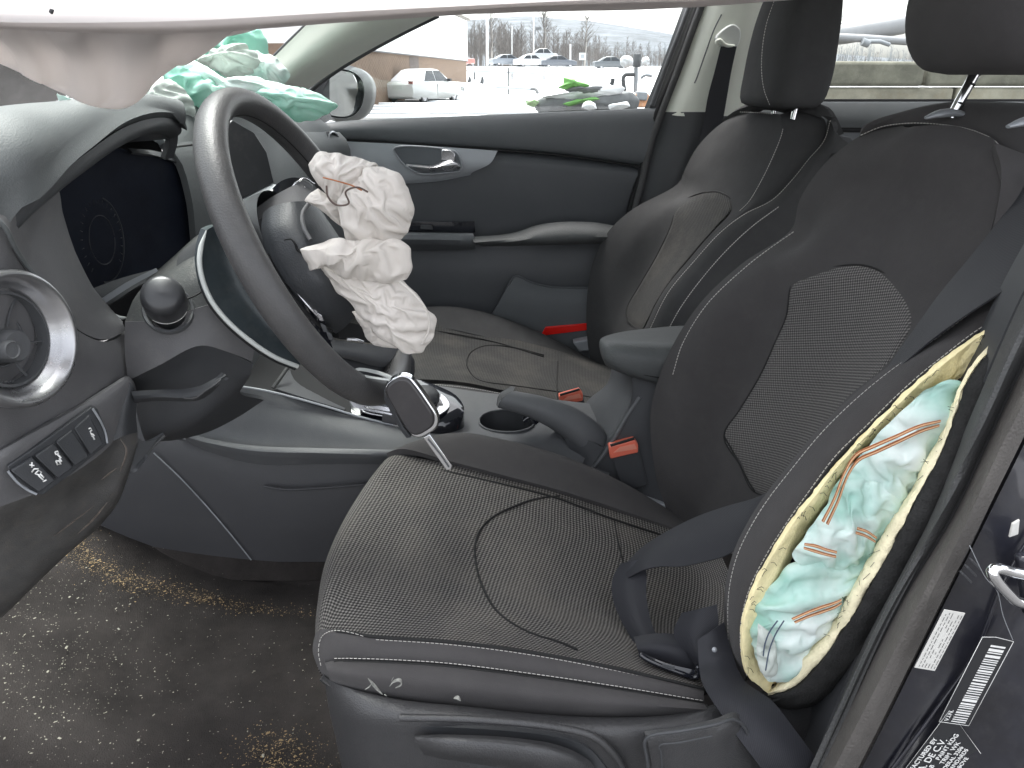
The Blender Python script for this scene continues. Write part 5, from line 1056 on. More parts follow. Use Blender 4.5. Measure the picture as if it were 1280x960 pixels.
# insert as its own sheet laid just proud of the backrest
def overlay(name, outline, G, mt, parent, lift=.003, nr=26, ns=110, disp=None):
    O = onsurf([(u, v, 0) for u, v in outline], G); cu_ = sum(u for u, v in outline)/len(outline); cv_ = sum(v for u, v in outline)/len(outline)
    n = len(outline); oo = [Vector((u, v, 0)) for u, v in outline]; oo = cr(oo, ns, True)
    flat = [(p.x, p.y) for p in oo]; vs = []; uv = []; fs = []
    for r in range(nr+1):
        q = r/nr
        for (u, v) in flat: vs.append((cu_+(u-cu_)*q, cv_+(v-cv_)*q, q))
    cache = []
    # sample depths on a coarse lattice, bilinear between
    us = [a for a, b, c in vs]; vv = [b for a, b, c in vs]; u0, u1, v0, v1 = min(us)-1, max(us)+1, min(vv)-1, max(vv)+1; K = 22
    lat = [[None]*K for _ in range(K)]
    pts = [p for row in G for p in row]
    pr = []
    for p in pts:
        d = p-CAM; z = d.dot(CF); pr.append((640+FP*d.dot(CR)/z, 480-FP*d.dot(CU)/z, z))
    for i in range(K):
        for j in range(K):
            U = u0+(u1-u0)*i/(K-1); Vv = v0+(v1-v0)*j/(K-1)
            near = sorted(((a-U)**2+(b-Vv)**2, z) for a, b, z in pr)[:4]
            wsum = sum(1/(e+4) for e, z in near); lat[i][j] = sum(z/(e+4) for e, z in near)/wsum
    for _ in range(3):
        lat = [[(lat[i][j]*2+lat[max(i-1, 0)][j]+lat[min(i+1, K-1)][j]+lat[i][max(j-1, 0)]+lat[i][min(j+1, K-1)])/6 for j in range(K)] for i in range(K)]
    out = []
    for (u, v, q) in vs:
        a = (u-u0)/(u1-u0)*(K-1); b = (v-v0)/(v1-v0)*(K-1); i = min(K-2, int(a)); j = min(K-2, int(b)); a -= i; b -= j
        z = (lat[i][j]*(1-a)+lat[i+1][j]*a)*(1-b)+(lat[i][j+1]*(1-a)+lat[i+1][j+1]*a)*b
        e = lift*(1-max(0, q-.9)/.1*1.2)
        out.append(CAM+ray(u, v)*(z-e)); 
    # planar uv from principal directions
    c = out[0]; X = (out[nr*ns]-c).normalized(); Nn = X.cross(out[nr*ns+ns//4]-c).normalized(); Y = Nn.cross(X)
    X, Y = (CR-Nn*CR.dot(Nn)).normalized(), None; Y = Nn.cross(X)
    uv = [((p-c).dot(X), (p-c).dot(Y)) for p in out]
    for r in range(nr):
        for k in range(ns):
            a, b, cc_, d = r*ns+k, r*ns+(k+1) % ns, (r+1)*ns+(k+1) % ns, (r+1)*ns+k; fs.append((a, d, cc_, b))
    o = mk(name, out, fs, mt, parent, True, uv); fixnormals(o); return o, [out[nr*ns+k] for k in range(ns)]
bi_, edge = overlay('backrest_insert', ip, BG, MESHB, ds, .006)
seam(edge+[edge[0]], ds, SEAM, 'insert_seam', .0014, 160)
seam(onsurf([(905, 545, 0), (920, 572, 0), (932, 596, 0), (943, 614, 0)], BG), ds, SEAM, 'insert_seam', .0012, 20, .004)
stitches([(841, 468, -.15), (853, 430, -.15), (884, 380, -.152), (933, 333, -.155), (960, 312, -.158), (993, 289, -.16)], ds, STI, lift=.012, r=.0006)
seam([(840, 474, -.119), (853, 433, -.120), (884, 383, -.121), (933, 335, -.125), (993, 291, -.131)], ds, SEAM, 'bolster_seam', .0014)
# top shoulder of the backrest
t0 = [(1076, 170, -.16), (1100, 160, -.18), (1135, 155, -.22), (1180, 157, -.27), (1222, 166, -.33), (1250, 184, -.38), (1258, 215, -.41), (1255, 262, -.44), (1235, 315, -.462)]
t1 = [(1074, 172, -.155), (1080, 157, -.17), (1130, 140, -.20), (1180, 132, -.25), (1235, 134, -.31), (1280, 150, -.37), (1300, 200, -.43), (1310, 260, -.47), (1290, 330, -.49)]
t2 = [(1073, 174, -.15), (1094, 160, -.14), (1140, 142, -.16), (1190, 130, -.20), (1245, 128, -.27), (1310, 134, -.34), (1360, 180, -.43), (1370, 260, -.48), (1340, 350, -.51)]
patch('shoulder', [[V3(p)+Vector((.01, .02, -.02)) for p in t0], t0, [tuple((a+b)/2+(0, -.5, -.004)[k] for k, (a, b) in enumerate(zip(p, q))) for p, q in zip(t0, t1)], t1, t2, [V3(p)+Vector((.08, .02, -.03)) for p in t2]], FAB, ds, 50, 24, .01)
stitches([(a, b-1, c-.003) for a, b, c in t0], ds, STI, r=.0006, lift=.006); seam([(a-1, b+2, c-.001) for a, b, c in t0], ds, SEAM, 'shoulder_seam', .0014)
patch('shoulder_fill', [[(1243, 178, -.40), (1252, 215, -.43), (1246, 262, -.45), (1232, 312, -.47), (1205, 372, -.48), (1178, 420, -.495)], [(1300, 200, -.43), (1310, 240, -.46), (1305, 290, -.50), (1285, 335, -.52), (1260, 370, -.54), (1215, 405, -.55)]], FAB, ds, 30, 8, .01)
# near bolster of the backrest
LA = [(1300, 335, -.545), (1262, 358, -.545), (1218, 386, -.54), (1173, 420, -.535), (1142, 441, -.535), (1101, 471, -.535), (1060, 506, -.54), (1025, 541, -.545), (988, 586, -.55), (957, 626, -.555), (935, 662, -.56), (920, 695, -.565), (911, 733, -.57), (909, 774, -.575), (913, 822, -.58), (929, 853, -.585)]
LB = [(1310, 356, -.565), (1268, 383, -.565), (1246, 397, -.567), (1215, 417, -.57), (1184, 441, -.575), (1149, 469, -.58), (1115, 500, -.585), (1081, 534, -.59), (1046, 568, -.595), (1012, 613, -.60), (985, 651, -.605), (960, 690, -.61), (938, 733, -.615), (927, 774, -.62), (926, 812, -.62), (934, 846, -.615)]
LC = [(p[0]+6, p[1]+7, p[2]-.004) for p in LB]
LAB = [tuple((a+b)/2+(0, 0, -.010)[k] for k, (a, b) in enumerate(zip(p, q))) for p, q in zip(LA, LB)]
patch('side_bolster', [[(p[0]-4, p[1]-3, p[2]+.03) for p in LA], LA, LAB, LB, LC], FAB, ds, 90, 24, .008)
stitches([(a+1, b+1, c-.003) for a, b, c in LA[1:]], ds, STI, r=.0005); stitches([(a, b, c-.003) for a, b, c in LB[:]], ds, STI, r=.0005)
seam([(a+3, b+3, c-.002) for a, b, c in LB], ds, SEAM, 'bolster_seam', .0016, 90)
# foam lips round the tear
TL = [(1266, 394, -.60), (1248, 408, -.60), (1220, 424, -.60), (1184, 450, -.605), (1150, 478, -.61), (1115, 512, -.615), (1080, 548, -.62), (1048, 582, -.625), (1016, 622, -.63), (990, 655, -.63), (964, 696, -.635), (942, 738, -.64), (930, 776, -.64), (928, 812, -.64), (938, 848, -.635), (960, 866, -.63)]
TI = [(1262, 402, -.59), (1246, 424, -.58), (1222, 448, -.575), (1196, 470, -.57), (1160, 500, -.57), (1128, 528, -.575), (1086, 566, -.58), (1060, 588, -.59), (1032, 626, -.59), (1012, 658, -.59), (990, 705, -.59), (972, 738, -.60), (950, 772, -.61), (946, 800, -.615), (955, 830, -.62), (972, 852, -.62)]
fj = random.Random(4)
TI = [(*[x*.22+z*.78 for x, z in zip(p[:2], q[:2])], p[2]+.010) for p, q in zip(TL, TI)]; TI = [(a+fj.uniform(-7, 6), b+fj.uniform(-5, 5), c) for a, b, c in TI]
def fdisp(a, b, p): return noise.noise(p*70)*.0018+noise.noise(p*190)*.0012
patch('foam_lip', [[(p[0]-3, p[1]-3, p[2]+.004) for p in TL], TL, [tuple((a+b)/2+(0, 0, -.001)[k] for k, (a, b) in enumerate(zip(p, q))) for p, q in zip(TL, TI)], TI, [(p[0]+3, p[1]+3, p[2]+.012) for p in TI]], FOAM, ds, 130, 20, .004, fdisp)
TR = [(1266, 394, -.60), (1246, 432, -.625), (1224, 452, -.63), (1206, 480, -.635), (1196, 510, -.64), (1184, 545, -.65), (1168, 580, -.655), (1150, 612, -.66), (1128, 656, -.665), (1102, 704, -.665), (1072, 756, -.665), (1044, 798, -.66), (1014, 838, -.65), (984, 862, -.64), (960, 868, -.63)]
TJ = [(1258, 404, -.60), (1228, 440, -.615), (1208, 462, -.615), (1196, 486, -.62), (1184, 515, -.63), (1172, 545, -.635), (1157, 580, -.64), (1136, 612, -.645), (1110, 656, -.65), (1080, 702, -.65), (1052, 748, -.65), (1026, 786, -.645), (996, 822, -.64), (976, 848, -.63), (966, 858, -.625)]
TJ = [tuple(x*.45+z*.55 for x, z in zip(p, q)) for p, q in zip(TR, TJ)]; TJ = [(a+fj.uniform(-6, 4), b+fj.uniform(-4, 4), c) for a, b, c in TJ]
FOAM2 = mat('foam_pale', (.84, .77, .54), .95, grain=.8, gscale=450, var=.15, vscale=25, spec=.1)
patch('foam_lip', [[(p[0]+2, p[1]+1, p[2]+.004) for p in TR], TR, [tuple((a+b)/2+(0, 0, -.002)[k] for k, (a, b) in enumerate(zip(p, q))) for p, q in zip(TR, TJ)], TJ, [(p[0]-3, p[1]-2, p[2]+.03) for p in TJ]], FOAM2, ds, 120, 18, .004, fdisp)
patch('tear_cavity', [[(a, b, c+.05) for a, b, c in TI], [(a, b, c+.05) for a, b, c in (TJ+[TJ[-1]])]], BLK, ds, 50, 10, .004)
# foam nook at the top of the tear
patch('foam_nook', [[(1262, 399, -.600), (1236, 416, -.600), (1200, 440, -.600), (1166, 466, -.603)], [(1262, 402, -.602), (1240, 426, -.600), (1206, 456, -.598), (1172, 484, -.598)], [(1262, 406, -.604), (1246, 436, -.604), (1222, 462, -.598), (1184, 480, -.592)]], FOAM, ds, 40, 16, .006, fdisp)
# loose threads on the foam edge
m = MB()
for k in range(46):
    i = fj.randrange(2, len(TL)-1); a = V3(TL[i]).lerp(V3(TL[i-1]), fj.random())+Vector((0, -.004, 0)); d = Vector((fj.uniform(-1, 1), -.3, fj.uniform(-1, 1)))*.006
    m.tube([a, a+d*.6+Vector((0, 0, .002)), a+d], .00028, 4)
for k in range(36):
    i = fj.randrange(2, len(TJ)-1); a = V3(TJ[i]).lerp(V3(TJ[i-1]), fj.random())+Vector((0, -.004, 0)); d = Vector((fj.uniform(-1, .3), -.3, fj.uniform(-.5, 1)))*.011
    m.tube([a, a+d*.6, a+d], .00022, 4)
o = m.build('loose_threads', SEAM, ds); o['kind'] = 'stuff'
# dark padding right of the tear and the side of the seat
TO = [(1275, 392, -.595), (1262, 430, -.63), (1244, 470, -.64), (1232, 505, -.65), (1218, 540, -.655), (1204, 575, -.66), (1188, 612, -.665), (1168, 655, -.67), (1142, 706, -.67), (1112, 760, -.668), (1080, 806, -.662), (1046, 850, -.652), (1016, 876, -.64), (980, 884, -.628), (948, 872, -.62)]
PAD = mat('padding_dark', (.028, .028, .028), 1.0, grain=1, gscale=500, var=.3, vscale=60, spec=.15)
patch('padding_edge', [[(p[0], p[1], p[2]+.006) for p in TR], [(p[0]+2, p[1]+2, p[2]-.002) for p in TR], [tuple((a+b)/2+(0, 0, -.006)[k] for k, (a, b) in enumerate(zip(p, q))) for p, q in zip(TR, TO)], TO, [(p[0]+8, p[1]+4, p[2]+.03) for p in TO]], PAD, ds, 90, 20, .006, lambda a, b, p: noise.noise(p*120)*.0012)
patch('seat_side', [[(1300, 392, -.58), (1262, 470, -.60), (1222, 560, -.62), (1180, 650, -.62), (1120, 760, -.62), (1050, 850, -.62), (980, 885, -.60)], [(1320, 420, -.56), (1290, 500, -.57), (1250, 600, -.58), (1210, 690, -.58), (1140, 800, -.58), (1070, 920, -.58), (990, 990, -.58)]], FAB, ds, 40, 12, .01)
patch('seat_side_lower', [[(900, 870, -.61), (960, 872, -.61), (1020, 868, -.60), (1080, 830, -.59)], [(905, 900, -.63), (960, 905, -.63), (1020, 905, -.62), (1060, 890, -.60)], [(910, 1000, -.62), (960, 1000, -.62), (1010, 1000, -.61), (1040, 980, -.60)]], SHD, ds, 20, 14, .01)
# ---- headrest and its post
ringloft('headrest', [[Vector((x+.10*(0), y, z)) for x, y, z in r] for r in [
    [(.50+.05, -.36+a*.11, 1.098) for a in (-1, 1)] for _ in ()]] or
    [oval_ for oval_ in [[W(1190+(c*108 if c > 0 else c*92), v_+s_*2, y_) for (c, s_) in [(cos(2*pi*k/28), sin(2*pi*k/28)) for k in range(28)]] for v_, y_ in ()]] or
    [[Vector((cx+dx*math.copysign(abs(cos(t))**.7, cos(t)), -.345+dy*math.copysign(abs(sin(t))**.75, sin(t)), z)) for t in [2*pi*k/36 for k in range(36)]]
     for cx, dx, dy, z in ((.540, .045, .085, 1.099), (.538, .070, .108, 1.105), (.535, .083, .120, 1.122), (.532, .090, .126, 1.15), (.532, .090, .126, 1.19), (.540, .075, .115, 1.24), (.545, .04, .08, 1.265))], FAB, ds, 80, sm=4)
for y_ in (-.285, -.445):
    p_ = W(1192, 132, -.285); bx_ = p_.x; 
    tubeo('headrest_post', [Vector((bx_+.000, y_, 1.052)), Vector((bx_+.006, y_, 1.07)), Vector((bx_+.028, y_, 1.13))], .0058, CHR, ds, 16)
    for h in (.25, .6, .8):
        a = Vector((bx_-.000, y_, 1.052)).lerp(Vector((bx_+.022, y_, 1.112)), h); tubeo('post_notch', [a, a+Vector((.0008, 0, .0022))], .0061, BLK, ds, 16)
    tubeo('post_guide', [Vector((bx_-.03, y_, 1.052)), Vector((bx_-.012, y_, 1.057)), Vector((bx_+.008, y_, 1.057)), Vector((bx_+.02, y_, 1.053))], lambda t: .011*max(.35, sin(pi*(t*.8+.1))), PGR, ds, 12, 12, flat=.45)
# ================================================================ SIDE AIRBAG in the torn bolster
sa_ = thing('side_airbag', 'pale mint airbag cloth with orange seams spilling from the torn seat bolster', 'airbag', tuple(W(1000, 840, -.62)))
def lobe2(name, o, y, b, sd, am, mt=AIRG, N=70):
    m = MB(); puff(m, o, y, b, sd, amp=am, N=N, iters=120); return m.build(name, mt, sa_)
lobe2('upper_fold', [(1204, 478), (1186, 474), (1156, 488), (1116, 524), (1076, 566), (1046, 606), (1026, 644), (1040, 670), (1088, 692), (1116, 660), (1146, 614), (1174, 566), (1194, 520)], -.626, .016, 41, .022, N=80)
lobe2('waist_fold', [(1060, 600), (1036, 630), (1006, 668), (990, 692), (1004, 708), (1040, 714), (1084, 704), (1110, 666), (1130, 630), (1116, 606)], -.638, .014, 44, .020)
lobe2('lower_fold', [(1010, 690), (986, 706), (960, 738), (942, 764), (938, 792), (944, 822), (960, 852), (988, 850), (1018, 816), (1050, 774), (1080, 726), (1090, 696), (1046, 700)], -.634, .020, 47, .024, N=80)
lobe2('hem_fold', [(948, 778), (958, 786), (968, 800), (972, 820), (970, 842), (960, 850), (950, 838), (946, 810)], -.650, .007, 49, .010, AIRS, 36)
def band(pts, y, name='seam_band', n=36):
    a = [(p[0], p[1], y) for p in pts]; b = [(p[2], p[3], y) for p in pts]
    mix = lambda t: [tuple(x*(1-t)+z*t for x, z in zip(p, q)) for p, q in zip(a, b)]
    for t0_, t1_ in ((-.1, .32), (.68, 1.1)): o = patch(name, [mix(t0_), mix(t1_)], ORG_T, sa_, n, 5, .001)
    a, b = mix(.1), mix(.9)
    for row in (a, b): tubeo('stitch_row', [(u, v, y-.001) for u, v, _ in row], .0006, mat('thread_orange_pale', (.62, .36, .20), .8), sa_, 5, n)
    return o
band([(1176, 526, 1174, 533), (1150, 532, 1152, 540), (1120, 545, 1124, 553), (1090, 558, 1096, 566), (1070, 568, 1074, 576), (1056, 590, 1061, 594), (1042, 625, 1048, 628), (1028, 652, 1035, 656)], -.654)
band([(1072, 660, 1070, 667), (1084, 664, 1082, 671), (1096, 672, 1094, 678)], -.662, n=12)
band([(1006, 680, 1005, 686), (1020, 682, 1018, 690), (1034, 687, 1032, 694), (1046, 690, 1045, 697)], -.664, n=16)
band([(990, 774, 994, 779), (1008, 766, 1010, 772), (1026, 759, 1028, 766), (1042, 754, 1044, 760), (1052, 750, 1052, 755)], -.664, n=20)
tubeo('dark_thread', [(972, 776, -.664), (962, 790, -.664), (956, 806, -.662), (954, 820, -.66)], .0007, mat('thread_navy', (.06, .08, .12), .8), sa_, 5, 20)
tubeo('dark_thread', [(980, 776, -.664), (970, 792, -.664), (962, 812, -.662), (957, 838, -.66)], .0007, MATS['thread_navy'], sa_, 5, 20)
# ================================================================ SEAT BELT of the driver side
sb_ = thing('seat_belt', 'dark navy driver seat belt looping over the cushion with its tongue', 'seat belt', tuple(W(960, 950, -.68)))
def strap(name, a, b, n=50, m_=8, t=.0014, mid=0):
    rows = [a, [tuple((x+y)/2+(0, 0, mid)[k] for k, (x, y) in enumerate(zip(p, q))) for p, q in zip(a, b)], b]
    return patch(name, rows, BELT, sb_, n, m_, t)
strap('shoulder_strap', [(1310, 190, -.44), (1262, 258, -.455), (1215, 318, -.475), (1172, 370, -.49), (1140, 415, -.502), (1100, 472, -.515)],
      [(1340, 300, -.60), (1290, 340, -.60), (1240, 372, -.585), (1195, 402, -.57), (1160, 428, -.555), (1120, 462, -.545)])
strap('lap_strap', [(965, 612, -.48), (945, 622, -.47), (910, 632, -.45), (870, 646, -.43), (830, 666, -.42), (800, 686, -.42), (776, 712, -.43)],
      [(935, 668, -.53), (915, 690, -.525), (880, 702, -.505), (850, 708, -.49), (825, 708, -.475), (805, 712, -.468), (785, 722, -.46)], mid=-.006)
strap('turned_strap', [(776, 704, -.435), (766, 722, -.445), (766, 748, -.47), (776, 775, -.50), (790, 800, -.53), (798, 818, -.55)],
      [(806, 698, -.445), (808, 718, -.46), (808, 745, -.485), (812, 770, -.51), (818, 788, -.53), (828, 804, -.545)], mid=-.005)
strap('tongue_loop', [(792, 796, -.545), (815, 792, -.55), (840, 792, -.552), (858, 795, -.552), (866, 806, -.555)],
      [(800, 822, -.572), (818, 824, -.577), (840, 830, -.582), (858, 838, -.586), (870, 846, -.588)], 24, 8, mid=-.010)
strap('upper_loop', [(852, 766, -.55), (842, 790, -.56), (848, 806, -.57), (860, 820, -.58), (872, 836, -.585)],
      [(896, 756, -.572), (898, 778, -.578), (894, 800, -.585), (886, 820, -.59), (878, 838, -.592)], 24, 8, mid=-.006)
strap('lower_strap', [(872, 800, -.592), (874, 836, -.612), (880, 858, -.645), (900, 890, -.672), (925, 925, -.69), (955, 965, -.70), (985, 1010, -.70)],
      [(905, 778, -.582), (914, 812, -.60), (930, 850, -.632), (965, 876, -.655), (992, 910, -.675), (1022, 950, -.69), (1050, 990, -.69)], mid=-.004)
m = MB(); tg = [(800, 818, -.585), (808, 824, -.59), (830, 834, -.596), (852, 842, -.60), (868, 847, -.602), (874, 843, -.602), (872, 832, -.60)]
m.tube([W(*p) for p in tg], .0028, 10, 40); m.build('belt_tongue', GLB, sb_)
patch('tongue_plate', [[(800, 814, -.580), (830, 828, -.590), (870, 838, -.597)], [(806, 824, -.588), (830, 836, -.596), (866, 848, -.602)]], GLB, sb_, 14, 5, .004)
slab('tongue_mark', [(828, 829, -.603), (844, 834, -.604), (843, 838, -.604), (828, 833, -.603)], PL, sb_, (0, .001, 0), None, .0003)
m = MB(); m.lathe(W(893, 812, -.607), Vector((.1, -1, .5)), [(.0028, 0), (.0024, .0015), (0, .002)], 16); m.build('belt_button', PGR, sb_)
# ================================================================ PASSENGER SEAT
ps = thing('front_seat', 'charcoal cloth front passenger seat beyond the console', 'car seat', (.1, .36, .3))
pc = [[(360, 396, .56), (470, 392, .55), (540, 392, .545), (600, 410, .54), (660, 425, .54), (720, 445, .54), (770, 462, .54)],
      [(370, 402, .52), (470, 408, .50), (540, 412, .49), (600, 424, .49), (660, 436, .485), (720, 452, .48), (770, 468, .48)],
      [(370, 430, .37), (470, 430, .37), (540, 438, .37), (600, 450, .36), (660, 462, .36), (720, 476, .36), (770, 490, .36)],
      [(370, 476, .20), (440, 474, .20), (500, 474, .20), (560, 476, .20), (630, 488, .20), (700, 505, .20), (760, 524, .20)]]
patch('cushion_insert', frontwrap(pc), MESHP, ps, 60, 40, .012, lambda a, b, p: noise.noise(p*12)*.002)
PG = grid(pc, 90, 70)
seam(onsurf([(760, 500, 0), (700, 490, 0), (640, 482, 0), (600, 476, 0), (586, 462, 0), (584, 448, 0), (592, 438, 0), (610, 432, 0), (640, 434, 0), (680, 444, 0)], PG), ps, SEAM, 'insert_seam', .0018, 70, .001)
seam(onsurf([(697, 452, 0), (696, 470, 0), (697, 500, 0)], PG), ps, SEAM, 'insert_seam', .0016, 30, .001)
seam(onsurf([(500, 408, 0), (560, 416, 0), (620, 428, 0), (680, 446, 0)], PG), ps, SEAM, 'insert_seam', .0016, 30, .001)
patch('far_bolster', [[(440, 410, .54), (520, 408, .52), (560, 414, .51), (620, 428, .51), (680, 446, .51), (745, 464, .51)],
                      [(445, 400, .56), (520, 396, .55), (562, 398, .545), (620, 412, .545), (680, 434, .545), (745, 460, .545)],
                      [(450, 394, .58), (520, 390, .575), (564, 389, .575), (615, 399, .575), (680, 424, .575), (742, 456, .575)],
                      [(450, 398, .61), (520, 392, .61), (566, 391, .61), (615, 401, .61), (680, 427, .61), (742, 460, .61)], [(450, 430, .62), (520, 420, .62), (566, 420, .62), (615, 430, .62), (680, 450, .62), (742, 475, .62)]], FAP, ps, 40, 22, .01)
stitches([(510, 390.5, .570), (540, 389, .574), (566, 389, .574), (615, 399, .574), (680, 424, .574), (742, 456, .574)], ps, STI, r=.0005, lift=.007)
patch('near_bolster', [[(400, 480, .22), (500, 480, .21), (560, 480, .20), (620, 490, .19), (660, 500, .18), (700, 515, .18)],
                       [(400, 492, .17), (500, 484, .17), (560, 484, .16), (620, 492, .15), (660, 502, .15), (700, 520, .15)],
                       [(400, 520, .15), (500, 500, .14), (560, 495, .13), (620, 503, .12), (660, 516, .12), (700, 535, .12)],
                       [(400, 600, .14), (500, 560, .13), (560, 550, .12), (620, 555, .11), (660, 565, .11), (700, 580, .11)]], FAP, ps, 40, 20, .01)
stitches([(470, 481, .166), (520, 480, .165), (560, 482, .158), (620, 490.5, .15), (655, 499, .15)], ps, STI, r=.0005, lift=.007)
stitches([(520, 493, .150), (560, 494, .13), (600, 499, .128)], ps, STI, r=.0005, lift=.007)
# backrest of the passenger seat
qL = [(742, 462, .60), (736, 440, .60), (733, 400, .60), (735, 360, .60), (742, 325, .60), (760, 290, .60), (790, 262, .60), (848, 229, .59), (856, 212, .58), (870, 186, .57), (892, 162, .55), (915, 146, .52), (938, 138, .48)]
qA = [(760, 470, .56), (752, 440, .56), (752, 400, .56), (758, 360, .56), (770, 325, .56), (790, 292, .555), (815, 266, .55), (856, 236, .54), (866, 214, .53), (882, 188, .52), (902, 165, .50), (922, 150, .475), (942, 140, .45)]
qI = [(770, 470, .50), (768, 440, .50), (778, 400, .50), (800, 360, .50), (815, 325, .50), (830, 290, .495), (846, 258, .49), (868, 240, .48), (880, 216, .475), (896, 190, .465), (914, 168, .455), (932, 152, .44), (950, 140, .42)]
qM = [(790, 480, .36), (790, 440, .36), (805, 400, .36), (825, 360, .36), (850, 325, .36), (870, 290, .36), (888, 265, .36), (905, 240, .36), (920, 216, .36), (935, 190, .36), (948, 168, .36), (958, 152, .36), (966, 142, .36)]
qN = [(800, 500, .22), (804, 460, .22), (812, 412, .22), (835, 368, .22), (868, 328, .23), (900, 294, .24), (925, 268, .25), (938, 250, .26), (952, 225, .27), (965, 198, .28), (975, 172, .29), (978, 155, .30), (975, 143, .32)]
patch('backrest', [qL, qA, qI, qM, qN], FAP, ps, 60, 50, .012)
QG = grid([qL, qA, qI, qM, qN], 100, 90)
qi, e2 = overlay('backrest_insert', [(848, 256), (864, 246), (884, 240), (898, 240), (912, 247), (918, 258), (900, 280), (868, 316), (838, 352), (815, 388), (802, 412), (786, 402), (783, 388), (800, 356), (822, 318), (838, 284)], QG, MESHP, ps, .008)
seam(e2+[e2[0]], ps, SEAM, 'insert_seam', .0018, 120)
r1 = [(800, 500, .21), (803, 460, .21), (812, 412, .21), (835, 366, .21), (868, 326, .22), (900, 291, .225), (930, 268, .23), (965, 250, .23), (990, 225, .235), (1010, 200, .24), (1030, 176, .25), (1038, 150, .27)]
r2 = [(822, 500, .17), (824, 460, .17), (832, 420, .17), (852, 384, .175), (880, 346, .18), (910, 312, .185), (940, 284, .19), (975, 258, .195), (1000, 234, .20), (1020, 210, .205), (1038, 190, .21), (1044, 165, .22)]
patch('near_bolster', [[(p[0]-3, p[1]-2, p[2]+.03) for p in r1], r1, [tuple((a+b)/2+(0, 0, -.012)[k] for k, (a, b) in enumerate(zip(p, q))) for p, q in zip(r1, r2)], r2, [(p[0]+16, p[1]+14, p[2]-.004) for p in r2], [(p[0]+110, p[1]+110, p[2]+.02) for p in r2]], FAP, ps, 60, 34, .01)
stitches([(p[0], p[1], p[2]-.002) for p in r1[2:]], ps, STI, r=.0007, lift=.010); stitches([(p[0]-1, p[1], p[2]-.012) for p in r2[2:8]], ps, STI, r=.0007, lift=.010)
patch('shoulder_side', [qN[5:], [(905, 292, .225), (935, 270, .23), (965, 250, .232), (995, 222, .236), (1014, 196, .242), (1030, 172, .255), (1032, 152, .28), (1020, 142, .32)]], FAP, ps, 30, 12, .01, lambda a, b, p: .008*sin(pi*b))
stitches([(925, 140, .44), (950, 141, .40), (970, 144, .36), (979, 152, .32), (977, 168, .30), (966, 196, .288), (952, 225, .278), (936, 252, .268), (924, 264, .262)], ps, STI, r=.0007, lift=.012)
patch('shoulder_top', [[(905, 155, .54), (925, 142, .50), (940, 138, .46), (965, 138, .40), (985, 142, .34), (1020, 142, .30), (1038, 152, .27)], [(915, 150, .54), (930, 138, .50), (945, 135, .46), (968, 133, .40), (995, 134, .34), (1020, 137, .30), (1040, 152, .27)], [(935, 160, .54), (950, 140, .50), (965, 136, .46), (988, 135, .40), (1010, 136, .34), (1035, 142, .30), (1048, 170, .27)]], FAP, ps, 30, 12, .01)
slab('side_trim', [(900, 330, .20), (940, 290, .20), (1000, 240, .20), (1045, 190, .20), (1060, 300, .20), (1000, 420, .20), (860, 520, .20), (840, 480, .20)], FAP, ps, (0, .2, 0), None, .005)
# headrest of the passenger seat
def hl(z, cx, dx, dy, e=.55): return [Vector((cx+dx*math.copysign(abs(cos(t))**e, cos(t)), .36+dy*math.copysign(abs(sin(t))**e, sin(t)), z)) for t in [2*pi*(k+.5)/40 for k in range(40)]]
ringloft('headrest', [hl(1.040, .520, .035, .10), hl(1.044, .521, .050, .122), hl(1.056, .524, .057, .130), hl(1.10, .530, .060, .132), hl(1.15, .533, .058, .131), hl(1.20, .537, .053, .128), hl(1.24, .541, .045, .118), hl(1.262, .545, .03, .09)], FAP, ps, 80, sm=3)
stitches([Vector((.4735+.0012, .262+i*.0, z)) for i, z in ()] or [(962, 131, .245), (955, 112, .24), (952, 90, .24), (953, 60, .24), (958, 30, .24), (968, 0, .24)], ps, STI, r=.0006, lift=.03)
for y_ in (.30, .42): tubeo('headrest_post', [Vector((.535, y_, 1.02)), Vector((.54, y_, 1.06))], .006, CHR, ps, 12)
# rear bench
rb = thing('rear_seat', 'dark rear bench seat behind the front seats', 'car seat', (1.25, 0, .3))
patch('bench_cushion', [[Vector((.95, y, .42)) for y in (-.62, 0, .62)], [Vector((.93, y, .52)) for y in (-.62, 0, .62)], [Vector((1.3, y, .50)) for y in (-.62, 0, .62)]], FAB, rb, 12, 12, .02)
patch('bench_back', [[Vector((1.28, y, .48)) for y in (-.62, 0, .62)], [Vector((1.40, y, .75)) for y in (-.62, 0, .62)], [Vector((1.50, y, .97)) for y in (-.62, 0, .62)]], FAB, rb, 12, 12, .03)
# ================================================================ OUTSIDE
GZ = -.12
def gh(y):
    if y < 62: return GZ
    return GZ+min(1, (y-62)/46)**1.0*2.15
SNOW = mat('snow', (.82, .83, .85), .8, var=.05, vscale=.4)
ASP = mat('asphalt_wet', (.06, .058, .056), .6, var=.5, vscale=.5, dust=.6, dustcol=(.22, .22, .22))
vs = []; fs = []; ysn = [-30, -2, 2, 6, 12, 20, 30, 40, 50, 62, 75, 90, 108, 130, 170, 250, 400, 700, 1200]; xs = [-1500, -700, -300, -120, -60, -40, -20, -10, -5, 0, 5, 10, 20, 40, 60, 120, 300, 700, 1500]
for y in ysn:
    for x in xs: vs.append((x, y, gh(y)))
n = len(xs)
fs = [(j*n+i, j*n+i+1, (j+1)*n+i+1, (j+1)*n+i) for j in range(len(ysn)-1) for i in range(n-1)]
g = mk('ground', vs, fs, SNOW, None, True); tag(g, 'snow covered ground outside the car', kind='structure')
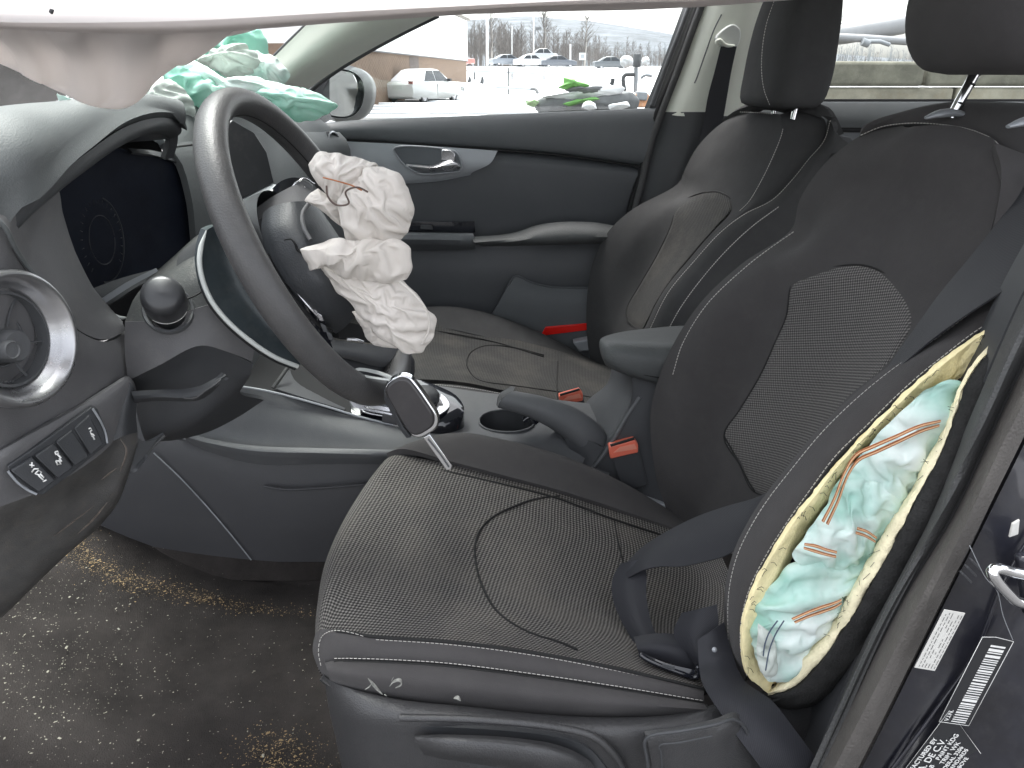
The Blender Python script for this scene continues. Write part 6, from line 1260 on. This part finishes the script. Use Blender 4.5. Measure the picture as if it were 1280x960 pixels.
rd_ = mk('road', [(-40, -12, GZ+.01), (30, -12, GZ+.01), (22, 11, GZ+.01), (16, 20, GZ+.01), (6, 33, GZ+.01), (-6, 42, GZ+.01), (-40, 42, GZ+.01)], [(0, 1, 2, 3, 4, 5, 6)], ASP, None, False); tag(rd_, 'wet grey asphalt lane beside the parked car', kind='structure')
# snowy tyre ridges
m = MB(); rr = random.Random(3)
for k in range(9):
    y = 20+k*2.6; pts = [Vector((x, y+noise.noise(Vector((x*.2, k, 0)))*.8, GZ+.02)) for x in range(-24, 8, 2)]; m.tube(pts, .16, 6, flat=.5)
o = m.build('snow_ridge', SNOW); tag(o, 'low ridges of slush on the asphalt lane', kind='structure')
# hill
vs = []; fs = []; HX = 60; HY = 10
def hillz(x, t):
    X = x/1000*950+640
    top = 56+16*sin((X-560)/300)-max(0, (X-660))*.16-max(0, 560-X)*.06+noise.noise(Vector((x*.006, 1, 0)))*4
    return 2+(max(10, top))*(t**.8)+noise.noise(Vector((x*.03, t*6, 5)))*1.5*t
for j in range(HY+1):
    t = j/HY
    for i in range(HX+1):
        x = -900+2200*i/HX; vs.append((x, 560+t*420, hillz(x, t)))
fs = [(j*(HX+1)+i, j*(HX+1)+i+1, (j+1)*(HX+1)+i+1, (j+1)*(HX+1)+i) for j in range(HY) for i in range(HX)]
HM = mat('winter_woodland_hill', (.10, .11, .125), .95, var=.5, vscale=.05, dust=.7, dustcol=(.17, .18, .19))
hl_ = mk('hill', vs, fs, HM, None, True); tag(hl_, 'long low wooded hill with snow between its bare trees', kind='structure')
# woods
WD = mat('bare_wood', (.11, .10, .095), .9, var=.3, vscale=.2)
def tree_into(m, x, y, z, h, rg, twigs=34, sp=.34):
    lean = rg.uniform(-.03, .03); top = Vector((x+lean*h, y, z+h)); r0 = h*.016
    m.tube([Vector((x, y, z)), Vector((x+lean*h*.5, y, z+h*.5)), top], lambda t: r0*(1-.85*t), 5)
    for k in range(twigs):
        t = rg.uniform(.22, .97); a = rg.uniform(0, 2*pi); b = Vector((x+lean*h*t, y, z+h*t)); l = h*sp*(1.1-t)*rg.uniform(.6, 1.2)+h*.04
        d = Vector((cos(a)*.7, sin(a)*.7, rg.uniform(.6, 1.3))).normalized(); e = b+d*l
        m.tube([b, b.lerp(e, .5)+Vector((0, 0, l*.05)), e], lambda q: r0*.38*(1-.8*q), 3, cap=False)
        for q in range(3):
            s = b.lerp(e, rg.uniform(.3, .9)); d2 = (d+Vector((rg.uniform(-1, 1), rg.uniform(-1, 1), rg.uniform(-.3, .8)))*.7).normalized(); m.tube([s, s+d2*l*.45], r0*.13, 3, cap=False)
rg = random.Random(11)
m = MB()
for i in range(560):
    x = rg.uniform(-35, 60); y = rg.uniform(150, 200); tree_into(m, x, y, 2.0, max(2.6, rg.uniform(6.2, 9.0)-.15*max(0, x)), rg, 22)
for i in range(150):
    x = rg.uniform(-40, 80); y = rg.uniform(146, 150); h = rg.uniform(1.6, 3); tree_into(m, x, y, 2.0, h, rg, 12, .5)
o = m.build('woods', WD, None, smooth=False); tag(o, 'belt of bare winter trees behind the parked cars', 'woods', kind='stuff')
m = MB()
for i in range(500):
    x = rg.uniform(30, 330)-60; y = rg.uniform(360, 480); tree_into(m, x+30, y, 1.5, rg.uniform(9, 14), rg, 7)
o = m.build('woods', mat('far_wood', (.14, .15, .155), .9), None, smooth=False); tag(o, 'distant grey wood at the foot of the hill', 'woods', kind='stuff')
for x, y, h, lb in ((-3.5, 138, 8.6, 'tall bare tree with a spreading crown left of the wood, above the pale car'), (5.5, 140, 9.0, 'pale stemmed bare tree standing in front of the wood behind the dark car'), (12.5, 141, 8.0, 'bare tree at the right of the group, above the snowy field')):
    t = thing('bare_tree', lb, 'tree', (x, y, 2), 'bare trees in front of the wood')
    a, b = MB(), MB(); a.tube([Vector((x, y, 2)), Vector((x+.2, y, 2+h*.5)), Vector((x+.1, y, 2+h))], lambda t_: .16*(1-.8*t_), 7); a.build('trunk', mat('pale_bark', (.30, .28, .26), .9), t)
    tree_into(b, x, y, 2, h, rg, 60, .42); b.build('crown', WD, t, smooth=False)
# trees behind the car, met only as a reflection in the wing mirror
m = MB()
for i in range(60):
    tree_into(m, rg.uniform(45, 70), rg.uniform(-25, 25), GZ, rg.uniform(6, 10), rg, 22)
o = m.build('woods', WD, None, smooth=False); tag(o, 'bare winter trees mirrored in the wing mirror', 'woods', kind='stuff')
# poles
def pole(u, vb, vt, D, r, label, mt=None):
    b = W(u, vb, D-1.23); t_ = W(u, vt, D-1.23); o = tubeo('utility_pole', [b, b.lerp(t_, .5), t_], r, mt or mat('pole_grey', (.5, .5, .5), .7), None, 10)
    return tag(o, label, 'pole', 'poles beyond the lot')
pole(609, 82, 6, 105, .17, 'thick pale utility pole rising left of the wood')
pole(667, 72, 20, 130, .10, 'slim pole carrying a lamp, in front of the wood')
pole(713, 76, 55, 120, .12, 'short white post right of the slim lamp pole')
pole(640, 68, 32, 134, .07, 'thinnest pole between the utility pole and the lamp pole')
lp = W(673, 36, 128); m = MB(); m.box(lp, (.9, .3, .45)); m.box(lp+Vector((-.5, 0, -.5)), (.15, .15, .6)); o = m.build('street_lamp_head', PL, smooth=False); tag(o, 'small dark lamp head on the slim pole', 'lamp')
wr_ = MB()
for k in range(2): wr_.tube([W(673, 36+k, 128), W(700, 46+k*2, 118), W(760, 60+k*2, 110), W(840, 66+k*2, 100)], .025, 4, 20)
o = wr_.build('power_line', PL); tag(o, 'thin overhead wires sagging right from the lamp pole', 'wires')
sg = thing('notice_board', 'white square notice board on the snowy field', 'sign', tuple(W(728, 78, 115)))
slab('panel', [(724, 66, 115), (732, 66, 115), (732, 75, 115), (724, 75, 115)], WHT, sg, (0, .1, 0), None, 0); slab('panel_inset', [(726, 68, 114.8), (730.5, 68, 114.8), (730.5, 73, 114.8), (726, 73, 114.8)], PGR, sg, (0, .1, 0), None, 0)
tubeo('post', [(728, 75, 115.2), (728, 80, 115.2)], .06, PL, sg)
# building on the left
bd = thing('warehouse', 'low building with tan brick base and white siding on the left', 'building', tuple(W(583, 118, 58)))
def foot(u, vtop, D, zoff): p = W(u, vtop, D-1.23); return p
Rb = W(583, 78, 58.8); Lb = W(380, 46, 24.5)
Lb.z = Rb.z = 1.98
d = (Lb-Rb); L_ = d.length; dx = d/L_; nn = Vector((dx.y, -dx.x, 0)); 
if nn.dot(CAM-Rb) < 0: nn = -nn
BRK = mat('tan_brick', (.20, .14, .10), .85, var=.15, vscale=3, dust=.12, dustcol=(.24, .2, .16)); SID = mat('white_siding', (.78, .78, .76), .6, var=.02)
def quadbox(name, a, b, z0, z1, th, mt, parent, out=0):
    m = MB(); o_ = nn*out
    P = [a+o_, b+o_, b+o_-nn*th, a+o_-nn*th]
    vs = [Vector((p.x, p.y, z)) for z in (z0, z1) for p in P]
    m.add(vs, [(3, 2, 1, 0), (4, 5, 6, 7), (0, 1, 5, 4), (1, 2, 6, 5), (2, 3, 7, 6), (3, 0, 4, 7)]); return fixnormals(m.build(name, mt, parent, False))
quadbox('brick_wall', Rb, Lb, GZ-.3, 1.98, 3, BRK, bd)
m = MB(); z = GZ; k = 0
# raised brick courses, joined: too small to pick apart
while z < 1.95:
    s = (k % 2)*.2
    while s < L_-.42:
        c = Rb+dx*(s+.19)+nn*.006; R = Matrix((dx, nn, Vector((0, 0, 1)))).transposed(); m.box(Vector((c.x, c.y, z+.045)), (.38, .012, .085), R); s += .40
    z += .10; k += 1
o = m.build('brick_courses', BRK, bd, smooth=False); o['kind'] = 'stuff'
quadbox('siding', Rb, Lb, 1.98, 4.6, 3, SID, bd, .10)
quadbox('drip_edge', Rb, Lb, 1.93, 1.98, .3, PL, bd, .13)
quadbox('roof_edge', Rb-dx*.2, Lb, 4.6, 4.75, 3.4, mat('roof_edge_brown', (.10, .085, .07), .6), bd, .3)
quadbox('sooty_patch', Rb+dx*(L_*.50), Rb+dx*(L_*.565), .7, 1.9, .05, mat('soot', (.12, .10, .09), .9, var=.3, vscale=6), bd, .02)
# cars
def carbody(name, L, H, Wd, mtb, parent=None):
    """car along +X, centre at origin, wheels on z=0"""
    st = [(-.5, .30, .62), (-.485, .22, .68), (-.40, .18, .72), (-.30, .17, .74), (-.22, .17, .75), (0, .17, .75), (.22, .17, .74), (.34, .18, .70), (.44, .20, .64), (.49, .26, .56), (.5, .32, .48)]
    loops = []
    for x, zb, zt in st:
        w_ = Wd/2*(1-.12*abs(x*2)**6); zb *= H/1.45*1.0; zt_ = zt*H*.86
        loops.append([Vector((x*L, y, z)) for y, z in ((-w_*.92, zb), (-w_, zb+.12), (-w_, zt_*.72), (-w_*.95, zt_*.95), (-w_*.8, zt_), (w_*.8, zt_), (w_*.95, zt_*.95), (w_, zt_*.72), (w_, zb+.12), (w_*.92, zb))])
    vs = [p for l in loops for p in l]; k = 10
    fs = [(i*k+j, i*k+(j+1) % k, (i+1)*k+(j+1) % k, (i+1)*k+j) for i in range(len(loops)-1) for j in range(k)]+[tuple(range(k)), tuple((len(loops)-1)*k+j for j in range(k))]
    return vs, fs
def cabin(L, H, Wd, sh=1.0, z0=.0):
    base = .86*.745*H; out = []
    for x0, x1, z, w_ in ((-.36*L, .25*L, base-.03, .90), (-.19*L, .08*L, H-.08, .70), (-.12*L, .02*L, H-.02, .58)):
        out.append([Vector((x, y*Wd/2*w_, z)) for x, y in ((x0, -1), (x1, -1), (x1, 1), (x0, 1))])
    return out
def mk_local(name, vs, fs, mt, parent, smooth=True, angle=35):
    me = bpy.data.meshes.new(name); me.from_pydata([tuple(v) for v in vs], [], fs); me.materials.append(mt); bm = bmesh.new(); bm.from_mesh(me); bmesh.ops.recalc_face_normals(bm, faces=bm.faces); bm.to_mesh(me); bm.free()
    if smooth: me.shade_smooth(); me.set_sharp_from_angle(angle=radians(angle))
    o = bpy.data.objects.new(name, me); COL.objects.link(o); o.parent = parent; return o
def make_car(label, loc, rz, L=4.6, H=1.45, Wd=1.8, col=(.75, .75, .75), snow=False, group='cars parked in the far lot', detail=True):
    t = thing('parked_car', label, 'car', loc, group); t.rotation_euler.z = rz
    paint = mat('car_paint_%02d%02d%02d' % tuple(int(c*99) for c in col), col, .35, coat=.4); dark = mat('car_window', (.03, .035, .04), .1)
    v, f = carbody('b', L, H, Wd, paint); mk_local('body', v, f, paint, t)
    lo = cabin(L, H, Wd); v = [p for l in lo for p in l]; f = [(i*4+j, i*4+(j+1) % 4, (i+1)*4+(j+1) % 4, (i+1)*4+j) for i in range(2) for j in range(4)]+[(8, 9, 10, 11), (3, 2, 1, 0)]
    mk_local('roof', v, f, SNOW if snow else paint, t, True, 50)
    a, b = lo[0], lo[1]
    def q(name, p0, p1, p2, p3, mt=dark, k=1.012, ins=.08):
        c = (p0+p1+p2+p3)/4; P = [c+(p-c)*(1-ins) for p in (p0, p1, p2, p3)]; n_ = (P[1]-P[0]).cross(P[2]-P[0]).normalized(); cc_ = Vector((c.x*0-.05*L, 0, H*.6))
        if n_.dot(c-cc_) < 0: n_ = -n_
        m = MB(); m.add([p+n_*.02 for p in P]+[p-n_*.01 for p in P], [(0, 1, 2, 3), (7, 6, 5, 4), (0, 4, 5, 1), (1, 5, 6, 2), (2, 6, 7, 3), (3, 7, 4, 0)]); mk_local(name, m.v, m.f, mt, t, False)
    q('rear_window', a[0], a[3], b[3], b[0], SNOW if snow else dark); q('windscreen', a[1], a[2], b[2], b[1])
    for s, (i, j) in ((-1, (0, 1)), (1, (3, 2))):
        mid0 = a[i].lerp(a[j], .50); mid1 = b[i].lerp(b[j], .50)
        q('side_window', a[i].lerp(a[j], .10), mid0, mid1, b[i]); q('side_window', mid0, a[j].lerp(a[i], .04), b[j], mid1)
    for sx in (-.31, .31):
        for s in (-1, 1):
            m = MB(); c = Vector((sx*L, s*Wd/2*.93, .32)); m.lathe(c-Vector((0, .1*s, 0)), Vector((0, s, 0)), [(0, -.02), (.31, -.02), (.325, .04), (.32, .12), (.22, .13)], 18); w_ = mk_local('wheel', m.v, m.f, PLN, t)
            m = MB(); m.lathe(c-Vector((0, .1*s, 0)), Vector((0, s, 0)), [(.22, .125), (.2, .11), (.05, .13), (0, .135)], 14); r_ = mk_local('rim', m.v, m.f, SIL, t); r_.parent = w_
    if detail:
        for s in (-1, 1):
            m = MB(); m.box((-.492*L, s*Wd*.37, .60*H), (.06, .22, .10)); mk_local('tail_light', m.v, m.f, mat('tail_light_red', (.25, .10, .09), .3), t, False)
            m = MB(); m.box((.475*L, s*Wd*.36, .45*H), (.14, .3, .10)); mk_local('headlight', m.v, m.f, mat('lamp_glass', (.6, .6, .6), .1), t, False)
            m = MB(); m.box((.17*L, s*Wd*.53, .66*H), (.16, .16, .12)); mk_local('mirror', m.v, m.f, PLN if snow else paint, t, False)
            for q_ in (.02, -.17): m = MB(); m.box((q_*L, s*Wd*.503, .52*H), (.16, .02, .03)); mk_local('door_handle', m.v, m.f, CHR, t, False)
            m = MB(); m.box((-.06*L, s*(Wd*.5), .38*H), (.02, .012, .5)); mk_local('door_gap', m.v, m.f, PLN, t, False)
        m = MB(); m.box((-.497*L, 0, .46*H), (.05, .5, .14)); mk_local('number_plate', m.v, m.f, WHT, t, False)
    return t
near_c = W(530, 127, 36.5)
make_car('white snow covered sedan parked by the tan brick wall', (near_c.x, near_c.y, GZ), radians(66), 4.5, 1.45, 1.8, (.62, .63, .62), True, 'cars')
for (u, vb, D, rz, col, H, lb) in ((571, 82, 104, 2.6, (.35, .16, .14), 1.4, 'dark red car farthest left, half hidden by the building corner'), (634, 82, 108, .35, (.20, .22, .25), 1.4, 'dark blue grey car left of the white sedan in the far lot'),
                               (664, 83, 107, .3, (.62, .63, .65), 1.45, 'pale silver sedan in the middle of the far lot'), (676, 77, 117, 3.3, (.35, .36, .38), 1.75, 'grey snow roofed van behind the pale sedan'),
                               (698, 84, 107, .12, (.10, .11, .13), 1.45, 'dark sedan at the right end of the far car row'), (764, 86, 103, .1, (.09, .10, .11), 1.45, 'dark sedan standing alone right of the notice board')):
    p = W(u, vb, D); make_car(lb, (p.x, p.y, p.z), rz, 4.6, H, 1.8, col, False, 'cars parked in the far lot', False)
# snow field bank fence and guard rails
gr1 = thing('guard_rail', 'long rusty grey guard rail half buried in snow, upper one', 'guard rail', tuple(W(640, 92, 70)))
tubeo('rail', [(583, 88.5, 66), (640, 90.5, 66), (692, 93, 64)], .13, PGR, gr1, 8, 12, flat=.8)
for u in (593, 640, 680): tubeo('post', [(u, 88, 66.3), (u, 100, 66.3)], .08, PL, gr1, 6)
gr2 = thing('guard_rail', 'short grey guard rail nearer the snowbank, lower one', 'guard rail', tuple(W(630, 112, 45)))
tubeo('rail', [(600, 107.5, 45), (632, 109.5, 45), (664, 111.5, 44)], .10, PGR, gr2, 8, 12, flat=.8)
tubeo('rail_end', [(664, 111.5, 44), (670, 112, 43.8), (672, 116, 43.6)], .09, PL, gr2, 8, 8)
tubeo('post', [(635.5, 84, 45.2), (636, 104, 45.2), (635, 127, 45.2)], .05, PL, gr2, 6)
tubeo('brace', [(601, 104, 45.1), (606, 115, 45.1), (610, 126, 45.1)], .05, PL, gr2, 6)
sb2 = patch('snow_bank', [[(557, 127, 39.5), (580, 128, 39), (605, 129, 38.5), (640, 131, 38), (700, 134, 38)], [(558, 112, 40), (580, 110, 40), (600, 112, 40), (640, 124, 40), (700, 128, 40)], [(562, 104, 41.5), (580, 103, 41.5), (601, 104, 41.5), (640, 120, 42), (700, 126, 42)], [(564, 122, 44), (584, 122, 44), (606, 122, 44), (640, 124, 44), (700, 128, 44)]], SNOW, None, 30, 16, .1, lambda a, b, p: noise.noise(p*1.2)*.15)
tag(sb2, 'heap of snow with dark rubble beside the white sedan', 'snow bank')
ub = thing('utility_box', 'small grey box on the snow bank beside the white sedan', 'box', tuple(W(578, 113, 39)))
slab('cabinet', [(575, 108, 39.2), (581, 109, 39.2), (580.5, 114, 39.2), (575, 113, 39.2)], PGR, ub, (0, .2, 0), None, .01); slab('cabinet_panel', [(576.5, 109.5, 39.1), (579.5, 110, 39.1), (579, 112.5, 39.1), (576.5, 112, 39.1)], WHT, ub, (0, .05, 0), None, 0)
for (u, v, s, lb) in ((586, 100, .30, 'dark stub of scrap poking out of the snow bank, left one'), (602, 100, .26, 'dark thin stub of scrap by the snow bank, right one')):
    o = tubeo('scrap_stub', [(u, v+4, 41), (u+1, v, 41), (u+.5, v-4, 41)], lambda t: .12*(1-.5*t), PL, None, 7, 8); tag(o, lb, 'scrap')
# jet ski on its trailer under a green and grey cover
js = thing('jet_ski', 'jet ski with lime green top under snow on a trailer', 'jet ski', tuple(W(730, 140, 16)))
GRN = mat('lime_cover', (.16, .38, .10), .5, var=.35, vscale=3); GRY = mat('grey_cover', (.16, .165, .17), .7, var=.25, vscale=4)
def ysl(name, outl, y, th, mt, bv=.03, n=None): return slab(name, [(u, v, y) for u, v in outl], mt, js, (0, th, 0), n, bv)
m = MB(); puff(m, [(668, 134), (670, 126), (680, 121), (700, 121), (712, 126), (730, 125), (755, 119), (775, 114), (792, 116), (800, 126), (796, 137), (760, 142), (700, 144), (674, 142)], 16, .35, 61, 1.0, .02, 20, 70, back=1, N=30, iters=2); m.build('hull_cover', GRY, js)
m = MB(); puff(m, [(676, 122), (700, 118), (740, 113), (770, 106), (782, 110), (776, 117), (740, 124), (712, 127), (690, 122)], 15.8, .30, 62, 1.2, .02, 16, 60, back=1, N=24, iters=2); m.build('deck_snow', SNOW, js)
m = MB(); puff(m, [(705, 112), (715, 108), (728, 113), (745, 108), (755, 108), (752, 114), (735, 117), (720, 117), (708, 114)], 15.6, .22, 63, 1.2, .02, 16, 60, back=1, N=24, iters=2); m.build('seat_cover', GRY, js)
m = MB(); puff(m, [(697, 110), (704, 104), (704, 97), (712, 96), (722, 102), (738, 107), (730, 111), (716, 109), (706, 112)], 15.55, .18, 64, 1.2, .02, 16, 60, back=1, N=24, iters=2); m.build('green_cover', GRN, js)
m = MB(); puff(m, [(703, 130), (720, 125), (745, 122), (750, 124), (725, 129), (712, 133)], 15.5, .12, 65, 1.2, .02, 12, 50, back=1, N=24, iters=2); m.build('green_stripe', GRN, js)
m = MB(); puff(m, [(657, 126), (668, 122), (674, 128), (668, 134), (658, 131)], 15.8, .15, 66, 1.2, .02, 12, 50, back=1, N=24, iters=2); m.build('green_nose', mat('pale_lime', (.45, .62, .35), .6, var=.3), js)
tubeo('handlebar', [(764, 107, 15.7), (766, 101, 15.7), (766, 98, 15.7)], .045, PLN, js, 8)
for u in (736,): 
    m = MB(); puff(m, [(727, 134), (730, 128), (738, 126), (744, 130), (746, 136), (736, 138)], 15.2, .15, 67, 1, .02, 10, 40, back=1, N=16, iters=2); m.build('wheel_guard', SNOW, js)
m = MB(); puff(m, [(760, 132), (772, 129), (784, 127), (788, 133), (776, 137), (762, 137)], 15.2, .15, 68, 1, .02, 10, 40, back=1, N=16, iters=2); m.build('wheel_guard', SNOW, js)
# mast machine with orange base
ms_ = thing('lift_machine', 'dark mast machine with a white bundle and orange base at the right of the lot', 'machine', tuple(W(800, 134, 19)))
tubeo('mast', [(797, 68, 19), (796, 84, 19)], .10, PL, ms_, 8); tubeo('mast_chain', [(795, 84, 19), (795, 100, 19), (794, 116, 19)], .055, PGR, ms_, 6)
tubeo('frame_hoop', [(781, 114, 19), (779, 98, 19), (781, 94, 19), (793, 93, 19)], .05, PL, ms_, 8, 20); tubeo('side_arm', [(801, 98, 19), (806, 94, 19), (815, 95, 19)], .04, PGR, ms_, 8, 10)
m = MB(); puff(m, oval(783, 77, 8, 7.5, 18.8, 16), 18.8, .15, 71, 2, .03, 12, 40, back=1, N=16, iters=2); m.build('white_bundle', SNOW, ms_)
m = MB(); puff(m, oval(807, 77, 5, 6, 18.8, 16), 18.8, .1, 72, 2, .04, 10, 30, back=1, N=14, iters=2); m.build('white_bundle', SNOW, ms_)
slab('orange_base', [(793, 118, 18.6), (812, 117, 18.6), (811, 134, 18.6), (792, 134, 18.6)], mat('orange_paint', (.72, .36, .20), .6, var=.4, vscale=5, dust=.6, dustcol=(.8, .8, .8)), ms_, (0, .5, 0), None, .03)
slab('engine_block', [(796, 114, 18.5), (810, 115, 18.5), (809, 126, 18.5), (797, 125, 18.5)], PGR, ms_, (0, .3, 0), None, .03)
# concrete wall seen past the headrests
cw = thing('concrete_wall', 'weathered concrete block wall topped with moss and snow behind the rear window', 'wall', (3.8, 6, GZ))
CON = mat('concrete', (.17, .165, .13), .95, var=.5, vscale=3, dust=.7, dustcol=(.30, .29, .24)); CON2 = mat('concrete_low', (.30, .28, .22), .95, var=.4, vscale=2.5, dust=.6, dustcol=(.22, .16, .08))
yw = 6.0; x0 = W(1010, 75, yw).x; zt = W(1100, 76, yw).z; zm = W(1100, 108, yw).z; k = 0; x = x0-.1
while x < W(1300, 75, yw).x:
    w_ = 1.18; 
    o = slab('block', [Vector((x, yw+random.uniform(-.02, .02), zm)), Vector((x+w_-.03, yw, zm)), Vector((x+w_-.03, yw, zt+random.uniform(-.01, .01))), Vector((x, yw, zt))], CON, cw, (0, .5, 0), None, .03)
    slab('lower_block', [Vector((x+.3, yw+.03, GZ-.2)), Vector((x+.27+w_, yw+.03, GZ-.2)), Vector((x+.27+w_, yw+.03, zm-.012)), Vector((x+.3, yw+.03, zm-.012))], CON2, cw, (0, .5, 0), None, .02); x += w_
mb_ = MB(); rr = random.Random(5)
for i in range(70):
    a = W(rr.uniform(1034, 1290), 76, yw+.12)+Vector((0, rr.uniform(-.08, .2), 0)); s_ = rr.uniform(.015, .05); mb_.lathe(a, Vector((0, 0, 1)), [(s_, -.01), (s_*.8, s_*.3), (0, s_*.5)], 7)
o = fixnormals(mb_.build('moss_tuft', mat('moss', (.12, .12, .07), .95, var=.4, vscale=20), cw)); o['kind'] = 'stuff'
# boom and chain over the wall
bm_ = thing('crane_arm', 'grey steel arm with a cylinder hanging above the concrete wall', 'crane arm', tuple(W(1080, 50, 5.5)))
tubeo('arm', [(1020, 47, 5.5), (1060, 42, 5.5), (1130, 30, 5.5)], .075, GRM, bm_, 12); tubeo('cylinder', [(1030, 46, 5.4), (1080, 48, 5.4), (1140, 52, 5.4)], .03, GRM, bm_, 10)
tubeo('pivot_bolt', [(1078, 52, 5.35), (1086, 55, 5.35)], .03, PGR, bm_, 8); tubeo('hook_bar', [(1082, 52, 5.35), (1100, 52, 5.35), (1112, 56, 5.35)], .016, PGR, bm_, 8)
ch = thing('chain', 'steel chain hanging in front of the grey arm', 'chain', tuple(W(1052, 26, 5.3)))
a, b = W(1060, -4, 5.3), W(1051, 28, 5.3); nL = 9
for i in range(nL):
    c = a.lerp(b, (i+.5)/nL); d = (b-a).normalized(); l = (b-a).length/nL*.62; e = Vector((1, 0, 0)) if i % 2 else Vector((.5, .8, 0)).normalized()
    tubeo('link', [c+d*(l*sin(t))+e*(l*.42*cos(t)) for t in [2*pi*k/14 for k in range(14)]], l*.13, PGR, ch, 6, 14, True)
# vehicle shape above the wall: dark cable bundle left
o = tubeo('hose', [(1020, 40, 5.6), (1038, 33, 5.6), (1048, 31, 5.6), (1052, 34, 5.6), (1046, 38, 5.6), (1034, 42, 5.6)], .02, PL, None, 6, 30); tag(o, 'dark loose hose left of the chain', 'hose')
